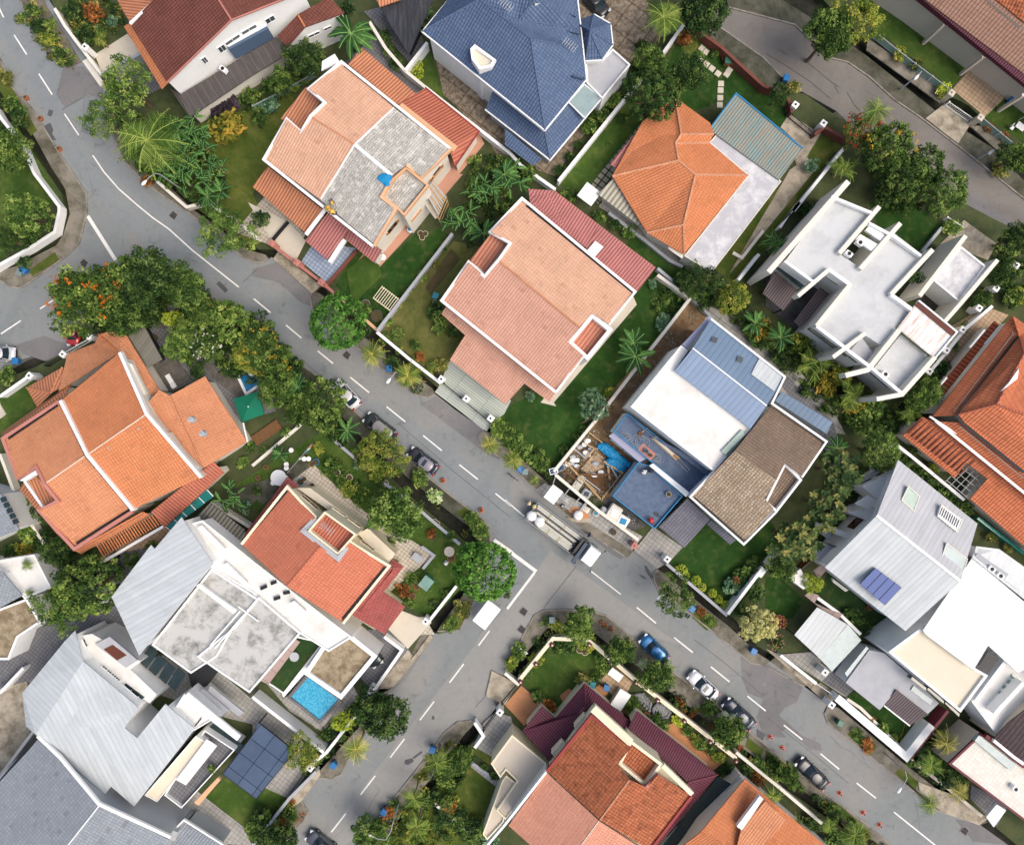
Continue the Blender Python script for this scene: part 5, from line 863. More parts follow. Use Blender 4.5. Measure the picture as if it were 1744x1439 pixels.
def domes(seed, n, rmin, rmax, lump=.15, zlo=-.25, zs=.8):
    g = random.Random(seed); ph = [g.uniform(0, 6.28) for _ in range(4)]; out = []
    for i in range(n):
        z = zlo+(1-zlo)*(i+.5)/n; a = i*2.39996+g.uniform(-.25, .25); r = math.sqrt(max(0, 1-z*z))
        L = 1+lump*(math.sin(2*a+ph[0])+.7*math.sin(3*a+ph[1])+.6*math.sin(5*a+ph[2]+3*z)); k = g.uniform(rmin, rmax)*L
        out.append((r*math.cos(a)*k, r*math.sin(a)*k, z*k*zs))
    return out
MESH = {}
def shape(kind, v):
    if (kind, v) in MESH: return MESH[kind, v]
    sd_ = hash((kind, v)) if 0 else sum(ord(c) for c in kind)*7+v
    if kind == 'dense': q = cloud(sd_, domes(sd_, 230, .84, .93, .03, -.2, .8), .115, 30, .042)
    elif kind == 'broad': q = cloud(sd_, domes(sd_, 75, .58, .92, .15)+domes(sd_+1, 20, .3, .55, .1), .2, 62, .05)
    elif kind == 'loose': q = cloud(sd_, domes(sd_, 52, .45, .92, .15, -.1, .6), .17, 62, .045, .4)
    elif kind == 'lump': q = cloud(sd_, domes(sd_, 110, .68, .94, .1, -.2, .8), .13, 40, .045)
    elif kind == 'whorl':   # big leaves in rosettes
        cs = domes(sd_, 48, .6, .95, .1, 0, .6); g = np.random.default_rng(sd_); Q = []; U = []
        for c in cs:
            cu = g.uniform(); m = 9
            for j in range(m):
                a = 2*math.pi*j/m+g.uniform(-.3, .3); e = g.uniform(.1, .7); L = g.uniform(.17, .27); d = np.array([math.cos(a)*math.cos(e), math.sin(a)*math.cos(e), math.sin(e)]); s_ = np.array([-math.sin(a), math.cos(a), 0])*.055; c0 = np.array(c)
                Q += [c0, c0+d*L*.55+s_, c0+d*L, c0+d*L*.55-s_]; U += [(cu, g.uniform())]*4
        q = (np.array(Q), np.array(U))
    elif kind == 'shrub': q = cloud(sd_, domes(sd_, 17, .35, .75, .15, -.1), .33, 26, .12)
    elif kind == 'ball': q = cloud(sd_, domes(sd_, 90, .86, .92, .0, -.2, .9), .1, 16, .075)
    elif kind == 'flowers': q = cloud(sd_, [c for i, c in enumerate(domes(sd_, 60, .8, 1.0, .12, .2)) if (i*7+v) % 4 == 0], .1, 9, .042, .7, .9)
    elif kind == 'dots': q = cloud(sd_, [c for i, c in enumerate(domes(sd_, 60, .85, 1.02, .1, .2)) if i % 2], .07, 3, .055, .8, 1.2)
    elif kind in ('palm', 'palmy', 'areca'):
        g = np.random.default_rng(sd_); Q = []; U = []; nfr = {'palm': 17, 'palmy': 13, 'areca': 26}[kind]
        for k in range(nfr):
            a = k*2.39996+g.uniform(-.25, .25); el = g.uniform(-.1, .95) if kind != 'areca' else g.uniform(.2, 1.2); L = g.uniform(.82, 1.05); cu = g.uniform(); m = 20
            o0 = np.array([g.uniform(-.3, .3), g.uniform(-.3, .3), 0]) if kind == 'areca' else np.zeros(3); L *= .75 if kind == 'areca' else 1
            hd = np.array([math.cos(a), math.sin(a), 0]); sdv = np.array([-math.sin(a), math.cos(a), 0]); P0 = None
            for j in range(m+1):
                t = j/m; p = o0+hd*L*t*math.cos(el*(1-t*.6))+np.array([0, 0, L*(math.sin(el)*t-.62*t*t)])
                if P0 is not None:
                    ll = (.34 if kind == 'palm' else .3)*math.sin(min(1, t*1.15+.12)*math.pi)**.6*L+.03
                    for sg in (-1, 1):
                        tip = p+sdv*sg*ll*.85+hd*ll*.5+np.array([0, 0, -ll*.35+g.uniform(-.04, .04)]); w0 = (p-P0)*.62
                        Q += [P0, P0+w0, tip+w0*.3, tip]; U += [(cu, g.uniform())]*4
                    Q += [P0-sdv*.011, P0+sdv*.011, p+sdv*.007, p-sdv*.007]; U += [(1.0, 1.0)]*4
                P0 = p
        q = (np.array(Q), np.array(U))
    elif kind in ('banana', 'bananas'):
        g = np.random.default_rng(sd_); Q = []; U = []; nl = 11 if kind == 'banana' else 24
        for k in range(nl):
            a = k*2.39996+g.uniform(-.3, .3); el = g.uniform(.1, 1.0); L = g.uniform(.75, 1.05); cu = g.uniform(0, .8); m = 9; hd = np.array([math.cos(a), math.sin(a), 0]); sdv = np.array([-math.sin(a), math.cos(a), 0])
            o0 = np.zeros(3) if kind == 'banana' else np.array([g.uniform(-.45, .45), g.uniform(-.45, .45), g.uniform(-.15, .1)]); L *= 1 if kind == 'banana' else .7; pr = None
            for j in range(m+1):
                t = j/m; p = o0+hd*L*(.12*t+.88*t)*math.cos(el*(1-t*.7))+np.array([0, 0, L*(math.sin(el)*t-.6*t*t)]); wd = .15*L*max(.04, math.sin(min(1, max(0, t*1.12-.14))*math.pi))**.55 if t > .14 else .012
                if pr is not None:
                    p0, w0 = pr
                    for sg in (-1, 1):
                        jit = g.uniform(.82, 1.1); Q += [p0, p, p+sdv*sg*wd*jit+np.array([0, 0, .28*wd]), p0+sdv*sg*w0*jit+np.array([0, 0, .28*w0])]; U += [(cu, .2+g.uniform(0, .5))]*4
                    Q += [p0-sdv*.013+[0, 0, .004], p0+sdv*.013+[0, 0, .004], p+sdv*.01+[0, 0, .004], p-sdv*.01+[0, 0, .004]]; U += [(1.0, 1.0)]*4
                pr = (p, wd)
        q = (np.array(Q), np.array(U))
    me = rawmesh(kind+'_foliage', q[0], 4, q[1]); MESH[kind, v] = me; return me
def withmat(kind, v, mat):
    k_ = (kind, v, mat)
    if k_ not in MESH:
        me = shape(kind, v).copy(); me.materials.append(M[mat]); MESH[k_] = me
    return MESH[k_]
def trunkmesh(v, palm=False):
    k_ = ('trunk', v, palm)
    if k_ in MESH: return MESH[k_]
    g = random.Random(v); mb = MB()
    if palm: mb.tube([(0, 0, 0), (.02, 0, .4), (0, .02, .8), (0, 0, 1)], [.075, .055, .05, .04], 8)
    else:
        mb.tube([(0, 0, 0), (.03, .02, .3), (0, 0, .62), (0, 0, .95)], [.1, .075, .055, .02], 8)
        for i in range(7):
            a = i*2.4+g.uniform(-.3, .3); z = g.uniform(.4, .7); mb.tube([(0, 0, z), (.3*math.cos(a), .3*math.sin(a), z+.14), (.62*math.cos(a), .62*math.sin(a), z+.3)], [.04, .025, .01], 6)
    me = bpy.data.meshes.new('trunk'); me.from_pydata([tuple(x) for x in mb.v], [], mb.f); me.update(); me.materials.append(M['palmbark' if palm else 'bark']); MESH[k_] = me; return me
NP = [0]; g0 = random.Random(7); LBL = {}
CATS = {'tree': 'tree', 'palm_tree': 'palm tree', 'banana_plant': 'banana plant', 'bush': 'bush', 'topiary_bush': 'bush', 'potted_plant': 'potted plant', 'hedge_bush': 'hedge bush'}
def plant(name, kind, mat, at, rpx, h, label, group=None, flower=None, zs=1.0, z0=.12, cat=None):
    """rpx: crown radius in photo pixels, h: height of the crown centre"""
    rpx *= {'loose': 1.16, 'lump': 1.07, 'broad': 1.07}.get(kind, 1.0)
    NP[0] += 1; i = NP[0]; p = P(at)[0] if isinstance(at, str) else at; c = Wd(p, h); r = rpx*1.06/F*(H-h)
    o = thing(name, label, cat or CATS.get(name, name.replace('_', ' ')), (c.x, c.y, z0), group)
    palmy = kind in ('palm', 'palmy', 'areca', 'banana', 'bananas'); v = i % (3 if kind not in ('shrub', 'ball') else 5)
    cr = bpy.data.objects.new('crown' if name.endswith('tree') or palmy else 'foliage', withmat(kind, v, mat)); link(cr, o); cr.location = (0, 0, h-z0)
    cr.scale = (r*g0.uniform(.94, 1.08), r*g0.uniform(.94, 1.08), min(r, max(.25, (h-z0)*.9))*zs if not palmy else r); cr.rotation_euler.z = g0.uniform(0, 6.28)
    if h > .9 or palmy:
        t = bpy.data.objects.new('trunk' if name.endswith('tree') else 'stem', trunkmesh(i % 3, palmy)); link(t, o); k_ = min(r, 3.2)*(1 if not palmy else .9); t.scale = (k_ if not palmy else min(k_, 2.2)*1.3, k_ if not palmy else min(k_, 2.2)*1.3, (h-z0)*(1 if palmy else 1.0))
    if flower:
        f = bpy.data.objects.new('flowers', withmat('dots' if flower in ('F_white', 'F_pink', 'F_red') else 'flowers', v, flower)); link(f, o); f.location = cr.location; f.scale = [a*1.0 for a in cr.scale]; f.rotation_euler.z = cr.rotation_euler.z
    return o
T = 'trees'
for a in (
 ('loose', 'bright', '0| 860,580', 44, 5, 'feathery light green tree beside the driveway of the white gabled house'), ('loose', 'bright', '0| 690,800', 31, 4, 'smaller feathery light green tree leaning over the road, top left'),
 ('broad', 'green', '0| 40,1010', 38, 4.5, 'dark spreading tree over the lawn at the left edge'), ('lump', 'bright', '0| 195,1460', 38, 4, 'rounded bright green tree in the walled corner garden, left'), ('loose', 'dark', '4| 80,200', 23, 3, 'dark loose tree behind the white corner wall, left edge'),
 ('loose', 'bright', '4| 1530,150', 44, 5, 'airy light green tree with bare limbs beside the gate of the half stripped house'), ('broad', 'green', '4| 560,600', 50, 6, 'tree with orange flowers over the red parked car', 'F_orange'), ('broad', 'green', '4| 800,470', 38, 6, 'orange flowered tree by the white stop line', 'F_orange'),
 ('broad', 'dark', '4| 1010,450', 46, 6.5, 'tall dark green tree at the road bend by the stop line'), ('broad', 'green', '4| 1260,510', 33, 6, 'rounded dark tree right of the tall one at the road bend'), ('broad', 'green', '4| 850,690', 36, 4.5, 'shaded tree between the orange flowered tree and the shed roof'),
 ('lump', 'lime', '4| 1165,725', 15, 3, 'small yellow green tree above the wooden deck path'), ('broad', 'green', '4| 1370,690', 26, 4.5, 'green tree by the kerb left of the yellow flowered hedge'), ('lump', 'bright', '4| 1560,750', 33, 5, 'bright rounded tree overhanging the road near the pool'), ('broad', 'bright', '4| 1210,890', 25, 3.5, 'bright green round tree beside the grey deck'),
 ('loose', 'green', '4| 1300,770', 26, 4, 'thin green tree over the garden path beside the deck'), ('broad', 'green', '4| 1410,900', 26, 4, 'tree dotted with white blossoms near the pool', 'F_white'), ('broad', 'yellow', '4| 1700,950', 32, 4, 'tree with yellow leaves just above the small blue pool'),
 ('broad', 'green', '5| 60,880', 34, 5, 'tree full of yellow blossom along the road beside the pool', 'F_yellow'), ('broad', 'green', '5| 130,1040', 34, 4.5, 'green and yellow tree at the kerb left of the white car', 'F_yellow'), ('broad', 'green', '5| 180,1180', 32, 4, 'dark green tree beside the green parasol'), ('lump', 'green', '5| 480,1290', 40, 5, 'rounded tree half covering the white parked car'),
 ('broad', 'green', '5| 330,1330', 26, 3.5, 'dark low tree between the parasol and the garden lawn'), ('dense', 'dome', '5| 580,745', 47, 5, 'dense rounded tree at the roadside by the green lawn of the stripped house'), ('loose', 'yellow', '9| 870,200', 36, 3.5, 'thin yellow green tree beside the beige roofed car'),
 ('broad', 'bright', '9| 975,610', 43, 4.5, 'wide light green tree shading the patio of the coral roofed house'), ('dense', 'dome', '9| 1565,1000', 52, 5.5, 'large dense round tree on the corner of the junction'), ('broad', 'dark', '1| 360,400', 31, 4, 'dark glossy tree between the white gabled house and the stripped roof'), ('broad', 'green', '1| 190,555', 22, 3, 'small glossy tree left of the dark one behind the white gabled house'),
 ('broad', 'green', '2| 990,430', 28, 4.5, 'green tree beside the terrace of the blue tiled house'), ('broad', 'dark', '2| 1230,500', 31, 4.5, 'dark tree on the lawn beside the stepping stones'), ('lump', 'dark', '2| 990,650', 43, 5.5, 'big dark rounded tree touching the bungalow roof'), ('broad', 'dark', '2| 1320,60', 42, 5, 'dark tree hanging over the upper road at the top edge'),
 ('loose', 'yellow', '3| 600,130', 46, 6, 'yellow green half of the big roadside tree pair, top right'), ('broad', 'green', '3| 430,230', 38, 6, 'deep green half of the big roadside tree pair, top right'), ('lump', 'dark', '3| 90,640', 18, 3, 'small dark conifer beside the brick wall and the blue bin'), ('loose', 'olive', '3| 640,900', 30, 3.5, 'thin tree with red blossoms above the round roadside trees', 'F_red'),
 ('lump', 'green', '3| 820,1000', 39, 5, 'round tree speckled yellow, topmost of the four beside the upper road', 'F_yellow'), ('lump', 'green', '3| 1080,1120', 30, 4.5, 'round dark tree, second from the lower end of the four beside the upper road'), ('lump', 'green', '3| 930,1200', 36, 4.5, 'round tree nearest the cubic house among the four beside the upper road'),
 ('lump', 'bright', '3| 1205,1300', 36, 5, 'bright round tree, lowest of the four beside the upper road'), ('broad', 'green', '3| 1690,1060', 28, 4, 'green tree at the right edge beside the upper road'), ('lump', 'yellow', '6| 1540,590', 27, 3.5, 'round yellow green tree between the bungalow and the cubic house'), ('loose', 'dark', '6| 1320,480', 33, 3.5, 'dark scraggly tree below the stained concrete roof of the bungalow'),
 ('lump', 'blue', '6| 600,1310', 25, 3, 'small round blue green tree on the lawn beside the salmon roof'), ('broad', 'dark', '7| 1690,180', 23, 4, 'dark tree at the right edge by the gate of the cubic house'), ('broad', 'dark', '7| 1590,420', 23, 3.5, 'dark tree beside the white gate pillar of the cubic house'), ('dense', 'bright', '11| 770,190', 32, 4.5, 'neatly clipped round tree above the pale blue metal roof'),
 ('whorl', 'big', '11| 500,330', 36, 6, 'dark tree with big leaves beside the bare brown roof'), ('whorl', 'big', '11| 410,560', 37, 6, 'middle one of the big leaved dark trees left of the pale blue roof'), ('whorl', 'big', '11| 190,790', 41, 6, 'lowest of the big leaved dark trees, beside the white garden wall'), ('broad', 'green', '11| 100,970', 22, 3, 'green tree at the end of the long white garden wall'),
 ('loose', 'lime', '11| 310,1080', 17, 3, 'small pale green tree beside the turf courtyard'), ('lump', 'pale', '10| 1700,1360', 27, 3.5, 'cream coloured bushy tree beside the garden wall near the junction'), ('loose', 'green', '10| 1150,1170', 33, 4.5, 'thin dark green tree over the road beside the street lamp'),
 ('broad', 'green', '14| 780,110', 23, 3, 'tree in the verge between the junction and the blue car'), ('broad', 'bright', '10| 500,1360', 28, 3.5, 'light green tree at the top corner of the maroon roofed garden'), ('broad', 'green', '14| 1030,280', 26, 3, 'green roadside tree facing the white saloon car'), ('broad', 'green', '14| 1500,660', 26, 3, 'green roadside tree facing the dark saloon car'),
 ('broad', 'dark', '13| 870,540', 42, 4.5, 'dark tree over the road below the swimming pool'), ('lump', 'lime', '13| 615,590', 18, 3, 'rounded yellow green tree beside the pool terrace'), ('loose', 'yellow', '13| 340,790', 27, 3, 'feathery green tree beside the slate blue canopy'), ('broad', 'bright', '13| 790,1370', 28, 3.5, 'bright tree at the bottom edge beside the curved lamp'),
 ('lump', 'green', '8| 620,1100', 52, 5.5, 'wide green tree between the burnt orange roof and the pale metal wing'), ('loose', 'bright', '8| 420,1250', 40, 5, 'feathery lower half of the tree pair left of the pale metal wing'), ('broad', 'dark', '8| 390,880', 24, 3.5, 'dark tree below the left corner of the burnt orange roof'),
 ('broad', 'green', '15| 150,950', 18, 2.5, 'small green tree on the verge beside the black car'), ('broad', 'dark', '13| 190,1370', 26, 3.5, 'dark tree in the lower corner beside the cut off dark car'), ('broad', 'green', '7| 1070,1240', 26, 4, 'yellow green tree below the cubic house'), ('lump', 'green', '13| 1400,840', 22, 2.6, 'clipped dark hedge tree beside the tan terrace gate')):
    kind, mat, at, r, h_, lb = a[:6]; plant('tree', kind, 'L_'+mat, at, r, h_, lb, T, a[6] if len(a) > 6 else None)
for a in (
 ('palm', 'palm', '0| 1000,950', 64, 6.5, 'large coconut palm with long fronds beside the bend in the road'), ('palmy', 'palmy', '5| 810,960', 26, 4.5, 'yellowing palm by the roadside manhole left of the blue bin'), ('palmy', 'palmy', '5| 1050,1110', 29, 4.5, 'green and yellow palm beside the street lamp left of the pillared gate'), ('palmy', 'palmy', '9| 1600,150', 21, 4, 'palm at the end of the pillared driveway slab'),
 ('palmy', 'palmy', '10| 50,250', 22, 4, 'palm on the verge opposite the grey roofed car'), ('palm', 'palm', '2| 1070,120', 40, 5.5, 'palm with drooping fronds between the stone patio and the upper road'), ('palmy', 'palm', '3| 745,745', 29, 6, 'star shaped palm rising over the upper road'), ('areca', 'palm', '3| 530,1130', 28, 3, 'dark feathery palm clump behind the cubic house'), ('areca', 'ban', '7| 70,220', 30, 3, 'palm clump beside the long white fin wall'),
 ('areca', 'palm', '25| 1150,650', 37, 3.2, 'first palm clump from the left below the cubic house'), ('areca', 'palm', '25| 1620,1050', 33, 3.2, 'second palm clump from the left below the cubic house'), ('areca', 'palm', '7| 980,1360', 25, 3, 'palm clump below the yellow green tree under the cubic house'), ('palmy', 'palmy', '13| 700,780', 27, 4.5, 'palm with one yellow frond beside the road below the pool'),
 ('palmy', 'palm', '13| 1240,870', 24, 4.5, 'palm beside the upper blue bin on the lower road'), ('palmy', 'palm', '13| 1090,1110', 26, 4.5, 'middle palm on the verge between the two blue bins'), ('palmy', 'palm', '13| 1110,1300', 26, 4.5, 'dark palm right of the curved lamp, bottom edge'), ('palm', 'olive', '15| 1220,740', 27, 4.5, 'greyish palm in the garden behind the long white wall'), ('palm', 'palm', '15| 1120,890', 24, 4, 'green palm below the greyish one, lower right garden'),
 ('palm', 'olive', '15| 1310,1070', 22, 4, 'palm beside the dark driveway, lower right'), ('palmy', 'palm', '15| 1110,1150', 24, 4.5, 'palm with curved fronds standing over the kerb, lower right'), ('palmy', 'palm', '15| 40,1100', 21, 4, 'palm beside the orange roof, opposite the black car'), ('palm', 'palm', '15| 200,1340', 26, 4, 'bright palm over the orange roof at the bottom edge'), ('palm', 'palm', '15| 600,1360', 27, 3.5, 'dark palm on the verge near the traffic cones, bottom edge'),
 ('palm', 'palm', '15| 430,1300', 16, 3, 'small palm left of the dark verge palm, bottom edge'), ('areca', 'palm', '0| 350,170', 16, 2, 'small spiky palm in the verge at the top left'), ('palmy', 'palmy', '0| 670,265', 14, 2, 'yellow green palm in the garden by the cream driveway')):
    plant('palm_tree', a[0], 'L_'+a[1], a[2], a[3], a[4], a[5], 'palms')
for a in (
 ('banana', '0| 1200,880', 26, 3, 'topmost banana plant of the thicket by the coconut palm'), ('bananas', '0| 1350,960', 30, 3, 'banana plant nearest the croton bush in the roadside thicket'), ('bananas', '0| 1120,1120', 26, 3, 'banana plant left in the roadside thicket below the coconut palm'), ('bananas', '0| 1270,1080', 28, 3.2, 'banana plant in the middle of the roadside thicket'), ('bananas', '0| 1390,1200', 27, 3, 'banana plant right in the roadside thicket'),
 ('banana', '0| 1400,1330', 24, 3, 'lowest banana plant of the roadside thicket'), ('banana', '0| 1490,1290', 21, 3, 'banana plant at the lower right end of the roadside thicket'), ('bananas', '0| 1300,860', 26, 3.4, 'banana plant closest above the olive lawn in the roadside thicket'), ('bananas', '0| 1180,1010', 28, 3, 'banana plant just right of the palm trunk in the roadside thicket'), ('bananas', '0| 1230,1210', 28, 3, 'banana plant behind the street lamp in the roadside thicket'), ('bananas', '0| 1450,1110', 24, 3, 'banana plant at the lawn side of the roadside thicket'), ('bananas', '5| 1350,40', 26, 3, 'left banana plant above the long grey garden wall'), ('bananas', '1| 1500,1290', 22, 3, 'small banana plant by the side wall of the stripped house'), ('banana', '1| 665,230', 40, 4, 'big leafed banana plant behind the white gabled house'), ('bananas', '1| 1600,1270', 28, 3, 'banana plant left of the drain between the stripped and salmon roofs'), ('banana', '1| 1700,1180', 26, 3.4, 'topmost banana plant of the group between the stripped and salmon roofs'),
 ('bananas', '2| 30,1210', 31, 3, 'banana plant closest to the corner of the salmon roof'), ('bananas', '5| 1460,60', 32, 3.2, 'banana plant with wide leaves above the swing seat garden'), ('banana', '5| 1560,150', 26, 3, 'lower banana plant beside the white parapet of the salmon house'), ('banana', '6| 870,890', 28, 3, 'upper banana plant on the lawn right of the salmon roof'), ('banana', '6| 880,980', 33, 3.4, 'lower banana plant on the lawn right of the salmon roof'),
 ('banana', '4| 1630,890', 24, 4.6, 'blue green banana plant in the yellow trees above the pool'), ('banana', '5| 310,1190', 25, 4.6, 'banana plant rising left of the white parked car'), ('banana', '9| 640,50', 24, 3, 'banana plant by the drain left of the beige roofed car'), ('banana', '9| 190,210', 18, 2, 'small banana plant on the lawn beside the washing pole'), ('bananas', '8| 1560,510', 28, 2.5, 'banana clump beside the teal glass canopy'), ('banana', '11| 480,170', 26, 3, 'banana plant above the big leaved dark trees'),
 ('banana', '25| 330,80', 24, 3, 'banana plant at the left end of the cubic house hedge'), ('banana', '25| 680,280', 26, 3.2, 'pale banana plant in the cubic house hedge'), ('areca', '1| 1150,80', 24, 2.6, 'dark leafed clump beside the black shed')):
    plant('banana_plant', a[0], 'L_ban', a[1], a[2], a[3], a[4], 'banana plants')
ORD = ['first', 'second', 'third', 'fourth', 'fifth', 'sixth', 'seventh', 'eighth', 'ninth', 'tenth', 'eleventh', 'twelfth', 'thirteenth', 'fourteenth', 'fifteenth', 'sixteenth']
def row(mats, s_, n, r, h_, lab, kind='shrub', jit=3, name='bush', group=None, flower=None):
    """n bushes along a line of survey points; lab holds {n}"""
    if n > 1: n = max(1, round(n*.47)); r *= 1.38
    pts = P(s_); seg = [math.hypot(pts[i+1][0]-pts[i][0], pts[i+1][1]-pts[i][1]) for i in range(len(pts)-1)]; tot = sum(seg) or 1
    for k in range(n):
        d = tot*(k+.5)/n; i = 0
        while i < len(seg)-1 and d > seg[i]: d -= seg[i]; i += 1
        t = d/max(seg[i], 1e-6); a, b = pts[i], pts[i+1]
        p = (a[0]+(b[0]-a[0])*t+g0.uniform(-jit, jit), a[1]+(b[1]-a[1])*t+g0.uniform(-jit, jit), None); m = mats.split(',')
        plant(name, kind, 'L_'+m[k % len(m)], p, r*g0.uniform(.8, 1.25), h_, lab.format(n=ORD[k]), group or lab.replace('{n} ', '').replace('{n}', ''), flower)
row('green,dark,yellow,green', '0| 180,20 250,150 320,260 430,400', 8, 11, .8, '{n} bush from the top on the verge by the top left road')
row('dark,rust,green,yellow', '0| 430,20 560,120 700,60', 5, 15, 1.2, '{n} leafy bush from the left in the top left garden'); row('dark,green,blue', '0| 520,200 640,260 760,180 800,90', 6, 11, .9, '{n} low bush around the paved top left garden')
row('green,dark', '0| 60,680 150,800', 4, 13, 1.2, '{n} bush from the top on the left verge above the drain'); row('olive', '0| 0,460 60,600', 2, 10, .6, '{n} dry bush on the left verge near the road top')
plant('bush', 'shrub', 'L_croton', '0| 1550,870', 32, 1.8, 'round green and orange croton bush beside the olive lawn', 'garden bushes'); row('purple', '0| 1400,760 1600,680', 4, 12, .9, '{n} purple leafed bush below the dark lean to roof'); row('green,dark', '0| 1640,700 1744,620', 2, 12, 1, '{n} green bush under the edge of the dark lean to roof')
row('green,blue', '1| 40,850 40,760 110,720 180,690', 4, 12, .9, '{n} bush from the bottom beside the side wall of the stripped house'); row('dark,green', '1| 0,620 100,590 420,500', 5, 10, .8, '{n} hedge bush along the wall behind the white gabled house'); row('yellow', '1| 230,620 340,570', 3, 7, .6, '{n} small yellow plant by the top corner of the stripped house')
row('dark,green', '1| 600,20 640,50 690,90', 3, 15, 1.4, '{n} bush from the top between the white gabled house and the shed'); row('dark,green', '1| 880,200 920,330 980,420 1010,440', 6, 10, .9, '{n} bush from the top in the strip beside the black shed'); row('green', '1| 1080,60 1120,180 1130,290', 3, 11, .9, '{n} bush from the top between the shed and the blue roof')
plant('topiary_bush', 'ball', 'L_lime', '1| 1115,492', 11, .8, 'larger lime green ball bush beside the blue tiled house'); plant('topiary_bush', 'ball', 'L_lime', '1| 1122,440', 7, .7, 'smaller lime green ball bush above the larger one')
row('green,bright', '2| 860,570 540,900', 9, 12, 1.1, '{n} bush from the top in the bright hedge beside the picket wall'); row('dark', '2| 520,940 330,1190', 6, 8, .7, '{n} dark bush from the top in the low hedge by the picket wall'); row('dark', '2| 860,540 930,320 1000,280', 4, 13, 1.2, '{n} dark bush behind the terrace of the blue tiled house')
row('rust', '2| 1190,300 1250,240', 3, 10, 1.0, '{n} rusty red bush by the brick wall at the top of the lawn'); row('dark,rust,green', '2| 780,850 830,760', 3, 9, .8, '{n} bush beside the big dark rounded tree'); row('green', '2| 740,900 690,980 640,1030', 3, 4, .4, '{n} tiny shrub on the narrow lawn beside the bungalow')
row('green,rust,dark', '2| 1380,350 1560,430', 4, 7, .6, '{n} small plant along the brick wall above the stepping stones'); row('green,bright,dark', '2| 130,1090 190,1250', 3, 14, 1.3, '{n} leafy bush under the corner of the blue skirt roof')
row('green,dark,bright', '6| 600,20 760,100 900,180', 6, 9, .7, '{n} vegetable plant behind the rear roof of the salmon house'); row('green', '2| 430,1300 470,1340', 2, 9, .6, '{n} shrub beside the white garden canopy')
row('blue,green,bright', '6| 1010,410 1000,540 1090,550 1090,600 1140,650', 5, 8, .6, '{n} small shrub from the top on the lawn right of the salmon roof'); row('blue,dark', '6| 1110,690 1060,760 1020,830', 3, 10, .7, '{n} dark shrub along the wall of the lawn right of the salmon roof')
row('dark,green', '6| 1180,440 1290,560 1400,600', 6, 14, 1.5, '{n} shrub from the left in the thicket below the bungalow roof'); row('yellow,olive', '6| 690,1220 730,1190', 2, 7, .5, '{n} yellow shrub beside the blue green round tree'); row('blue', '5| 1744,1330 6| 200,1230 290,1300', 3, 8, .6, '{n} grey green shrub along the lower edge of the salmon porch')
row('green,olive,bright', '5| 1340,210 1200,400 1080,520 990,640 880,780', 12, 6, .5, '{n} border plant from the top along the grey garden wall'); row('dark,green', '5| 1230,610 1260,800 1360,800 1390,860', 7, 11, .9, '{n} clipped bush beside the porch of the salmon house')
plant('topiary_bush', 'ball', 'L_bright', '5| 1262,715', 12, 1.0, 'round clipped bush beside the salmon porch roof'); plant('topiary_bush', 'ball', 'L_bright', '5| 982,828', 12, .9, 'round clipped bush in the oval flower bed'); plant('bush', 'shrub', 'L_green', '5| 1105,905', 11, .7, 'leafy bush in the small round flower bed'); plant('bush', 'shrub', 'L_rust', '5| 1130,985', 10, .7, 'orange red bush beside the street side garden wall', None, 'F_orange'); plant('topiary_bush', 'ball', 'L_bright', '5| 1208,1038', 7, .7, 'small clipped ball bush by the pillared gate')
row('olive,dark', '5| 1240,1070 1310,1030', 3, 9, .6, '{n} dry bush in the bed beside the gate pillar'); row('green,yellow', '5| 850,830 1000,950 1250,1130', 9, 7, .5, '{n} creeper clump from the top on the white street wall'); row('dark,green', '5| 900,960 960,1040 1090,1180', 4, 10, .8, '{n} bush from the top on the verge by the two yellow palms'); plant('bush', 'ball', 'L_dark', '5| 1110,1190', 11, .9, 'round dark bush at the kerb left of the pillared gate')
row('dark', '5| 690,860 740,820 800,790', 3, 8, .7, '{n} dark bush behind the dense roadside tree'); row('green', '5| 770,620 760,660 840,700', 3, 8, .7, '{n} pruned shrub on the lawn by the wooden ladder frame')
row('bright,green', '9| 1620,20 10| 30,60 100,160 180,240 270,330', 12, 12, .9, '{n} bush from the top in the street hedge of the salmon house lawn'); row('green', '10| 150,180 300,210 400,170 440,110', 5, 8, .6, '{n} shrub on the lawn beside the building site'); plant('palm_tree', 'palmy', 'L_palm', '10| 200,385', 12, 1.2, 'low palm at the end of the hedge by the building site')
row('green,rust', '0| 1130,1100 850,1130 1000,1230 1100,1330', 5, 10, .8, '{n} low plant at the foot of the coconut palm'); row('dark,green', '5| 30,20 110,100', 3, 13, 1.1, '{n} bush under the airy tree by the gate')
row('green,dark,bright', '4| 900,700 1000,780 1100,640', 5, 14, 1.5, '{n} bush in the shady garden above the grey brown shed'); row('green,dark', '4| 1240,950 1300,1040 1380,1100', 5, 12, 1.1, '{n} bush beside the grey wooden deck'); row('dark,yellow,green', '5| 0,700 100,860 220,980 330,1080', 8, 14, 2, '{n} hedge bush from the top along the road kerb by the pool'); row('croton,green', '4| 1480,640 1640,740 1744,830', 5, 13, 2.2, '{n} croton hedge bush on the kerb above the pool')
row('green,dark', '4| 1450,980 1550,1080 1600,1030', 4, 12, 1, '{n} fern clump around the small blue pool'); row('green,blue', '8| 1640,180 1744,130', 3, 8, .6, '{n} plant behind the wing of the burnt orange house'); row('green', '4| 20,1040 50,1110 20,1160', 3, 14, 1.2, '{n} bush beside the left driveway wall'); row('dark,green', '4| 110,380 220,330', 3, 9, .8, '{n} small bush outside the white corner wall')
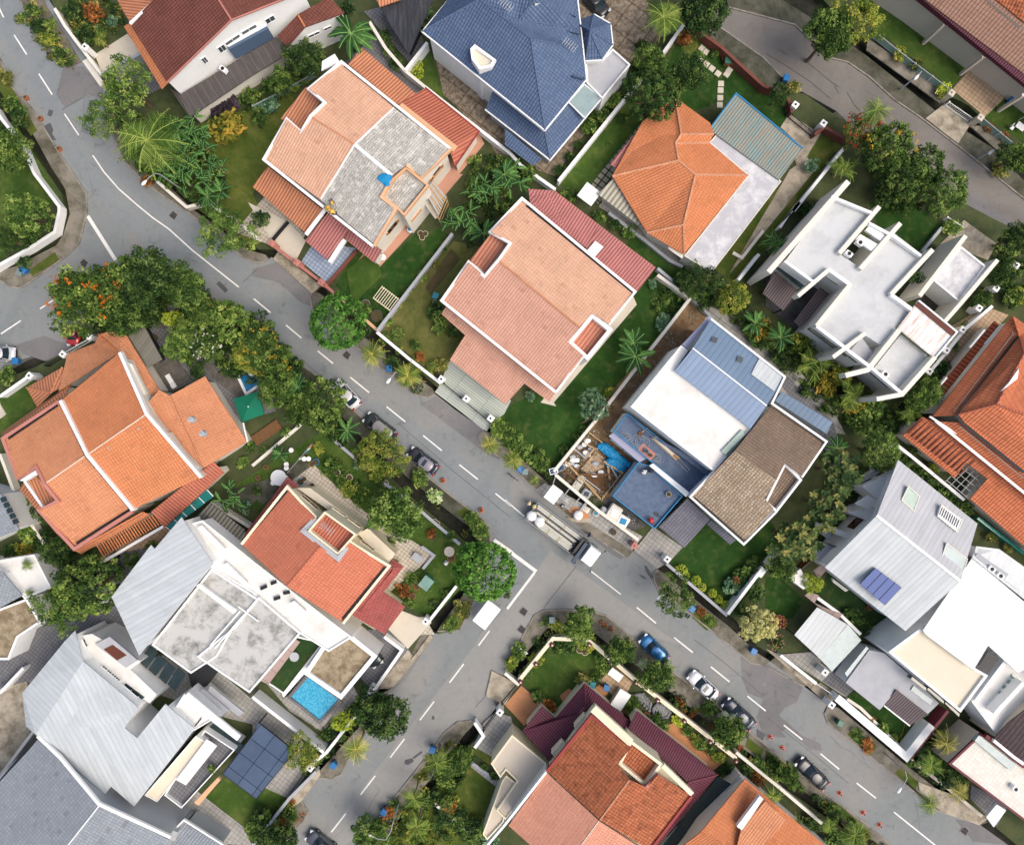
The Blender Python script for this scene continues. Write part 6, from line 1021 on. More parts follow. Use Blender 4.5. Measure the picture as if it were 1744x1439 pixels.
row('green,dark', '8| 60,500 110,540 170,640 230,700', 4, 12, 1.0, '{n} bush from the top below the left edge of the burnt orange house'); row('bright', '8| 170,740 200,780', 2, 14, 1.1, '{n} bright bush beside the left white wall'); row('dark,croton', '8| 30,820 90,870 250,820 330,760', 6, 11, .9, '{n} dark bush between the left edge houses'); row('palm', '8| 80,1020 190,960 210,1010 190,1180 230,1110', 5, 9, 4.2, '{n} small palm plant on the white roof terrace', 'palmy', name='potted_plant')
row('green', '8| 1080,760 880,960 840,1000', 4, 10, .8, '{n} bush in the gap beside the pale metal wing'); row('blue,bright', '8| 1640,590 1690,520', 3, 9, .6, '{n} bush by the round white table'); row('green,bright', '8| 1700,180 1560,330 9| 60,200 160,110 300,10', 9, 7, .5, '{n} plant along the low boundary strip of the lawn'); row('green,yellow', '9| 0,500 60,440', 2, 9, .6, '{n} plant at the far left of the patio lawn')
row('yellow,green,rust', '9| 420,150 480,190 360,130', 3, 8, .5, '{n} shrub beside the washing pole'); row('green,blue', '9| 500,230 540,280 500,330', 3, 14, 1.2, '{n} light leafy shrub beside the top of the patio'); row('green,yellow,bright', '9| 560,350 620,440 700,500 760,550', 6, 10, .7, '{n} bush from the top along the curved patio edge'); row('blue,green,dark', '9| 690,250 760,300 830,360 900,430', 7, 9, .6, '{n} creeper clump on the lawn wall beside the drain')
row('olive,yellow,green', '9| 740,180 830,330 880,400', 4, 14, 1.1, '{n} dry bush on the verge opposite the beige roofed car'); row('green,stripe,green,green', '9| 1040,340 1170,390 1230,500 1290,560', 5, 12, .9, '{n} spiky plant from the top on the verge by the grey roofed car'); row('green,bright', '9| 1430,620 1520,700 1560,780', 4, 11, .7, '{n} bush from the top on the rounded corner verge'); row('olive,green', '9| 1450,1200 1380,1290 1290,1400', 5, 11, .6, '{n} dry plant on the verge below the big round tree')
row('rust,green,dark,green', '9| 1150,700 1230,760 1340,740 1380,830', 5, 9, .6, '{n} plant at the far corner of the patio lawn'); row('green,rust', '9| 1100,1010 1040,1080 1010,1140 1040,1190 1090,1230', 6, 9, .7, '{n} plant in the bed beside the green bench'); row('green,dark', '9| 1330,1110 1210,1270', 5, 7, .5, '{n} plant along the lawn edge beside the street drain'); row('green,rust', '9| 930,800 960,820', 2, 8, .8, '{n} plant by the tiled patio corner')
row('lime', '10| 1190,996 1190,996', 1, 9, .7, '{n} and largest lime ball bush in the row by the drain', 'ball', 0, 'topiary_bush')
for q_, (s_, r_) in enumerate((('10| 1225,1030', 5.5), ('10| 1290,1062', 8), ('10| 1330,1108', 7.5), ('10| 1400,1148', 8), ('10| 1442,1190', 6.5), ('10| 1485,1228', 7.5))): plant('topiary_bush', 'ball', 'L_lime', s_, r_, .7, ORD[q_+1]+' lime ball bush from the top in the row by the drain', 'lime ball bushes beside the drain')
row('blue,dark', '10| 1500,1060 1560,1130 1620,1010', 4, 15, .9, '{n} blue green bush in the corner lawn below the building site'); row('rust', '10| 1560,1040 1570,1060', 1, 6, 1.2, '{n} rust coloured plant among the blue green bushes'); row('green', '10| 1640,1020 1720,960', 3, 13, 1.0, '{n} bush along the long white garden wall'); row('dark', '10| 1744,1090 1640,1240 1580,1330', 5, 12, 1.0, '{n} dark ivy clump outside the long white garden wall')
row('rust,green', '10| 1300,1260 1370,1310 1400,1360', 4, 8, .5, '{n} plant in the verge bed beside the junction'); row('green,rust', '14| 1880,10 1820,60 11| 80,1350 140,1300', 4, 12, .9, '{n} rose bush beside the pale blue canopy', flower='F_pink'); row('green,dark', '11| 540,1290 620,1370 690,1400', 4, 12, .8, '{n} bush along the turf courtyard wall')
row('dark,green', '11| 930,210 1060,330 1180,430 1290,530 1400,600', 13, 11, 1.1, '{n} hedge bush from the top behind the pale blue roof'); row('green,yellow', '11| 940,130 1080,220 1180,340', 5, 10, .9, '{n} yellow green plant beside the slatted brick roof'); row('olive', '11| 1460,720 1560,790 1680,880', 5, 9, .7, '{n} dry grass clump beside the green fence'); row('green,dark', '11| 560,0 700,20 850,40 900,90', 5, 14, 1.3, '{n} bush around the clipped round tree')
row('croton,yellow,green', '25| 620,40 430,220 980,330 820,480', 4, 17, 1.3, '{n} orange croton bush from the left in the cubic house hedge'); row('dark,green,dark', '25| 100,60 300,150 560,400 760,560', 6, 15, 1.0, '{n} dark shrub from the left in the cubic house hedge'); row('croton,yellow,croton', '25| 1180,930 1350,900 1480,830 1560,760', 5, 17, 1.2, '{n} yellow croton bush in the middle of the cubic house hedge'); row('croton,green', '7| 560,1230 640,1330 740,1300 720,1400', 5, 15, 1.2, '{n} croton bush at the right end of the cubic house hedge')
row('dark,green', '7| 1230,1100 1170,1060 1090,1100 1050,1160', 5, 13, 1, '{n} dark bush between the cubic house and the brick roofs'); row('dark', '7| 1480,560 1430,650 1380,640 1540,520', 5, 12, 1, '{n} dark red bush beside the fin wall of the cubic house'); row('green', '7| 1350,720 1300,860 1240,960', 5, 7, .7, '{n} creeper clump on the white gate wall by the tan paving'); row('dark,green', '7| 980,500 1010,440 1000,530', 3, 11, 3.5, '{n} shrub inside the light well of the cubic house')
row('green,yellow,dark', '7| 1620,560 1690,620 1744,520', 5, 14, 1.1, '{n} bush in the garden at the right edge'); row('blue', '3| 290,1130 300,1140', 1, 13, .9, '{n} grey green bush beside the tin roofed bungalow'); row('dark', '3| 350,1320 250,1400 7| 210,60', 3, 12, 1, '{n} dark bush outside the long white boundary wall'); row('dark,green', '3| 700,1380 850,1300 7| 1000,40', 4, 14, 1.5, '{n} bush under the round trees beside the cubic house'); row('bright', '7| 1240,150 1290,60', 3, 11, .9, '{n} bright bush by the blue gate of the cubic house')
row('yellow,dark,olive,green', '3| 870,330 930,410 1000,440 1070,430', 5, 9, .8, '{n} flowering bush on the glass fence of the tan roofed house', flower='F_yellow'); row('lime', '3| 1190,600 1210,610', 1, 12, .9, '{n} rounded pale bush at the gate of the tan roofed house'); row('rust', '3| 1480,840 1560,900 1640,940', 4, 6, .5, '{n} low plant behind the right hand fence by the upper road'); row('olive', '3| 180,590 200,600', 1, 12, .7, '{n} stony plant mound beside the blue bin on the upper road'); row('olive,green', '3| 1540,1140 1640,1180', 3, 10, .5, '{n} weed clump on the verge of the upper road'); row('green', '3| 910,70 900,80', 1, 8, .6, '{n} small agave on the lawn by the tan path', 'palmy')
row('green,yellow,dark', '14| 110,300 200,210 260,140 320,60', 6, 9, .7, '{n} border bush up the left wall of the maroon roofed garden'); row('green,dark,yellow', '14| 300,90 400,80 500,80 600,60', 6, 14, .9, '{n} bush along the top wall of the maroon roofed garden'); row('green,bright', '14| 640,90 700,200 620,300 560,320', 6, 10, .8, '{n} bush along the right side of the small clipped lawn'); row('olive,yellow', '14| 480,280 540,290 470,350', 3, 12, .9, '{n} mottled bush beside the maroon roof tip'); row('green,rust,dark', '14| 180,390 270,450 330,520', 5, 10, .7, '{n} flower bush beside the terracotta drive')
row('green,bright', '20| 560,620 620,700 520,740', 4, 11, .8, '{n} bush beside the dark fish pond'); row('dark,green', '20| 880,870 980,980 1080,960', 4, 9, .6, '{n} low bush around the lower end of the fish pond'); row('lime', '20| 1190,920 1260,930', 3, 8, .6, '{n} lime leafed plant beside the fish pond'); row('green,yellow,green', '14| 1200,620 1300,720 1400,800 1480,850', 11, 8, .6, '{n} variegated bush along the cream wall by the terracotta path'); row('dark,green', '14| 1460,900 1500,930 1440,950', 3, 12, .8, '{n} bush at the end of the terracotta path')
row('stripe', '14| 940,190 950,200', 1, 15, 1.0, '{n} striped spiky plant facing the blue car', 'palmy'); row('stripe', '14| 1500,590 1510,600', 1, 18, 1.2, '{n} striped spiky plant on the verge beside the dark saloon', 'palmy'); row('green,bright', '14| 1370,500 1380,520', 1, 16, .9, '{n} light green bush between the white and dark saloon cars'); row('green', '14| 1690,850 1740,900 15| 20,900 90,960', 4, 12, .7, '{n} verge bush below the dark saloon car')
row('green,yellow', '10| 250,1370 310,1340 380,1370', 4, 9, .6, '{n} plant at the rounded tip of the junction verge'); row('yellow,green', '14| 20,240 60,160 120,70', 4, 12, .8, '{n} verge bush from the bottom beside the white bench'); row('dark,rust', '14| 1570,880 1640,940 1720,1000', 5, 11, .9, '{n} reddish bush behind the bottom garden gate')
row('bright,green', '13| 1480,770 1400,860 1320,950 1260,1010', 9, 11, .9, '{n} hedge bush from the top beside the lower verge drain'); row('dark,rust', '13| 1230,1060 1290,1130 1360,1200 1450,1260', 7, 10, .7, '{n} bush around the lower walled lawn'); row('green', '13| 1520,860 1620,950 1680,1000', 5, 6, .5, '{n} border plant by the grey garden path'); row('green,rust', '13| 1000,1110 930,1180 860,1260 830,1330', 6, 10, .7, '{n} bush from the top on the verge by the lower blue bin'); row('dark,green', '13| 1230,1240 1400,1290 1560,1330 1500,1400', 8, 13, .9, '{n} dark bush in the bottom garden beside the twin house'); row('blue', '13| 1700,1380 1500,1430', 2, 16, 1.0, '{n} blue green bush at the bottom edge garden')
plant('topiary_bush', 'ball', 'L_bright', '13| 1312,1130', 11, .9, 'round clipped bush at the corner of the lower walled lawn'); row('green,rust', '13| 310,1180 230,1250 160,1330 60,1400', 6, 12, .7, '{n} bush in the rounded planter by the bottom left road'); row('dark,green', '13| 20,1280 90,1240 30,1400', 4, 16, 1.3, '{n} shrub in the bottom lawn below the slate blue canopy'); row('dark,green', '13| 530,640 510,700 720,480 700,420', 5, 11, 1, '{n} shrub beside the pool terrace wall'); row('green', '12| 1430,930 1440,900', 1, 10, 3.9, '{n} potted bush on the small roof terrace')
row('bright', '15| 800,620 810,640', 1, 14, .8, '{n} light green bush on the narrow lawn by the white wall'); plant('topiary_bush', 'ball', 'L_bright', '15| 862,697', 7, .6, 'small round clipped bush beside the yellow hose'); row('rust,green', '15| 660,520 700,560 750,630', 3, 6, .5, '{n} orange plant behind the long white wall'); row('green,rust', '15| 580,660 680,720 730,790', 4, 9, .4, '{n} weed clump in the verge grass by the long white wall'); row('dark', '15| 1050,780 1000,860 1200,980 1260,930', 6, 15, 1, '{n} dark bush beneath the lower right palms'); row('green', '15| 30,830 80,900', 2, 11, .7, '{n} verge bush above the black car')
row('dark,green,olive', '15| 250,1230 350,1310 480,1400 700,1400', 6, 13, .9, '{n} bush along the bottom verge beside the traffic cones'); row('green,yellow', '15| 440,1170 480,1240', 2, 12, .6, '{n} pale bush on the verge below the black car'); row('green', '9| 1700,1160 1720,1170', 1, 8, 3.5, '{n} pale leafed shrub under the big round junction tree')

def undergrowth(s_, mats, h_, dens=.9, r=.5, ls=.16, name='undergrowth'):
    pts = P(s_); xs = [p[0] for p in pts]; ys = [p[1] for p in pts]; A = abs(sum(pts[i-1][0]*pts[i][1]-pts[i][0]*pts[i-1][1] for i in range(len(pts))))/2/196
    for mi, mt in enumerate(mats.split(',')):
        cs = []; n = int(A*dens*1.9/len(mats.split(',')))
        while len(cs) < max(3, n):
            x = g0.uniform(min(xs), max(xs)); y = g0.uniform(min(ys), max(ys)); ins_ = False
            for i in range(len(pts)):
                (x1, y1), (x2, y2) = pts[i-1][:2], pts[i][:2]
                if (y1 > y) != (y2 > y) and x < (x2-x1)*(y-y1)/(y2-y1)+x1: ins_ = not ins_
            if ins_: c = Wd((x, y, h_*g0.uniform(.25, .95))); cs.append((c.x, c.y, c.z))
        q = cloud(len(cs)*3+mi, cs, r, 34, ls, .5, .6, .7); me = rawmesh(name, q[0], 4, q[1]); me.materials.append(M['L_'+mt]); o = bpy.data.objects.new(name, me); link(o); tag(o, kind='stuff')
for a in (('s| 205,205 300,190 350,230 400,330 345,350 260,310 215,270', 'dark,green', 1.4, 1.4), ('s| 290,470 345,505 430,575 520,650 575,715 600,745 575,760 500,700 440,660 400,640 360,610 300,560 270,520', 'dark,green,green', 1.8, 1.5), ('s| 110,480 200,450 290,470 290,520 240,560 150,560', 'dark,dark', 1.6, 1.2),
 ('s| 1062,100 1092,130 1002,240 985,222', 'green,bright', .9, 1.3), ('s| 1240,500 1290,535 1380,610 1490,695 1560,680 1600,640 1560,720 1480,740 1400,700 1300,600 1235,530', 'dark,green', 1.0, 1.3), ('s| 1405,750 1460,760 1480,830 1430,880 1400,940 1330,965 1330,920 1400,840', 'dark', 1.0, .5), ('s| 1535,770 1600,825 1668,882 1655,897 1590,852 1528,800', 'dark,green', 1.1, 1.6),
 ('s| 845,722 945,800 936,814 862,757 838,735', 'bright,green', .9, 1.6), ('13| 1500,770 1440,870 1300,960 1230,1060 1330,1090 1430,960', 'green,dark', 1.0, 1.4), ('s| 1545,640 1600,600 1620,620 1590,700 1560,720', 'dark,green', 1.0, 1.2), ('s| 102,5 200,0 212,40 190,60 160,80 130,60', 'green,dark,olive', .8, 1.3), ('s| 350,180 450,150 500,128 560,100 520,142 430,190 360,205', 'dark,green', .9, 1.1),
 ('s| -20,200 25,220 35,280 0,300', 'green', .6, .7), ('s| 0,400 50,380 70,405 30,430', 'green', .8, 1.2), ('s| 20,830 60,850 100,900 125,945 60,960 40,900', 'dark,green', 1.1, 1.2), ('s| 60,1000 100,940 200,940 215,960 150,1050 80,1060', 'dark', 1.2, .9), ('s| 600,820 650,850 650,870 620,860', 'green,yellow', .6, .8), ('s| 560,775 620,820 600,850 545,800', 'green', .5, .8),
 ('s| 1560,1290 1600,1240 1640,1270 1650,1340 1600,1335', 'dark,green', 1.0, 1.0), ('s| 1312,1282 1400,1357 1480,1418 1530,1450 1500,1452 1380,1362 1300,1292', 'green,olive,dark', .6, .9), ('s| 1690,420 1744,400 1760,520 1700,505', 'dark,green', 1.0, 1.0), ('s| 1460,240 1530,230 1630,330 1600,370 1500,330', 'dark', 1.2, 1.0), ('s| 1160,455 1230,480 1260,522 1195,500', 'green,dark', .9, 1.3),
 ('s| 690,1370 760,1330 800,1400 810,1439 690,1445 650,1445', 'dark,green,yellow', .9, .9), ('s| 885,1130 915,1085 945,1066 1010,1068 1075,1118 1062,1125 1002,1092 948,1092 900,1150', 'green,olive,yellow', .5, .8), ('s| 1120,1160 1262,1262 1340,1330 1330,1340 1250,1275 1105,1165', 'dark,green,rust', .5, .8), ('s| 600,745 700,825 790,900 820,890 830,930 800,960 770,880 690,810 600,738', 'green,olive', .5, .8),
 ('s| 20,30 60,62 85,100 118,115 130,106 100,55 60,0', 'green,olive', .5, 1.3), ('s| 800,270 830,260 900,260 930,300 880,330 840,400 800,420 790,360', 'dark,green', 1.0, 1.0), ('s| 700,1380 640,1439 610,1439 660,1372 735,1285 790,1250', 'green,olive', .4, .6), ('s| 500,1290 560,1240 600,1215 640,1190 615,1235 550,1300 520,1320', 'dark,green', .8, .8), ('s| 440,1390 500,1360 520,1385 500,1430 440,1439', 'dark,green,rust', .8, 1.0),
 ('s| 950,770 1000,720 1010,730 960,785', 'green', .4, .9), ('s| 1130,470 1165,510 1130,560 1110,520', 'green,dark', .5, .9), ('s| 820,470 860,450 850,530 780,640 770,600', 'green', .01, .02)):
    undergrowth(*a)
# ---------------------------------------------------------------- garden walls, fences, gates
def wall(s_, h_, mat, label, w_=.25, name='garden_wall', cat='garden wall', group=None, cap=None, z0=.1, z=None):
    pts = [Wd(p, h_) for p in P(s_)]; c = pts[0]; o = thing(name, label, cat, (c.x, c.y, z0), group)
    mb = MB(); mb.strip(pts, w_, h_-z0); mb.build('wall', M[mat], o)
    mb = MB(); mb.strip([p+Vector((0, 0, .06)) for p in pts], w_+.1, .07); mb.build('coping', M[cap or mat], o); return o
def fence(s_, h_, mat, label, rail='white', step=1.6, group=None, name='fence', infill=None):
    pts = [Wd(p, h_) for p in P(s_)]; c = pts[0]; o = thing(name, label, name, (c.x, c.y, .1), group)
    mb = MB(); mb.strip(pts, .07, .07); mb.strip([p-Vector((0, 0, h_*.7)) for p in pts], .07, .07); mb.build('rail', M[rail], o)
    mb = MB(); mb.strip([p-Vector((0, 0, .05)) for p in pts], .03, h_*.8); 
    if infill: mb.build('panel', M[infill], o)
    else:
        mb = MB()
        for i in range(len(pts)-1):
            d = pts[i+1]-pts[i]; n = int(d.length/.22)
            for k in range(n): q = pts[i]+d*(k+.5)/n; mb.box((q.x, q.y, h_*.5+.1), (.05, .05, h_*.9))
        mb.build('pickets', M[mat], o)
    for i in range(len(pts)-1):
        d = pts[i+1]-pts[i]; n = max(1, int(d.length/step/1.5))
        for k in range(n): q = pts[i]+d*k/n; mb = MB(); mb.box((q.x, q.y, h_/2+.08), (.16, .16, h_-.02)); mb.build('post', M[rail], o)
    return o
for a in (('0| 370,60 440,180 560,340 690,510', 1.4, 'offwhite', 'white street wall of the top left gabled house'), ('0| 690,500 980,345', 1.8, 'greyw', 'grey white side wall between driveway and feathery tree'), ('0| -40,720 0,790 150,980 230,1170 400,1395 4| 400,0 370,140 200,250 20,350 -100,420', 1.3, 'white', 'mossy white curved wall round the corner garden, left edge'),
 ('0| 1060,1225 1260,1400 4| 1400,-60 1640,100 1744,190', 1.0, 'offwhite', 'low street wall behind the roadside banana thicket'), ('5| 120,215 290,345 480,490 560,560', 1.0, 'pinkish', 'pink street wall of the half stripped house'), ('5| 240,70 130,200', .5, 'gutter', 'low dark wall beside the cream driveway'), ('5| 700,270 500,500', .6, 'brickred', 'low brown wall between blue paving and lawn'),
 ('1| 790,150 900,330 1030,480 1165,590', 1.6, 'offwhite', 'cream boundary wall left of the lime ball bushes'), ('2| 1205,170 1060,370', 1.6, 'white', 'upper part of the white picket wall right of the blue house'), ('2| 930,520 360,1225', 1.6, 'white', 'long white picket wall between the blue house and the bungalow'), ('1| 1165,590 1744,1040 2| 110,1120 340,1280', 1.5, 'white', 'white comb topped wall below the blue house stone yard'),
 ('1| 1030,480 1180,290', 1.8, 'white', 'short comb topped wall by the lime ball bushes'), ('2| 1260,175 1460,320 1744,580 3| 60,610', 1.5, 'brickred', 'brick boundary wall with cream coping along the upper road'), ('3| 150,650 180,760', 1.4, 'brickred', 'short brick wall beside the small conifer'), ('3| 330,910 400,860 550,945', 1.4, 'brickred', 'brick wall right of the iron gate on the upper road'),
 ('3| 525,1005 185,1430 7| 230,-60 95,110', 1.6, 'white', 'long white boundary wall between bungalow lawn and cubic house'), ('6| 1715,290 1575,465', 1.6, 'white', 'white boundary wall by the dark pergola'), ('5| 1350,150 840,810', 1.3, 'greyw', 'grey garden wall between the two middle lawns'), ('5| 840,815 1050,990 1270,1160', 1.1, 'white', 'white street wall of the salmon house'), ('5| 545,560 760,730 840,800', .9, 'peach', 'low street wall behind the dense round tree'),
 ('6| 1030,430 1250,590 600,1430', 1.6, 'offwhite', 'cream wall between the salmon house lawn and the building site'), ('10| 600,0 330,330', 1.6, 'offwhite', 'lower stretch of the cream wall beside the building site'), ('6| 1030,385 1260,580 1380,700', 1.3, 'greyw', 'grey wall under the scraggly dark tree'), ('10| 340,350 640,600 900,790', 1.5, 'offwhite', 'front wall of the building site above the drain'), ('6| 700,10 950,200 1110,330 1200,375', .8, 'greyw', 'low kerb wall behind the bungalow lean to'),
 ('6| 1744,130 1600,315 1540,280', .6, 'offwhite', 'low cream wall beside the stained concrete roof'), ('7| 1190,110 1060,270', .8, 'greyw', 'low wall along the small dark lawn of the cubic house'), ('7| 1530,640 1340,800 1230,940 1110,1080', 1.4, 'white', 'white pillared wall between the tan paving and the cubic house'), ('10| 1090,950 1500,1300', 1.1, 'greyw', 'grey wall behind the lime ball bushes'), ('10| 1744,975 1505,1290', 2.0, 'white', 'tall white garden wall right of the corner lawn'), ('11| 100,870 -40,1040', 2.0, 'white', 'upper end of the tall white garden wall'),
 ('11| 860,130 1000,240 1340,520', 1.7, 'white', 'white wall between the pale blue roof and the brick roofs'), ('11| 1430,640 1744,880', 1.5, 'glassteal', 'dark green fence wall beside the dry grass strip'), ('11| 350,1180 500,1290 640,1427', 2.0, 'white', 'white wall along the turf courtyard'), ('15| 480,430 950,830 1120,615', 1.9, 'white', 'broad white corner wall round the narrow lawn', .8), ('15| 975,840 1150,620 1230,520', 1.7, 'maroon', 'maroon wall outside the broad white wall'),
 ('15| 980,850 1240,1050 1460,1230', 1.2, 'beige', 'low beige street wall below the lower right palms'), ('15| 100,145 340,335', 1.2, 'white', 'thin white wall beside the dark parking bay'), ('15| 550,440 640,500 920,775', .6, 'offwhite', 'low inner edging wall of the narrow lawn'), ('14| 95,315 325,32 560,42 900,330 1240,590 1560,840', 1.4, 'cream', 'cream garden wall with maroon posts round the maroon roofed house', .35), ('14| 1560,800 1744,950 15| 60,1010 380,1280', 1.3, 'offwhite', 'pale street wall of the bottom orange house'),
 ('14| 0,265 95,345', 1.3, 'offwhite', 'short gate wall by the terracotta drive'), ('13| 1500,600 1560,690 1500,770', 1.5, 'white', 'white gate wall of the tan terrace'), ('13| 1480,870 1700,1030', .4, 'greyw', 'low grey kerb of the bottom garden path'), ('13| 1230,1145 1400,1290 1540,1390', .8, 'offwhite', 'low cream wall through the bottom garden'), ('9| 1390,1085 1190,1340', .9, 'white', 'white edge wall of the patio lawn beside the drain'), ('9| 530,100 880,400 1060,530 1400,820', .6, 'greyw', 'low mossy wall between the patio lawn and the drain'),
 ('9| 330,10 0,290', .6, 'offwhite', 'low boundary strip wall at the top of the patio lawn'), ('9| 1140,835 1225,895 1150,985', .5, 'greyw', 'low wall round the patio corner'), ('13| 890,20 1010,110 830,370 745,450', 1.5, 'white', 'white street wall of the grey carport'), ('13| 720,520 610,660 500,800 350,920', 1.6, 'white', 'white street wall below the pool terrace'), ('13| 430,930 250,1110 60,1350 0,1427', 1.4, 'greyw', 'grey street wall beside the slate blue canopy'), ('13| 0,425 480,800', 2.2, 'white', 'tall white wall below the pool'),
 ('4| 0,1250 200,1110', 1.3, 'white', 'short white wall by the left lawn'), ('8| 0,210 60,370 130,560 300,820', 1.2, 'offwhite', 'cream wall left of the burnt orange house'), ('12| 160,230 0,400', 1.4, 'white', 'white wall beside the pinkish yard, left edge'), ('12| 0,960 240,640', 1.6, 'offwhite', 'cream wall along the slate roof, left edge'), ('8| 540,1290 760,1180', .8, 'greyw', 'low grey wall below the wide green tree'), ('8| 1420,540 1744,740', 1.6, 'offwhite', 'cream wall behind the grey corrugated roof')):
    wall(a[0], a[1], a[2], a[3], a[4] if len(a) > 4 else .26)
for a in (('3| 740,215 900,345 1240,600', 1.3, 'glassgreen', 'pale green glass fence round the tan roofed house lawn'), ('3| 1470,800 1700,990', 1.3, 'glassgreen', 'right hand pale green fence beside the upper road'), ('1| 0,715 230,600 420,490', 1.2, 'glassgreen', 'green mesh fence behind the white gabled house')):
    fence(a[0], a[1], 'greyw', a[3], 'greyw', infill=a[2])
for a in (('3| 160,760 330,900', 'iron driveway gate beside the brick wall on the upper road', 'dark'), ('3| 1240,690 1400,800', 'white barred driveway gate of the tan roofed house', 'white'), ('7| 1230,40 1340,110', 'blue and white pedestrian gate of the cubic house', 'white'), ('5| 150,235 280,330', 'first folding gate from the left at the stripped house', 'pinkish'), ('5| 320,370 450,470', 'second folding gate from the left at the stripped house', 'pinkish'), ('5| 1290,1160 1620,1440', 'thin iron gate between the pillared slab and the green paving', 'dark'),
 ('4| 440,950 600,860', 'white driveway gate behind the red car', 'white'), ('4| 300,1040 420,970', 'dark driveway gate beside the left lawn', 'dark'), ('13| 1560,660 1650,540', 'black gate of the tan terrace forecourt', 'dark'), ('14| -20,480 110,330', 'iron gate of the terracotta drive', 'dark'), ('13| 360,930 240,1100', 'long sliding gate of the paved forecourt at the bottom', 'dark'), ('15| 340,335 480,430', 'white gate beside the grey forecourt on the lower right', 'white')):
    fence(a[0], 1.2, a[2], a[1], a[2], name='gate')
def pillar(at, label, mat='white', w_=.75, h_=1.9, capm=None, group='gate pillars'):
    c = Wd(P(at)[0], h_); o = thing('gate_pillar', label, 'gate pillar', (c.x, c.y, .1), group)
    mb = MB(); mb.box((c.x, c.y, h_/2), (w_*.86, w_*.86, h_-.2), ANG); mb.build('shaft', M[mat], o)
    mb = MB(); mb.box((c.x, c.y, h_), (w_, w_, .22), ANG, .05); mb.build('cap', M[capm or mat], o); mb = MB(); mb.ball((c.x, c.y, h_+.16), .13, 8, 5); mb.build('finial', M['dark' if mat == 'white' else mat], o)
for a in (('5| 1275,1133', 'upper left white pillar with dark finial at the green paved drive'), ('5| 1443,1265', 'middle white pillar with dark finial at the green paved drive'), ('5| 1608,1398', 'lower right white pillar with dark finial at the green paved drive'), ('0| 575,320', 'tall white gate pillar at the cream driveway, top left'), ('3| 1255,630', 'upper cream pillar of the white barred gate', 'beige'), ('3| 1450,795', 'lower cream pillar of the white barred gate', 'beige'),
 ('4| 600,845', 'white pillar behind the red car'), ('4| 425,965', 'white pillar between the two left driveway gates'), ('4| 200,1110', 'wide white pillar beside the left lawn'), ('5| 130,215', 'first terracotta pillar from the left at the stripped house', 'pinkish'), ('5| 300,345', 'middle terracotta pillar at the stripped house', 'pinkish'), ('5| 465,480', 'right terracotta pillar at the stripped house', 'pinkish'), ('10| 1095,920', 'white pillar beside the grey paved drive below the building site'), ('10| 875,830', 'terracotta block pillar beside the building site steps', 'pinkish'),
 ('13| 1670,530', 'white pillar at the tan terrace forecourt'), ('13| 800,385', 'white pillar below the grey carport'), ('13| 390,905', 'large white pillar at the paved forecourt'), ('15| 445,480', 'white pillar at the left end of the broad white wall'), ('15| 400,260', 'white pillar by the pale canopy'), ('7| 1690,365', 'white pillar right of the cubic house pavilion'), ('7| 1555,520', 'white pillar in the dark bushes, right edge'), ('9| 1170,1340', 'white pillar beside the cream forecourt of the coral roofed house'), ('3| 200,710', 'slanting white pillar left of the iron gate'), ('3| 390,835', 'slanting white pillar right of the iron gate'), ('7| 1440,655', 'upper white pillar of the wall by the tan paving'), ('7| 1330,800', 'second white pillar of the wall by the tan paving'), ('7| 1220,940', 'third white pillar of the wall by the tan paving'), ('7| 1105,1080', 'lowest white pillar of the wall by the tan paving')):
    pillar(a[0], a[1], *(a[2:]))
for i, s_ in enumerate(('14| 105,325', '14| 210,205', '14| 318,75', '14| 570,75', '14| 720,200', '14| 885,330', '14| 1030,450', '14| 1210,590', '14| 1385,730', '14| 1560,860')): pillar(s_, ORD[i]+' maroon capped post, counted clockwise from the drive, of the cream garden wall', 'cream', .5, 1.6, 'maroon', 'maroon capped wall posts')
# driveway slab bridges over the drains
for a in (('5| 1230,1220 1275,1165 1620,1430 1580,1485', 'pave_green', 'pale green'), ('10| 870,865 920,800 1080,930 1025,985', 'pave_grey', 'grey'), ('0| 555,415 600,390 700,560 675,585', 'offwhite', 'cream'), ('13| 1080,150 1050,110 850,350 920,375', 'apron', 'stained'), ('5| 140,320 175,270 460,500 400,555', 'apron', 'patterned'), ('15| 1190,1100 1500,1250 1440,1290 1190,1205', 'apron', 'tan'), ('13| 440,950 400,930 215,1150 330,1130', 'apron', 'rusty'), ('15| 300,370 340,330 490,410 430,480', 'apron', 'yellowish')):
    sheet('driveway_slab', a[0], .24, a[1], -.2)
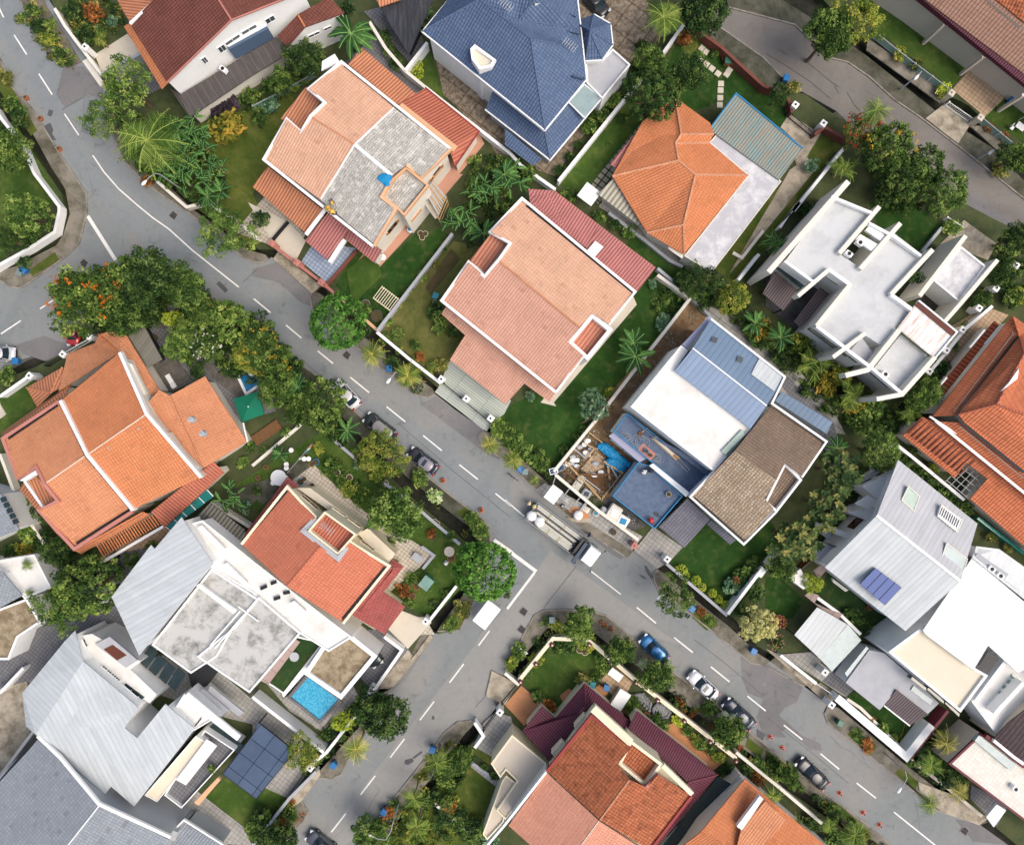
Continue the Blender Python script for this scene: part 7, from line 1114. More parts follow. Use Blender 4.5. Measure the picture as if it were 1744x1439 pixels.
# ---------------------------------------------------------------- vehicles
M['tyre'] = paint('tyre_rubber', '1c1c1e', 1, .8, .1); M['rim'] = gloss('wheel_rim', 'a8aaae', .3, 1, .8); M['carglass'] = glassm('car_glass', '26343c', .05); M['lampw'] = gloss('headlamp_glass', 'd8dde0', .1); M['lampr'] = gloss('tail_lamp', 'a02824', .2); M['blackp'] = gloss('black_plastic', '1e1f22', .4)
def loft(mb, rings, cap=True):
    n = len(rings[0]); vs = [v for r in rings for v in r]
    fs = [(i*n+j, i*n+(j+1) % n, (i+1)*n+(j+1) % n, (i+1)*n+j) for i in range(len(rings)-1) for j in range(n)]
    if cap: fs += [tuple(range(n)), tuple(range(len(vs)-n, len(vs)))]
    mb.add(vs, fs)
def car(front, rear, paintm, label, typ='saloon', wid=1.8, sunroof=False, roofm=None, group='cars', hh=1.45, glassmat='carglass'):
    a = Wd(P(front)[0], .8); b = Wd(P(rear)[0], .8); d = a-b; L = d.length; d.normalize(); rz = math.atan2(d.y, d.x); c = (a+b)/2
    o = thing('parked_car', label, 'car', (c.x, c.y, 0), group); s = Vector((-d.y, d.x, 0)); hw = wid/2; o0 = Vector((c.x, c.y, 0))
    T_ = lambda x, y, z: o0+d*x+s*y+Vector((0, 0, z))
    rings = []; N = 15
    for i in range(N):
        t = -1+2*i/(N-1); x = t*L/2*.995; w_ = hw*(1-abs(t)**7*.42)*(1-.03*(t > .3)); u = x/L
        zt = .95-.12*max(0, (u-.15)/.35)**1.2-.28*max(0, (abs(t)-.9)/.1)**1.5 - (.03 if u < -.3 else 0)
        if typ != 'saloon' and u < 0: zt = .98-.25*max(0, (abs(t)-.93)/.07)
        zb = .28+.18*max(0, (abs(t)-.85)/.15)
        half = [(0, zt+.02), (.55*w_, zt+.01), (.86*w_, zt-.05), (.97*w_, zt-.18), (w_, .58), (.97*w_, .38), (.86*w_, zb)]
        rings.append([T_(x, y, z) for y, z in half]+[T_(x, -y, z) for y, z in reversed(half[1:])])
    mb = MB(); loft(mb, rings); body = mb.build('body', paintm, o, True)
    xw, xf, xr, xb = {'saloon': (.24, .08, -.22, -.36), 'hatch': (.25, .10, -.34, -.44), 'van': (.30, .17, -.40, -.46), 'coupe': (.2, .05, -.2, -.36)}[typ]
    def rr(x0, x1, w_, z, k=.16, bow=.05):
        pts = []
        for sx, sy in ((1, 1), (1, -1), (-1, -1), (-1, 1)):
            cx = x0 if sx > 0 else x1; a1 = (cx*L-sx*k*1.6, sy*w_); a2 = (cx*L-sx*.02, sy*(w_-k*1.5)); pts += [a1, a2] if sx*sy > 0 else [a2, a1]
            if (sx, sy) in ((1, 1), (-1, -1)): pts.append(((cx*L+sx*bow), 0))
        return [T_(x, y, z) for x, y in pts]
    r0 = rr(xw, xb, hw*.88, .88); r1 = rr(xf, xr, hw*.70, hh-.06); mb = MB(); loft(mb, [r0, r1]); mb.build('glasshouse', M[glassmat], o)
    mb = MB(); loft(mb, [rr(xf-.005, xr+.005, hw*.73, hh-.07), rr(xf-.01, xr+.01, hw*.72, hh-.02), rr(xf-.04, xr+.04, hw*.55, hh+.03)]); mb.build('roof', roofm or paintm, o, True)
    mb = MB()
    for sy in (-1, 1):
        mb.bar(T_(xw*L-.1, sy*hw*.84, .9), T_(xf*L-.03, sy*hw*.70, hh-.05), .09, .06); mb.bar(T_(xb*L+.12, sy*hw*.84, .93), T_(xr*L+.03, sy*hw*.70, hh-.05), .14, .06); xm = (xf+xr)/2*L; mb.bar(T_(xm, sy*hw*.88, .9), T_(xm, sy*hw*.71, hh-.05), .07, .05)
    mb.build('pillars', roofm or paintm, o)
    if sunroof: mb = MB(); xm = (xf*.62+xr*.38)*L; mb.box(T_(xm, 0, hh+.03), (L*.10, hw*.95, .03), rz, .01); mb.build('sunroof', M['carglass'], o)
    for sy in (-1, 1):
        m_ = MB(); m_.box(T_(xw*L-.25, sy*(hw+.07), .98), (.14, .2, .13), rz, .03); m_.build('mirror', paintm, o)
        m_ = MB(); m_.box(T_(L*.455, sy*hw*.62, .70), (.34, .38, .12), rz-sy*.35, .03); m_.build('headlight', M['lampw'], o)
        m_ = MB(); m_.box(T_(-L*.468, sy*hw*.66, .80), (.2, .4, .15), rz+sy*.3, .03); m_.build('tail_light', M['lampr'], o)
        for wx in (.30, -.29):
            m_ = MB(); q0 = T_(wx*L, sy*(hw-.2), .32); q1 = T_(wx*L, sy*(hw-.005), .32); m_.tube([q0, q1], .32, 14); wh = m_.build('tyre', M['tyre'], o)
            m_ = MB(); m_.tube([q0+s*sy*.05, q1+s*sy*.012], .2, 10); m_.build('rim', M['rim'], wh)
    m_ = MB(); m_.box(T_(L*.488, 0, .5), (.08, hw*1.1, .18), rz, .02); m_.build('grille', M['blackp'], o)
    m_ = MB(); m_.box(T_(-L*.493, 0, .55), (.04, .5, .12), rz); m_.build('number_plate', M['white'], o)
    return o
def cp(h_, metal=.35, r=.28): 
    k_ = 'cp'+h_
    if k_ not in M: M[k_] = gloss('car_paint_'+h_, h_, r, 1, metal, .6)
    return M[k_]
car('22| 70,160', '22| 390,500', cp('d6d6d4', .1), 'white car half hidden under the roadside tree, first of the three by the upper kerb', 'saloon', 1.8)
car('22| 490,620', '22| 890,930', cp('3a4340'), 'dark car with a beige roof under yellow green bushes', 'van', 1.85, roofm=cp('a8a29a', .1), hh=1.6)
car('22| 1080,1090', '22| 1460,1370', cp('3c3a42'), 'dark car with a mauve grey roof and sunroof beside the kerb', 'hatch', 1.8, True, cp('8c8790', .2))
car('14| 925,25', '14| 1095,185', cp('1f6ea8'), 'bright blue hatchback parked beside the verge', 'hatch', 1.75); car('14| 1250,270', '14| 1430,435', cp('e2e3e6', .1), 'white saloon with a dark sunroof on the lower right road', 'saloon', 1.82, True)
car('14| 1485,455', '14| 1680,635', cp('2b3444'), 'dark navy saloon just behind the white saloon', 'saloon', 1.8); car('15| 220,855', '15| 415,1040', cp('25252c'), 'black car parked alone among orange cones, lower right', 'saloon', 1.8)
car('13| 370,1355', '13| 560,1500', cp('6a6c74', .6), 'grey car cut off by the bottom edge of the photo', 'hatch', 1.8); car('4| 488,905', '4| 490,765', cp('b8322c', .1), 'bright red car under the orange flowered tree', 'hatch', 1.7)
car('4| 100,960', '4| -70,960', cp('d8dadc', .3), 'silver car cut off by the left edge of the photo', 'van', 1.8, hh=1.55); car('13| 850,215', '13| 760,90', cp('2c3638'), 'dark car poking out from under the concrete carport', 'saloon', 1.75); car('2| 690,95', '2| 540,-50', cp('26272a'), 'black car with red tail on the stone paved forecourt, top edge', 'hatch', 1.8)
# lorry
def lorry():
    A, B = Wd(P('17| 1085,985')[0], 1.3), Wd(P('17| 200,315')[0], 1.3); d = (A-B); L = d.length; d.normalize(); rz = math.atan2(d.y, d.x); s = Vector((-d.y, d.x, 0)); B = Vector((B.x, B.y, 0)); T_ = lambda x, y, z: B+d*x+s*y+Vector((0, 0, z)); mid = T_(L/2, 0, 0)
    o = thing('flatbed_lorry', 'white cabbed flatbed lorry with dark crane, parked at the junction', 'lorry', (mid.x, mid.y, 0)); W2 = 1.25
    mb = MB(); mb.box(T_(L*.36, 0, .72), (L*.72, .9, .25), rz); mb.box(T_(L*.86, 0, .6), (L*.2, 1.6, .3), rz); mb.build('chassis', M['blackp'], o)
    mb = MB(); mb.box(T_(L*.345, 0, 1.0), (L*.69, W2*2, .14), rz); mb.build('flatbed', M['pave_dark'], o)
    for sy in (-1, 1): mb = MB(); mb.box(T_(L*.345, sy*W2, 1.2), (L*.69, .07, .32), rz); mb.build('side_board', M['greyw'], o)
    mb = MB(); mb.box(T_(.03, 0, 1.2), (.07, W2*2, .32), rz); mb.build('tail_board', M['greyw'], o)
    mb = MB(); mb.box(T_(L*.725, 0, 1.15), (.95, W2*2, .5), rz, .05); mb.box(T_(L*.715, 0, 1.6), (.5, 2.2, .5), rz, .05); mb.build('crane_base', M['blackp'], o)
    mb = MB(); mb.box(T_(L*.755, -.45, 2.15), (.42, 2.9, .36), rz+.02, .04); mb.build('crane_boom', gloss('crane_blue', '2c4258', .45), o)
    mb = MB(); mb.box(T_(L*.70, .25, 2.0), (.3, 2.0, .28), rz, .04); mb.tube([T_(L*.72, 0, 1.4), T_(L*.74, 0, 2.1)], .22, 10); mb.box(T_(L*.785, -1.75, 1.9), (.28, .35, .4), rz, .03); mb.build('crane_arm', M['blackp'], o)
    cab = MB(); x0, x1 = L*.81, L*.985
    rg = []
    for z, k, f in ((.55, 1, 0), (1.3, 1, 0), (1.35, 1, 0), (2.25, .94, -.18), (2.4, .86, -.3)):
        rg.append([T_(x0+(1-k)*.5, -W2*.9*k, z), T_(x1+f-.12, -W2*.9*k, z), T_(x1+f, -W2*.75*k, z), T_(x1+f, W2*.75*k, z), T_(x1+f-.12, W2*.9*k, z), T_(x0+(1-k)*.5, W2*.9*k, z)])
    loft(cab, rg); cb = cab.build('cab', M['white'], o); mb = MB(); mb.add([T_(x1+.012, -.9, 1.4), T_(x1+.012, .9, 1.4), T_(x1-.15, .84, 2.2), T_(x1-.15, -.84, 2.2)], [(0, 1, 2, 3)]); mb.build('windscreen', M['carglass'], cb)
    for sy in (-1, 1):
        mb = MB(); mb.tube([T_(x1-.1, sy*1.0, 1.9), T_(x1+.15, sy*1.45, 1.9)], .025, 6); mb.box(T_(x1+.18, sy*1.5, 1.75), (.1, .22, .42), rz, .02); mb.build('mirror', M['blackp'], o)
        mb = MB(); mb.box(T_(x1+.03, sy*.85, .85), (.06, .3, .16), rz); mb.build('headlight', M['lampw'], o)
        for wx in (.13, .25, .88): mb = MB(); mb.tube([T_(L*wx, sy*.85, .45), T_(L*wx, sy*1.18, .45)], .45, 16); t = mb.build('tyre', M['tyre'], o); mb = MB(); mb.tube([T_(L*wx, sy*.9, .45), T_(L*wx, sy*1.19, .45)], .24, 10); mb.build('rim', M['rim'], t)
    # cargo
    g = random.Random(3); M['wrap'] = conc('plastic_wrap', 'c9c8bc', 'a9a898', .6, .4, .7, 2.5, .3); M['strapm'] = paint('cargo_strap', 'b4a878', 1)
    for k, (y0, y1, xa, xb, lb) in enumerate(((-1.12, -.18, 1.6, L*.66, 'long bundle of wrapped white panels along the near side of the lorry bed'), (.04, .36, .3, L*.66, 'narrow bundle of beige boards in the middle of the lorry bed'), (.62, 1.12, .1, L*.70, 'bundle of long grey pipes along the kerb side of the lorry bed'))):
        c = T_((xa+xb)/2, (y0+y1)/2, 1.08); b = thing('panel_bundle', lb, 'panel bundle', (c.x, c.y, 1.08), 'bundles on the lorry'); n = max(2, int((y1-y0)/.2)); 
        for i in range(n): mb = MB(); y = y0+(y1-y0)*(i+.5)/n; e = g.uniform(-.25, .25); mb.box(T_((xa+xb)/2+e*.5, y, 1.28+g.uniform(-.03, .06)+.02*i), (xb-xa-abs(e), (y1-y0)/n*.9, .36), rz, .04); mb.build('panel', M['wrap'], b)
        for tx in (.3, .62): mb = MB(); mb.box(T_(xa+(xb-xa)*tx, (y0+y1)/2, 1.54), (.12, y1-y0, .02), rz); mb.build('strap', M['strapm'], b)
    for k, s_ in enumerate(('17| 200,390', '17| 308,468')):
        c = Wd(P(s_)[0], 1.9); b = thing('builders_bag', ['rear one of the two round white bulk bags on the lorry', 'front one of the two round white bulk bags on the lorry'][k], 'bulk bag', (c.x, c.y, 1.08), 'bulk bags on the lorry')
        mb = MB(); mb.ball((c.x, c.y, 1.62), .62, 14, 9, (1, 1, .85), .05, g); mb.build('sack', M['white'], b, True); mb = MB(); mb.tube([(c.x-.15, c.y, 2.1), (c.x, c.y, 2.25), (c.x+.15, c.y, 2.1)], .03, 6); mb.build('loop_handle', M['offwhite'], b)
lorry()
# ---------------------------------------------------------------- street furniture
def lamp(s_, label, h_=4.5):
    pts = [Wd(p, h_) for p in P(s_)]; b = pts[0]; o = thing('street_lamp', label, 'street lamp', (b.x, b.y, .1), 'street lamps')
    mb = MB(); mb.tube([(b.x, b.y, .1), (b.x, b.y, h_*.6), (b.x, b.y, h_-.35)], [.1, .07, .055], 8); mb.build('pole', M['greyw'], o)
    path = [Vector((b.x, b.y, h_-.4))]+[p+Vector((0, 0, .0 if i else -.05)) for i, p in enumerate(pts)]; mb = MB(); mb.tube(path, .045, 8); mb.build('arm', M['greyw'], o)
    e = pts[-1]; d = (pts[-1]-pts[-2]).normalized(); mb = MB(); mb.tube([e-d*.1, e+d*.05, e+d*.3, e+d*.55, e+d*.7], [.06, .12, .19, .16, .04], 10); mb.build('lamp_head', M['white'], o)
lamp('0| 1120,1205 1085,1180 1050,1172 1010,1195 985,1222', 'street lamp with curved arm beside the coconut palm thicket'); lamp('5| 965,1085 930,1130', 'street lamp with short arm between the two yellow palms'); lamp('10| 1097,1085 1080,1130 1050,1165', 'street lamp over the junction beside the thin dark tree')
lamp('13| 950,1270 935,1330 900,1390 850,1385 815,1368', 'street lamp with hooked arm at the bottom edge'); lamp('15| 945,930 955,975 930,1020 912,1042', 'street lamp with bent arm above the lower right kerb'); lamp('3| 1055,482 1030,510', 'street lamp with bright white head on the upper road'); lamp('3| 1545,1010 1535,1018', 'short white lamp on the right stretch of the upper road', 3.0)
def bin_(at, label, lid='blue'):
    c = Wd(P(at)[0], 1.0); o = thing('wheelie_bin', label, 'wheelie bin', (c.x, c.y, .12), 'wheelie bins'); x, y = c.x, c.y; rz = g0.uniform(-.8, 0)
    k_ = {'blue': '2874b0', 'green': '2f6a5a', 'grey': '7c8c8a', 'teal': '2a8a94'}[lid]; m_ = M.get('bin'+lid) or gloss('bin_plastic_'+lid, k_, .45); M['bin'+lid] = m_
    mb = MB(); mb.add([Vector((x, y, 0))+Vector((i*math.cos(rz)-j*math.sin(rz), i*math.sin(rz)+j*math.cos(rz), z)) for z, w_ in ((.2, .24), (1.0, .33)) for i, j in ((-w_, -w_), (w_, -w_), (w_, w_), (-w_, w_))], [(3, 2, 1, 0), (4, 5, 6, 7), (0, 1, 5, 4), (1, 2, 6, 5), (2, 3, 7, 6), (3, 0, 4, 7)]); mb.build('body', m_, o)
    mb = MB(); mb.box((x, y, 1.05), (.74, .78, .12), rz, .05); mb.build('lid', m_, o)
    for sy in (-1, 1): mb = MB(); q = Vector((x, y, .24))+Vector((-.24*math.cos(rz)-sy*.2*math.sin(rz), -.24*math.sin(rz)+sy*.2*math.cos(rz), 0)); mb.tube([q, q+Vector((-math.sin(rz), math.cos(rz), 0))*.07], .12, 10); mb.build('wheel', M['tyre'], o)
for a in (('4| 155,395', 'blue bin outside the white corner wall, left edge'), ('4| 128,412', 'grey green bin touching the blue one by the corner wall', 'grey'), ('4| 100,1010', 'blue bin beside the silver car'), ('3| 142,525', 'blue bin on the verge of the upper road'), ('2| 1505,410', 'green bin inside the brick wall at the stepping stones', 'green'), ('5| 922,1062', 'blue bin left of the street lamp with the short arm'), ('10| 105,315', 'blue bin on the verge opposite the building site'), ('10| 135,330', 'grey bin beside the parked bicycle on the verge', 'grey'), ('10| 1262,1255', 'blue bin on the verge below the lime ball bushes'),
 ('13| 1215,785', 'blue bin beside the palm on the lower road'), ('13| 885,1205', 'blue bin lower on the left road verge, below the palms'), ('13| 545,890', 'blue bin beside the pool side drain'), ('15| 505,605', 'green box bin on the verge by the broad white wall', 'green'), ('14| 590,345', 'teal round bin beside the maroon roof tip', 'teal'), ('14| 685,365', 'navy blue bin by the maroon roofed patio'), ('3| 1670,672', 'blue crate bin by the tan tiled terrace'), ('14| 1680,120', 'blue bin by the round kerb left of the dark road patch'), ('10| 318,1330', 'pale grey box bin on the junction verge', 'grey'), ('5| 1237,570', 'dark blue barrel bin beside the clipped bushes', 'teal')):
    bin_(*a)
M['cone'] = paint('cone_orange', 'e0603a', 1, .5, .05); M['clay'] = paint('clay_pot', 'b06a48', 1, .85, .15); M['darkpot'] = paint('dark_pot', '4a4a46', 1, .6, .1)
for i, s_ in enumerate(('15| 38,702', '15| 118,776', '15| 508,1083', '15| 665,1215', '15| 777,1298')):
    c = Wd(P(s_)[0], .3); o = thing('traffic_cone', ORD[i]+' orange traffic cone from the top along the lower right kerb', 'traffic cone', (c.x, c.y, 0), 'orange traffic cones'); mb = MB(); mb.box((c.x, c.y, .03), (.5, .5, .05), .3); mb.build('base', M['cone'], o); mb = MB(); mb.disc((c.x, c.y, .055), .05, .6, 12, .19); mb.build('cone', M['cone'], o); mb = MB(); mb.disc((c.x, c.y, .3), .115, .12, 12, .145); mb.build('reflective_band', M['white'], o)
for i, s_ in enumerate(('9| 1543,590', '9| 1285,390', '10| 655,1350', '10| 680,1370', '10| 718,1392', '0| 172,660', '0| 270,800', '0| 397,1005')):
    c = Wd(P(s_)[0], .3); lb = ['square orange planter on the road by the rounded verge corner', 'orange marker on the road behind the mauve roofed car', 'first clay pot from the left on the junction verge', 'second clay pot from the left on the junction verge', 'third clay pot from the left on the junction verge', 'topmost clay pot on the left kerb', 'middle clay pot on the left kerb', 'lowest clay pot on the left kerb'][i]
    o = thing('clay_pot', lb, 'pot', (c.x, c.y, 0), 'clay coloured pots on the kerbs'); mb = MB(); mb.box((c.x, c.y, .2), (.5, .5, .36), .4, .05); mb.build('pot', M['cone' if i < 2 else 'clay'], o); mb = MB(); mb.box((c.x, c.y, .385), (.34, .34, .02), .4); mb.build('soil', M['bed'], o)
M['mh'] = conc('cast_iron', '5c5c60', '44444a', .6, .4, .6, 3, .3, .16, '38383a', .03, .16)
for s_, lb in (('4| 568,350', 'square drain cover on the side road by the white stop line'), ('4| 1172,28', 'square drain cover on the bend in the road'), ('5| 637,970', 'square drain cover in front of the yellowing palm'), ('10| 125,1272', 'dark drain grate below the junction give way lines'), ('10| 112,1392', 'second drain grate at the junction verge corner'), ('15| 1342,1328', 'drain cover on the lower right driveway')):
    c = Wd(P(s_)[0], 0); o = thing('manhole_cover', lb, 'manhole cover', (c.x, c.y, 0), 'drain covers in the road'); mb = MB(); mb.box((c.x, c.y, .035), (.95, .95, .03), ANG, .02); mb.build('frame', M['kerb'], o); mb = MB(); mb.box((c.x, c.y, .05), (.74, .74, .02), ANG); mb.build('lid', M['mh'], o)
# ---------------------------------------------------------------- pools, ponds, garden things
def water(name, h1, h2, rough=.06):
    n = NT(name, rough, .6); v = n.node('ShaderNodeTexVoronoi', feature='SMOOTH_F1', Scale=4.5); n.L(n.tc.outputs['Object'], v.inputs['Vector']); n.col(n.mix(n.mask(v.outputs['Distance'], .1, .6), lin(h2), lin(h1))); n.bump(n.noise(4, 3), .05, .5); return n.m
M['pool'] = water('pool_water', '34a4cc', '66c2de'); M['pool2'] = water('pool_water_deep', '1a6ea8', '2a8ac0'); M['pond'] = water('pond_water', '1e2a2c', '2a3a3a')
def pool(s_, z, label, wm, rim, name='swimming_pool', cat='swimming pool', rw=.35, closed=True):
    q = [Wd(p, z) for p in P(s_)]; o = thing(name, label, cat, (q[0].x, q[0].y, .1)); mb = MB(); mb.prism(q, .1); mb.build('water', M[wm], o); mb = MB(); mb.strip([p+Vector((0, 0, .14)) for p in inset(q, -rw/2)], rw, z+.02, closed); mb.build('rim', M[rim], o); return o
pool('13| 380,290 582,440 455,580 262,425', 1.6, 'turquoise swimming pool beside the mossy concrete carport roof', 'pool', 'pave_dark'); sheet('paving', '13| 240,420 350,270 600,430 600,470 470,640 430,640 200,440', .9, 'pave_grey', .1)
pool('23| 1410,640 1500,600 1710,720 1510,855', .35, 'small deep blue plunge pool beside the green parasol', 'pool2', 'white', rw=.3)
g1 = random.Random(5); M['rock'] = paint('pond_rock', '85858a', 1, .9, .25)
for s_, lb in (('20| 650,580 760,560 860,680 840,790 700,650', 'upper of two dark fish ponds beside the cream wall'), ('20| 890,760 950,700 1060,720 1120,820 1080,880 980,900 900,840', 'lower rounded dark fish pond with stone edge')):
    q = [Wd(p, .3) for p in P(s_)]; o = thing('fish_pond', lb, 'fish pond', (q[0].x, q[0].y, .12), 'fish ponds'); mb = MB(); mb.prism(q, .1); mb.build('water', M['pond'], o); n = len(q)
    mb = MB()
    for i in range(n):
        for k in range(4): p = q[i].lerp(q[(i+1) % n], k/4); mb.ball((p.x, p.y, .32), g1.uniform(.14, .24), 6, 4, (1, 1, .7), .2, g1)
    mb.build('stone_edge', M['rock'], o)
def simple(name, label, cat, at, z, parts, group=None, rz=None):
    """parts: (part name, material, [(shape, offset, args)...]) round the point, turned by rz"""
    c = Wd(P(at)[0], z); rz = ANG if rz is None else rz; o = thing(name, label, cat, (c.x, c.y, z), group); ca, sa = math.cos(rz), math.sin(rz); T_ = lambda v: Vector((c.x+v[0]*ca-v[1]*sa, c.y+v[0]*sa+v[1]*ca, z+v[2]))
    for pn, m_, sh in parts:
        mb = MB()
        for t, v, *a in sh:
            if t == 'b': mb.box(T_(v), a[0], rz, a[1] if len(a) > 1 else 0)
            elif t == 'd': mb.disc(T_(v), *a)
            elif t == 's': mb.ball(T_(v), *a)
            elif t == 't': mb.tube([T_(v), T_(a[0])], a[1], 8)
        mb.build(pn, M[m_], o)
    return o
M['greenfab'] = paint('green_canvas', '0f7458', 1, .8, .08); M['bluefab'] = paint('blue_tarpaulin', '1c8fc4', 1, .5, .15); M['timber'] = conc('timber', 'c2a67c', '94744c', .6, .4, .7, 3, .3); M['timberD'] = conc('timber_dark', '7a5a3c', '523822', .6, .4, .7, 3, .3); M['steel'] = gloss('steel_tube', 'c4c6c8', .35, 1, .6); M['greenm'] = paint('green_frame', '2f7a58', 1, .5, .1)
q = P('23| 1325,945 1655,850 1744,1150 1440,1265', 2.4); c = Wd((sum(p[0] for p in q)/4, sum(p[1] for p in q)/4, 2.7)); o = thing('parasol', 'large square dark green parasol beside the plunge pool', 'parasol', (c.x, c.y, .1)); qq = [Wd(p) for p in q]
mb = MB(); vs = qq+[Vector((c.x, c.y, 3.0))]; vs += [v-Vector((0, 0, .25)) for v in qq]; mb.add(vs, [(0, 1, 4), (1, 2, 4), (2, 3, 4), (3, 0, 4), (0, 5, 6, 1), (1, 6, 7, 2), (2, 7, 8, 3), (3, 8, 5, 0)]); mb.build('canopy', M['greenfab'], o); mb = MB(); mb.tube([(c.x, c.y, .15), (c.x, c.y, 2.95)], .05, 8); mb.build('pole', M['dark'], o); mb = MB(); mb.ball((c.x, c.y, 3.03), .08, 8, 5); mb.build('finial', M['white'], o)
simple('garden_swing', 'green canopied garden swing bench on the patio lawn', 'swing bench', '24| 625,850', .15, [('frame', 'greenm', [('t', (-.7, -1.0, 0), (-.7, -.6, 1.8), .04), ('t', (-.7, 1.0, 0), (-.7, .6, 1.8), .04), ('t', (.7, -1.0, 0), (.7, -.6, 1.8), .04), ('t', (.7, 1.0, 0), (.7, .6, 1.8), .04), ('t', (-.7, -.6, 1.8), (-.7, .6, 1.8), .04), ('t', (.7, -.6, 1.8), (.7, .6, 1.8), .04)]), ('canopy', 'glassgreen', [('b', (0, 0, 1.85), (1.5, 1.3, .05))]), ('seat', 'greenm', [('b', (-.4, 0, .5), (.45, 1.1, .06)), ('b', (-.62, 0, .75), (.06, 1.1, .5)), ('b', (.4, 0, .5), (.45, 1.1, .06)), ('b', (.62, 0, .75), (.06, 1.1, .5))]), ('footboard', 'greenm', [('b', (0, 0, .2), (1.3, 1.0, .05))])], rz=R(52))
def pottery(s_, lab, mat, r=.38, z=.12, group=None):
    for i, at in enumerate(s_.split(';')):
        c = Wd(P(at)[0], z+.4); o = thing('plant_pot', lab.format(n=ORD[i]), 'plant pot', (c.x, c.y, z), group or lab.replace('{n} ', '')); mb = MB(); mb.disc((c.x, c.y, z), r, .42, 14, r*.75); mb.build('pot', M[mat], o); mb = MB(); mb.disc((c.x, c.y, z+.41), r*.84, .03, 14); mb.build('soil', M['bed'], o)
pottery('24| 480,950;24| 420,1070;24| 445,890;24| 290,975;24| 260,1025', '{n} round pot from the top in the bed beside the swing bench', 'clay', .4); pottery('24| 940,555', '{n} brown ringed pot near the big round tree', 'clay', .5); pottery('24| 690,280;24| 705,240', '{n} dark pot on the upper patio lawn', 'darkpot', .4); pottery('24| 715,60;24| 755,90', '{n} pale rimmed pot by the lawn wall', 'beige', .3)
pottery('19| 905,515;19| 1070,580;19| 1558,660', '{n} wide rimmed pot on the lawn above the curved patio', 'beige', .42); pottery('19| 620,370', '{n} blue tub beside the washing pole', 'bluefab', .42); pottery('19| 560,400', '{n} yellow tub beside the washing pole', 'F_yellow', .36); pottery('19| 412,640', '{n} blue tub at the corner of the coral roof', 'bluefab', .42); pottery('19| 460,600;19| 570,685', '{n} pale tub beside the coral roof', 'beige', .34)
pottery('18| 1280,855;18| 1340,860;18| 1300,905', '{n} round pot ring on the lawn of the stripped house', 'beige', .36); pottery('5| 838,705', '{n} large ringed planter on the stripped house lawn', 'darkpot', .75); pottery('5| 765,625', '{n} mossy stone planter on the stripped house lawn', 'rock', .55); pottery('4| 1040,853;4| 1465,1025', '{n} dark round pot in the deck garden', 'darkpot', .42); pottery('9| 90,300;9| 35,372', '{n} pot on the lawn beside the timber steps', 'clay', .3)
pottery('14| 505,110;14| 540,125', '{n} pot inside the top cream wall', 'beige', .4); pottery('3| 1250,345;3| 1270,365;3| 1295,380', '{n} green glazed pot by the tan path', 'binteal', .28); pottery('20| 790,850;20| 830,870', '{n} terracotta jar by the fish pond', 'clay', .35); pottery('11| 705,1245', '{n} red flower tub below the pale blue roof', 'F_red', .4); pottery('5| 1237,640;5| 1230,610', '{n} white flower pot beside the clipped bushes', 'white', .25)
simple('round_table', 'white round table on the concrete yard above the coral roof', 'table', '19| 140,575', .15, [('table_top', 'white', [('d', (0, 0, .7), .95, .05, 20)]), ('leg', 'white', [('t', (0, 0, 0), (0, 0, .7), .08)])])
for i, s_ in enumerate(('19| 235,400', '19| 235,450', '19| 55,650', '19| 165,665', '19| 300,210', '19| 230,580', '19| 535,325', '19| 475,325')):
    simple('stool', ORD[i]+' white round stool, counted across the yard above the coral roof', 'stool', s_, .15, [('seat', 'white', [('d', (0, 0, .42), .3, .05, 14)]), ('leg', 'white', [('t', (.15, .1, 0), (.1, .05, .42), .025), ('t', (-.15, .1, 0), (-.1, .05, .42), .025), ('t', (0, -.18, 0), (0, -.1, .42), .025)])], 'white garden stools')
simple('bird_bath', 'pale round bird bath on the patio lawn', 'bird bath', '24| 920,455', .12, [('basin', 'beige', [('d', (0, 0, .6), .62, .12, 18, .45)]), ('pedestal', 'beige', [('d', (0, 0, 0), .12, .6, 12, .25)])]); simple('statue', 'small white stone statue beside the bird bath', 'statue', '24| 870,620', .12, [('figure', 'white', [('s', (0, 0, .35), .28, 8, 6, (1, .8, 1.3))]), ('base', 'white', [('b', (0, 0, .05), (.5, .5, .1))])])
a, b = [Wd(p, 1.9) for p in P('19| 230,520 570,125')]; o = thing('washing_pole', 'washing pole hung with coloured clothes across the lawn', 'washing pole', (a.x, a.y, .12)); mb = MB(); mb.tube([a, b], .04, 6); mb.build('pole', M['steel'], o)
for t in (.02, .98): p = a.lerp(b, t); mb = MB(); mb.tube([(p.x, p.y, .12), (p.x, p.y, 1.9)], .04, 6); mb.build('post', M['steel'], o)
for k, (t, m_) in enumerate(((.52, 'white'), (.58, 'redtrim'), (.63, 'maroon'), (.75, 'bluefab'), (.82, 'white'), (.9, 'cone'))):
    p = a.lerp(b, t); mb = MB(); mb.box((p.x, p.y, 1.62), (.5, .14, .55), math.atan2(b.y-a.y, b.x-a.x)); tag(mb.build('hanging_cloth', M[m_]), ['white cloth lowest on the washing pole', 'red cloth on the washing pole', 'maroon cloth on the washing pole', 'blue cloth high on the washing pole', 'upper white cloth on the washing pole', 'orange cloth at the top of the washing pole'][k], 'laundry', 'clothes on the washing pole')
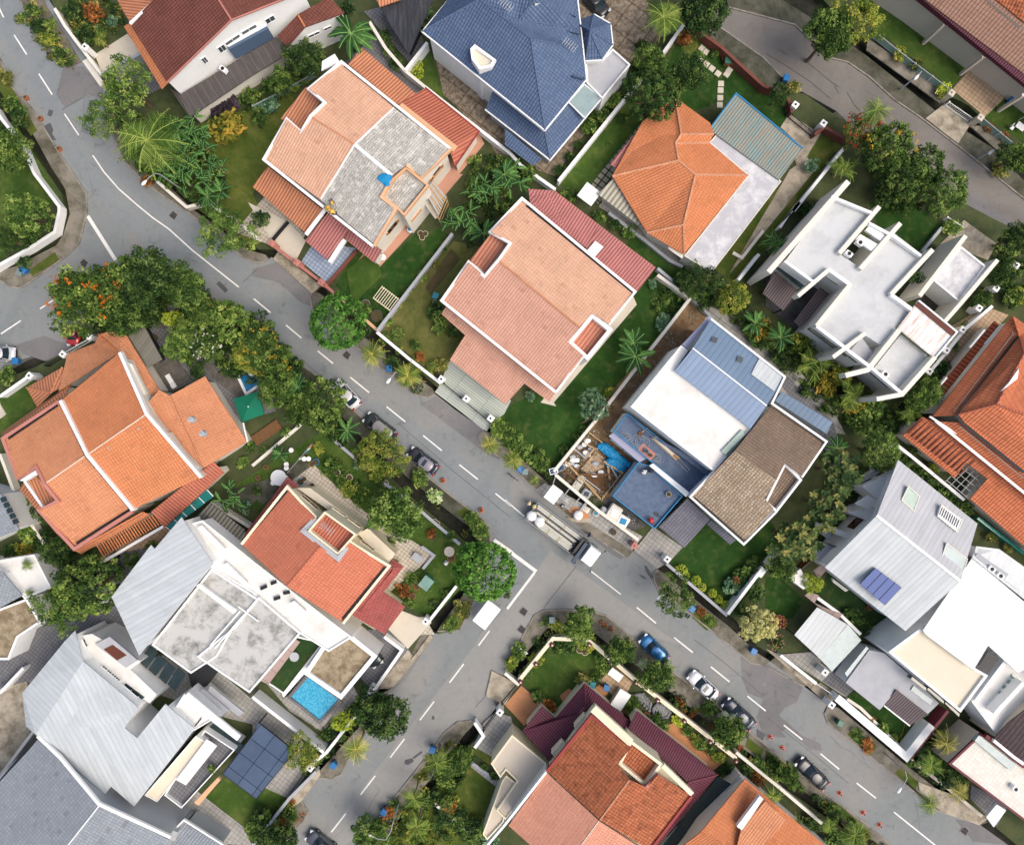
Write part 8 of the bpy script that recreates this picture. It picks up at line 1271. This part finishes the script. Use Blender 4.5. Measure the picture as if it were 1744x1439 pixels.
simple('climbing_frame', 'cream wooden climbing frame lying over the lawn by the grey wall', 'wooden frame', '5| 912,600', .15, [('rail', 'cream', [('t', (-1.25, -.85, 1.2), (1.25, -.85, 1.2), .05), ('t', (-1.25, .85, 1.2), (1.25, .85, 1.2), .05)])]+[('rung', 'cream', [('t', (-1.2+i*.3, -.95, 1.26), (-1.2+i*.3, .95, 1.26), .045)]) for i in range(9)]+[('post', 'cream', [('t', (x, y, 0), (x, y, 1.2), .05)]) for x in (-1.2, 1.2) for y in (-.8, .8)], rz=ANG)
for i, s_ in enumerate(('2| 1330,328', '2| 1355,350', '2| 1313,403', '2| 1359,434', '2| 1397,464', '2| 1438,498', '2| 1515,475', '2| 1498,502', '2| 1458,566', '2| 1455,611', '2| 1453,662', '2| 1450,709')):
    c = Wd(P(s_)[0], .2); mb = MB(); mb.box((c.x, c.y, .19), (.72, .68, .1), ANG if i < 8 else 0, .03); tag(mb.build('stepping_stone', M['pave_beige']), ORD[i]+' stepping stone along the curve from the brick wall down the bungalow lawn', 'stepping stone', 'stepping stones on the bungalow lawn')
simple('sun_lounger', 'white sun lounger on the dark weathered deck', 'sun lounger', '23| 500,710', .35, [('frame', 'white', [('b', (0, 0, .25), (1.9, .6, .06), .02)]), ('mattress', 'white', [('b', (-.3, 0, .33), (1.2, .56, .1), .03)]), ('headrest', 'white', [('b', (.65, 0, .45), (.6, .56, .1), .03)])]+[('leg', 'white', [('b', (x, y, .11), (.07, .07, .22))]) for x in (-.8, .8) for y in (-.24, .24)], rz=R(-58))
sheet('deck', '23| 190,540 370,400 500,330 770,710 500,860 430,900', .45, 'deckwood', .1, ang=R(-60)); sheet('deck', '23| 1030,650 1150,600 1350,640 1500,880 1390,930', .4, 'deckwood', .1, ang=R(-60)); sheet('deck', '23| 890,430 970,400 1150,600 1040,650', .38, 'deckwood', .1, ang=R(-60)); sheet('deck', '4| 1060,700 1110,700 1110,790 1060,790', .38, 'deckwood', .1)
mb = MB(); [mb.box(Wd(p, .3), (.42, 1.3, .2), R(32)) for p in P(' '.join(['9|']+['%d,%d' % (20+i*19, 118-i*13) for i in range(9)]))]; tag(mb.build('timber_steps', M['timberD']), 'row of brown timber sleepers leading up to the deck garden', 'timber steps')
simple('garden_canopy', 'small square white canopy between bungalow and salmon house', 'canopy', '2| 555,1350', .15, [('canopy', 'white', [('b', (0, 0, 2.1), (2.1, 2.0, .07), .02)]), ('frame', 'steel', [('b', (0, 0, 2.02), (1.9, .06, .06)), ('b', (0, 0, 2.02), (.06, 1.9, .06))])]+[('post', 'steel', [('t', (x, y, 0), (x, y, 2.05), .03)]) for x in (-.9, .9) for y in (-.9, .9)])
simple('garden_canopy', 'white awning beside the kerb of the building site', 'awning', '10| 320,472', .12, [('canopy', 'white', [('b', (0, 0, 2.0), (1.5, 1.9, .07), .02)]), ('frame', 'steel', [('b', (0, 0, 1.93), (1.3, .06, .05))])]+[('post', 'steel', [('t', (x, y, 0), (x, y, 1.95), .03)]) for x in (-.6, .6) for y in (-.8, .8)])
simple('canopy', 'plain white canopy under the big round junction tree', 'canopy', '9| 1585,1262', .05, [('canopy', 'white', [('b', (0, 0, 2.2), (3.1, 1.9, .08), .02)]), ('frame', 'steel', [('b', (0, 0, 2.12), (2.8, .06, .06))])]+[('post', 'steel', [('t', (x, y, 0), (x, y, 2.15), .03)]) for x in (-1.35, 1.35) for y in (-.8, .8)], rz=R(52))
simple('garden_table_set', 'white table and chair set on the lawn, right edge', 'garden furniture', '3| 1690,870', .16, [('table_top', 'white', [('b', (.1, .1, .6), (1.1, .8, .05), .02)]), ('seat', 'white', [('b', (-.6, -.5, .4), (.5, .5, .06), .02), ('b', (-.8, -.5, .65), (.08, .5, .5))]), ('frame', 'white', [('t', (-.4, .9, 0), (-.4, .9, 1.6), .035), ('t', (.8, .9, 0), (.8, .9, 1.6), .035), ('t', (-.4, .9, 1.6), (.8, .9, 1.6), .035)])])
simple('garden_bench', 'white bench by the drain at the maroon roofed garden corner', 'bench', '14| 115,110', .12, [('seat', 'white', [('b', (0, 0, .45), (1.3, .5, .07), .02)]), ('backrest', 'white', [('b', (0, .28, .7), (1.3, .06, .45))])]+[('leg', 'white', [('b', (x, 0, .2), (.07, .4, .4))]) for x in (-.55, .55)])
simple('garden_table', 'pale table with a bench beside the patio corner', 'table', '24| 490,540', .16, [('table_top', 'greyw', [('b', (0, 0, .65), (1.3, .9, .06), .02)]), ('leg', 'greyw', [('b', (.5, .3, .32), (.07, .07, .62)), ('b', (-.5, .3, .32), (.07, .07, .62)), ('b', (.5, -.3, .32), (.07, .07, .62)), ('b', (-.5, -.3, .32), (.07, .07, .62))])])
simple('garden_cabinet', 'white topped cabinet beside the fish pond', 'cabinet', '20| 430,590', .14, [('cabinet', 'beige', [('b', (0, 0, .6), (1.3, 2.0, 1.2))]), ('top', 'white', [('b', (0, 0, 1.25), (1.5, 2.3, .1), .03)])], rz=R(-33)); simple('garden_cabinet', 'small white topped box inside the cream wall', 'cabinet', '20| 365,265', .14, [('cabinet', 'beige', [('b', (0, 0, .5), (1.4, .8, 1.0))]), ('top', 'white', [('b', (0, 0, 1.05), (1.7, 1.0, .1), .03)])])
simple('garden_hose', 'yellow garden hose left on the narrow lawn', 'hose', '15| 915,670', .16, [('hose', 'F_yellow', [('t', (-.2, -1.3, .04), (.1, .2, .04), .03), ('t', (.1, .2, .04), (0, 1.2, .04), .03), ('t', (.25, -1.2, .04), (0, 1.2, .04), .03)]), ('nozzle', 'F_orange', [('t', (-.2, -1.5, .04), (-.2, -1.3, .04), .05)])], rz=R(-20))
simple('stone_disc', 'pale oval stone table on the roof lawn', 'stone table', '13| 288,150', 3.42, [('top', 'greyw', [('d', (0, 0, .25), .55, .1, 18)]), ('base', 'greyw', [('d', (0, 0, 0), .2, .25, 10)])])
simple('bicycle', 'dark bicycle lying by the grey bin on the verge', 'bicycle', '10| 55,365', .12, [('wheel', 'tyre', [('t', (-.5, 0, .33), (-.5, .05, .33), .33)]), ('wheel', 'tyre', [('t', (.5, 0, .33), (.5, .05, .33), .33)]), ('frame', 'redtrim', [('t', (-.5, 0, .35), (.3, 0, .75), .03), ('t', (.5, 0, .35), (.35, 0, .95), .03), ('t', (-.1, 0, .3), (-.2, 0, .85), .03)]), ('saddle', 'blackp', [('b', (-.2, 0, .88), (.28, .14, .06), .02)]), ('handlebar', 'steel', [('t', (.35, -.25, .95), (.35, .25, .95), .02)])])
for s_, lb, z in (('1| 1710,80', 'spiky television aerial on the blue tiled roof ridge', 8.9), ('2| 430,345', 'white television aerial lying over the edge of the blue roof', 6.8), ('9| 520,700', 'white aerial on the coral tower roof', 6.6)):
    simple('roof_aerial', lb, 'aerial', s_, z, [('mast', 'steel', [('t', (0, 0, 0), (0, 0, 1.3), .03)]), ('boom', 'steel', [('t', (-.8, 0, 1.3), (.9, 0, 1.3), .03)])]+[('element', 'steel', [('t', (-.7+i*.3, -.5, 1.32), (-.7+i*.3, .5, 1.32), .02)]) for i in range(6)], 'roof aerials')
for s_, lb, z in (('18| 1160,820', 'blue lidded white basin at the foot of the stripped house', .2), ('18| 820,1160', 'right white water jar beside the pink porch roof', .2), ('18| 750,1195', 'left white water jar beside the pink porch roof', .2)):
    simple('water_jar', lb, 'water jar', s_, z, [('jar', 'white', [('s', (0, 0, .4), .42, 12, 8, (1, 1, .9))]), ('lid', 'bluefab' if 'blue' in lb else 'white', [('d', (0, 0, .76), .26, .06, 14)])], 'white jars')
simple('tarpaulin_heap', 'crumpled blue tarpaulin on the ridge of the stripped roof', 'tarpaulin', '18| 845,180', 7.9, [('sheet', 'bluefab', [('s', (0, 0, .1), .75, 10, 6, (1.1, .8, .25), .22, g1)]), ('fold', 'bluefab', [('s', (.5, -.3, .12), .4, 8, 5, (1, .9, .3), .2, g1)])])
# scaffold on the stripped house
c = Wd(P('18| 1470,450')[0], 4.0); o = thing('scaffold', 'timber scaffold with cream sheet hanging on the stripped house wall', 'scaffold', (c.x, c.y, .1)); q = [Wd(p, 4.2) for p in P('18| 1330,330 1440,210 1600,400 1500,640')]
for i, p in enumerate(q): mb = MB(); mb.tube([(p.x, p.y, .12), (p.x, p.y, 4.6)], .05, 6); mb.build('pole', M['timber'], o)
for z in (1.6, 2.9, 4.2): mb = MB(); mb.strip([Vector((p.x, p.y, z)) for p in q], .08, .08, True); mb.build('ledger', M['timber'], o)
for i in range(7): mb = MB(); mb.bar(q[0].lerp(q[1], (i+.5)/7)+Vector((0, 0, .08)), q[3].lerp(q[2], (i+.5)/7)+Vector((0, 0, .08)), .2, .05); mb.build('plank', M['timber' if i % 2 else 'greyw'], o)
mb = MB(); a_, b_, c_ = [Wd(p, z) for p, z in zip(P('18| 1310,380 1440,540 1500,660'), (5, 4.4, 2.4))]; mb.add([a_, b_, c_, a_-Vector((.3, .3, .6)), c_-Vector((.4, .1, .2))], [(0, 1, 2), (0, 2, 4, 3)]); mb.build('sheet', M['roofcream'], o)
# ---------------------------------------------------------------- building site
def seg(name, label, cat, s_, z, w_, h_, mat, group=None):
    a, b = [Wd(p, z) for p in P(s_)]; c = (a+b)/2; o = thing(name, label, cat, (c.x, c.y, z-h_), group); mb = MB(); mb.bar(a, b, w_, h_); mb.build('beam', M[mat], o); mb = MB(); d = (b-a).normalized()
    for t in (.1, .5, .9): p = a.lerp(b, t); mb.box((p.x, p.y, z-h_/2-.06), (.12, .12, .1), math.atan2(d.y, d.x))
    mb.build('spacer', M['timberD'], o)
for i, s_ in enumerate(('16| 300,560 800,1090', '16| 410,385 600,540', '16| 600,525 440,690', '16| 820,560 1080,720', '16| 1060,720 780,1085', '16| 560,790 770,950', '16| 490,740 900,740', '16| 580,330 740,400', '16| 620,170 800,310', '16| 910,260 1270,560', '16| 1080,400 1030,460', '16| 480,760 720,960', '16| 870,610 900,800', '16| 920,640 1000,780', '16| 300,690 520,860', '16| 700,380 600,500')):
    seg('timber_beam', ORD[i]+' beam from the top left among the loose frames of the building site', 'beam', s_, .9+.06*(i % 4), .14 if i % 3 else .22, .12, ('timber', 'greyw', 'timberD', 'timber')[i % 4], 'loose beams on the building site')
sheet('soil', '16| 640,620 860,590 1040,720 900,1000 700,960 560,860', .42, 'timberD', .1); sheet('paving', '16| 700,420 840,520 820,640 620,740 500,660 600,560', .46, 'tan', .1); sheet('soil', '16| 200,740 330,620 500,720 560,800 420,880 300,820', .4, 'timberD', .1)
g2 = random.Random(11)
def sack(at, lab, mat='white', s=.3, z=.45, group='sacks on the building site'):
    c = Wd(P(at)[0], z); o = thing('cement_sack', lab, 'sack', (c.x, c.y, z), group); mb = MB(); mb.ball((c.x, c.y, z+s*.5), s, 8, 6, (1.2, .85, .55), .12, g2); mb.build('sack', M[mat], o); mb = MB(); mb.box((c.x, c.y, z+s*1.0), (s*.9, .04, .03), g2.uniform(0, 3)); mb.build('seam', M['offwhite'], o)
for i, s_ in enumerate(('16| 490,370', '16| 560,330', '16| 600,280', '16| 640,390', '16| 570,440', '16| 600,470', '16| 395,500', '16| 400,545', '16| 450,545', '16| 380,590', '16| 455,625', '16| 330,600', '16| 700,590', '16| 775,705', '16| 685,745')): sack(s_, ORD[i]+' pale sack, counted down the left side of the building site', 'white' if i % 3 else 'greyw', .34)
c = Wd(P('16| 960,480')[0], 1.0); o = thing('tarpaulin', 'long bright blue tarpaulin thrown over materials on the building site', 'tarpaulin', (c.x, c.y, .3))
for s_, w_ in (('16| 810,360 900,430 1000,500', .62), ('16| 1000,500 1080,560 1170,620', .42), ('16| 930,580 1010,590 1050,660', .75)):
    mb = MB(); q = [Wd(p, .9) for p in P(s_)]
    for i in range(len(q)-1):
        for t in (0, .35, .7): p = q[i].lerp(q[i+1], t); mb.ball((p.x, p.y, .8), w_, 9, 6, (1.15, .9, .6), .2, g2)
    mb.build('sheet', M['bluefab'], o)
def crate(at, lab, m1, m2, s=(1.5, 1.9, 1.0), z=.3):
    c = Wd(P(at)[0], z+s[2]); o = thing('site_tank', lab, 'tank', (c.x, c.y, z)); mb = MB(); mb.box((c.x, c.y, z+s[2]/2), s, R(-33), .12); mb.build('tank', M[m1], o); mb = MB(); mb.box((c.x, c.y, z+s[2]+.03), (s[0]*.55, s[1]*.5, .08), R(-20), .05); mb.build('cover', M[m2], o)
crate('16| 960,1255', 'white tank with yellowish rim between deck and front wall', 'offwhite', 'white'); crate('16| 1080,1370', 'low white tank with blue cover beside the front wall', 'white', 'bluefab', (1.4, 1.4, .7)); crate('16| 815,1230', 'grey box beside the white tank', 'greyw', 'greyw', (.8, 1.0, .6)); crate('16| 585,1000', 'dark square basin behind the front wall', 'greyw', 'glassdark', (1.1, 1.1, .5)); crate('16| 240,760', 'small dark crate in the corner of the building site', 'darkpot', 'dark', (.8, .8, .6))
crate('16| 480,850', 'pale wrapped stack behind the front wall of the building site', 'wrap', 'wrap', (1.0, 2.0, .6)); crate('16| 280,1060', 'grey lidded box under the kerb awning', 'greyw', 'pave_grey', (1.2, .6, .4), .2); crate('16| 265,1165', 'small grey bucket box on the kerb paving', 'darkpot', 'greyw', (.5, .5, .4), .2); crate('16| 580,1210', 'cream box on the kerb beside the orange board', 'offwhite', 'beige', (.9, .7, .4), .2); crate('16| 715,1265', 'blue topped box at the end of the kerb paving', 'beige', 'bluefab', (.8, .7, .4), .2)
sheet('paving', '16| 340,1230 420,1170 560,1210 640,1320 560,1340 430,1310', .26, 'terracotta', .1); sheet('paving', '16| 640,1390 420,1380 300,1320 620,1330', .24, 'apron', .1)
c = Wd(P('16| 475,1290')[0], .9); o = thing('builders_bag', 'round white bulk bag on the orange board by the kerb', 'bulk bag', (c.x, c.y, .26)); mb = MB(); mb.ball((c.x, c.y, .75), .6, 14, 8, (1, 1, .8), .06, g2); mb.build('sack', M['white'], o, True); mb = MB(); mb.tube([(c.x-.15, c.y, 1.2), (c.x, c.y, 1.35), (c.x+.15, c.y, 1.2)], .03, 6); mb.build('loop_handle', M['offwhite'], o)
def coil(at, z, lab, mat, n=3, r=.5):
    c = Wd(P(at)[0], z); o = thing('cable_coil', lab, 'cable', (c.x, c.y, z)); mb = MB(); pts = []
    for i in range(n*12): a = i*.55; rr = r*(1+.35*math.sin(a*.37)); pts.append((c.x+rr*math.cos(a)+.012*i, c.y+rr*.8*math.sin(a)-.01*i, z+.03+.001*i))
    mb.tube(pts, .022, 5); mb.build('cable', M[mat], o); mb = MB(); mb.disc((c.x, c.y, z), .14, .05, 10); mb.build('plug', M['darkpot'], o)
coil('16| 1110,215', 3.52, 'tangled pale cable at the top of the upper blue deck', 'greyw', 3, .45); coil('16| 1290,270', 3.52, 'tangled pale cable in the middle of the upper blue deck', 'greyw', 4, .7); coil('16| 1520,500', 3.52, 'pale cable coil at the lower part of the upper blue deck', 'greyw', 3, .45); coil('16| 1516,1260', 3.22, 'small dark coil on the lower blue deck', 'darkpot', 3, .2)
o = simple('work_mat', 'salmon red mat with buckets on the upper blue deck', 'mat', '16| 1400,430', 3.52, [('mat', 'pinkish', [('b', (0, 0, .02), (2.0, 1.0, .03), .01)])], rz=R(-40))
pottery('16| 1395,425', '{n} blue rimmed bucket on the red mat', 'bluefab', .28, 3.56); pottery('16| 1695,1005', '{n} beige round tub on the lower blue deck', 'beige', .32, 3.22); pottery('16| 1455,480', '{n} dark bucket on the red mat', 'darkpot', .2, 3.56); pottery('16| 770,1050;17| 1125,140', '{n} white bucket at the corner of the front wall', 'white', .28, .2); pottery('17| 1305,605;16| 350,800', '{n} old tyre or dark pot on the apron of the site', 'darkpot', .38, .12)
simple('plank_stack', 'long cream planks leaning along the upper blue deck', 'planks', '16| 1650,375', 3.6, [('plank', 'timber', [('b', (0, -.18, .05), (3.9, .26, .06))]), ('plank', 'timber', [('b', (.2, .12, .12), (3.7, .24, .06))]), ('plank', 'offwhite', [('b', (-.3, -.02, .2), (3.0, .3, .05))])], rz=R(-42))
simple('ladder', 'aluminium ladder lying at the lower end of the upper blue deck', 'ladder', '10| 1180,265', 3.55, [('rail', 'steel', [('t', (-1.5, -.2, .1), (1.5, -.2, .1), .035), ('t', (-1.5, .2, .1), (1.5, .2, .1), .035)])]+[('rung', 'steel', [('t', (-1.35+i*.3, -.2, .1), (-1.35+i*.3, .2, .1), .025)]) for i in range(10)], rz=R(-45))
simple('board', 'brown board on the upper blue deck', 'board', '16| 1310,185', 3.52, [('board', 'timberD', [('b', (0, 0, .06), (.5, .6, .1), .02)]), ('handle', 'offwhite', [('t', (.1, .2, .12), (.6, .9, .2), .04)])], rz=R(-20))
simple('folding_table', 'brown bench plank behind the front wall', 'bench', '16| 900,1330', .2, [('top', 'timberD', [('b', (0, 0, .5), (3.2, .45, .07), .01)])]+[('leg', 'timberD', [('b', (x, 0, .25), (.08, .4, .45))]) for x in (-1.4, 1.4)], rz=R(-40))
for i, s_ in enumerate(('16| 165,770 135,865', '16| 360,920 300,1000', '16| 500,1045 440,1115', '16| 590,1110 510,1220')):
    a, b = [Wd(p, .5) for p in P(s_)]; o = thing('drain_strut', ORD[i]+' strut from the left across the drain before the building site', 'strut', (a.x, a.y, .3), 'struts across the drain'); mb = MB(); mb.bar(a, b, .12 if i < 3 else .3, .1); mb.build('strut', M['greyw'], o)
simple('panel', 'blue framed panel on the corner of the front wall', 'panel', '16| 140,690', 1.55, [('frame', 'white', [('b', (0, 0, .04), (1.0, .75, .06), .01)]), ('board', 'slatepanel', [('b', (0, 0, .08), (.82, .58, .03))])], rz=R(15)); simple('panel', 'second blue panel beside the corner of the front wall', 'panel', '16| 240,650', .7, [('frame', 'greyw', [('b', (0, 0, .04), (.95, .7, .06), .01)]), ('board', 'slatepanel', [('b', (0, 0, .08), (.8, .56, .03))])], rz=R(25))
# ---------------------------------------------------------------- people
M['skin'] = paint('skin', '9a6a4c', 1, .6, .05); M['hair'] = paint('hair', '1c1816', 1, .8, .1)
def skinmesh(name, V, E, Rr, mat, parent, root=0, sub=1):
    me = bpy.data.meshes.new(name); o_ = origin(parent); me.from_pydata([tuple(Vector(v)-o_) for v in V], E, []); o = bpy.data.objects.new(name, me); link(o, parent); me.materials.append(M[mat])
    m = o.modifiers.new('skin', 'SKIN'); m.use_smooth_shade = True
    for i, r in enumerate(Rr): me.skin_vertices[0].data[i].radius = (r, r); me.skin_vertices[0].data[i].use_root = (i == root)
    s_ = o.modifiers.new('sub', 'SUBSURF'); s_.levels = sub; s_.render_levels = sub; return o
def person(at, z, head, pose, shirt, trousers, hat, label):
    c = Wd(P(at)[0], z+(1.6 if pose == 'stand' else 1.0)); o = thing('person', label, 'person', (c.x, c.y, z)); f = Vector((math.cos(head), math.sin(head), 0)); s = Vector((-f.y, f.x, 0)); T_ = lambda x, y, h: Vector((c.x, c.y, z))+f*x+s*y+Vector((0, 0, h))
    if pose == 'stand': pel, chest, neck, hd = (0, 0, .95), (.03, 0, 1.3), (.04, 0, 1.5), (.07, 0, 1.66); kn = [(.12, .1, .5), (-.02, -.1, .5)]; an = [(.06, .11, .08), (-.12, -.11, .08)]; el = [(.12, .3, 1.12), (.1, -.3, 1.12)]; wr = [(.36, .24, 1.1), (.34, -.22, 1.12)]
    else: pel, chest, neck, hd = (-.22, 0, .38), (.08, 0, .72), (.2, 0, .88), (.3, 0, .98); kn = [(.2, .18, .5), (.2, -.18, .5)]; an = [(-.05, .17, .08), (-.05, -.17, .08)]; el = [(.26, .28, .55), (.26, -.28, .55)]; wr = [(.5, .14, .34), (.5, -.16, .32)]
    V = [T_(*pel), T_(*chest), T_(*neck), T_(*hd)]; E = [(0, 1), (1, 2), (2, 3)]; Rr = [.13, .15, .055, .095]
    for k, sg in enumerate((1, -1)):
        n = len(V); V += [T_(pel[0], sg*.1, pel[2]-.06), T_(*kn[k]), T_(*an[k]), T_(an[k][0]+.17, an[k][1], .04)]; Rr += [.09, .06, .042, .035]; E += [(0, n), (n, n+1), (n+1, n+2), (n+2, n+3)]
        n = len(V); V += [T_(chest[0]+.02, sg*.19, chest[2]+.12), T_(*el[k]), T_(*wr[k])]; Rr += [.055, .042, .028]; E += [(1, n), (n, n+1), (n+1, n+2)]
        w0 = Vector(wr[k]); fd = (w0-Vector(el[k])).normalized(); pm = len(V); V.append(T_(*(w0+fd*.07))); Rr.append(.03); E.append((n+2, pm))
        for j, (oy, ln) in enumerate(((-.03, .075), (-.01, .085), (.01, .08), (.03, .065))): m_ = len(V); p1 = w0+fd*(.07+ln*.6)+Vector((0, oy, -.01)); p2 = w0+fd*(.07+ln)+Vector((0, oy, -.035)); V += [T_(*p1), T_(*p2)]; Rr += [.009, .008]; E += [(pm, m_), (m_, m_+1)]
        m_ = len(V); V.append(T_(*(w0+fd*.05+Vector((0, -sg*.055, -.01))))); Rr.append(.01); E.append((pm, m_))
    skinmesh('body', V, E, Rr, 'skin', o)
    V2 = [T_(*pel), T_(*chest), T_(neck[0], 0, neck[2]-.05)]; R2 = [.165, .185, .09]; E2 = [(0, 1), (1, 2)]
    for k, sg in enumerate((1, -1)): n = len(V2); V2 += [T_(chest[0]+.02, sg*.2, chest[2]+.12), T_(*el[k])]; R2 += [.085, .07]; E2 += [(1, n), (n, n+1)]
    skinmesh('shirt', V2, E2, R2, shirt, o)
    V3 = [T_(pel[0], 0, pel[2]+.02)]; R3 = [.15]; E3 = []
    for k, sg in enumerate((1, -1)): n = len(V3); V3 += [T_(pel[0], sg*.1, pel[2]-.06), T_(*kn[k]), T_(*an[k])]; R3 += [.11, .085, .065]; E3 += [(0, n), (n, n+1), (n+1, n+2)]
    skinmesh('trousers', V3, E3, R3, trousers, o); h_ = T_(*hd)
    mb = MB(); mb.ball(h_+f*.1+Vector((0, 0, -.0)), .022, 6, 4); [mb.ball(h_+f*.085+s*y+Vector((0, 0, .03)), .013, 6, 4) for y in (-.035, .035)]; [mb.ball(h_+s*y, .028, 6, 4) for y in (-.1, .1)]; mb.box(h_+f*.092+Vector((0, 0, -.045)), (.01, .05, .012), head); mb.build('face', M['skin'], o)
    mb = MB(); mb.ball(h_-f*.015+Vector((0, 0, .025)), .108, 10, 7); mb.build('hair', M['hair'], o)
    if hat: mb = MB(); mb.ball(h_+Vector((0, 0, .07)), .14, 12, 7, (1.1, 1, .75)); mb.disc(h_+f*(.05 if hat[1] < .3 else 0)+Vector((0, 0, .06)), hat[1], .02, 16); mb.build('hat', M[hat[0]], o, True)
    return o
M['shirtgreen'] = paint('shirt_green', '1f9a78', 1); M['helmety'] = paint('helmet_yellow', 'e8b84c', 1, .4); M['straw'] = paint('straw_hat', 'dcc890', 1); M['redcloth'] = paint('red_shirt', 'd23a3c', 1); M['navy'] = paint('navy_cloth', '26344c', 1); M['lightcloth'] = paint('pale_shirt', 'd8dce0', 1); M['khaki'] = paint('khaki_cloth', '8a8470', 1)
person('17| 245,245', .0, R(-120), 'stand', 'shirtgreen', 'navy', ('straw', .24), 'person in green shirt and straw hat working at the back of the lorry'); person('17| 160,210', 0, R(-30), 'stand', 'lightcloth', 'khaki', ('straw', .2), 'person in pale shirt and cream hat at the tail of the lorry')
person('16| 1475,1375', 3.2, R(120), 'crouch', 'redcloth', 'navy', ('redcloth', .17), 'person in red shirt and red cap crouching at the corner of the lower blue deck'); person('16| 1385,700', 3.2, R(200), 'crouch', 'lightcloth', 'navy', ('lightcloth', .15), 'person in pale shirt crouching at the top of the lower blue deck'); person('16| 1450,690', 3.2, R(20), 'crouch', 'navy', 'khaki', None, 'bareheaded person in navy shirt crouching at the top of the lower blue deck')
person('18| 165,445', 6.9, R(-60), 'crouch', 'khaki', 'navy', ('helmety', .17), 'person in yellow helmet highest up on the bare tiles of the stripped roof'); person('18| 105,520', 6.6, R(-30), 'crouch', 'helmety', 'khaki', ('helmety', .17), 'person in yellow at the left end of the black roof gutter'); person('18| 185,575', 6.6, R(-200), 'crouch', 'helmety', 'navy', ('helmety', .17), 'person in yellow crouching right of the other at the black roof gutter')
person('17| 990,650', 0, R(150), 'stand', 'navy', 'khaki', None, 'bareheaded person in navy standing beside the lorry crane')

M['L_rub'] = leaf('rubble_bits', ['6a5440', 'a8917a', 'cfc6b6', 'f0eee8']); M['L_rubg'] = leaf('rubble_grey', ['5e5a54', '8a8680', 'b4b0a8', 'd8d6d0'])
for a in (('16| 300,560 600,200 760,320 1040,560 1060,720 800,1080 300,700', 'rub', .5, 1.6, .45, .09, 'rubble'), ('16| 190,740 320,620 800,1080 740,1130', 'rubg', .4, 1.4, .4, .09, 'rubble'), ('16| 640,150 760,60 960,170 880,250', 'rub', .3, .8, .5, .1, 'rubble'), ('16| 900,1080 1380,1410 1300,1450 860,1180', 'rubg', .35, 1.2, .4, .08, 'rubble'), ('6| 1260,610 1340,690 1150,900 900,1180 620,1427 580,1427 900,1050', 'rubg', .2, .8, .5, .09, 'rubble'), ('16| 840,590 1080,720 940,1000 700,930', 'rub', .5, 1.5, .4, .12, 'rubble')): undergrowth(*a)
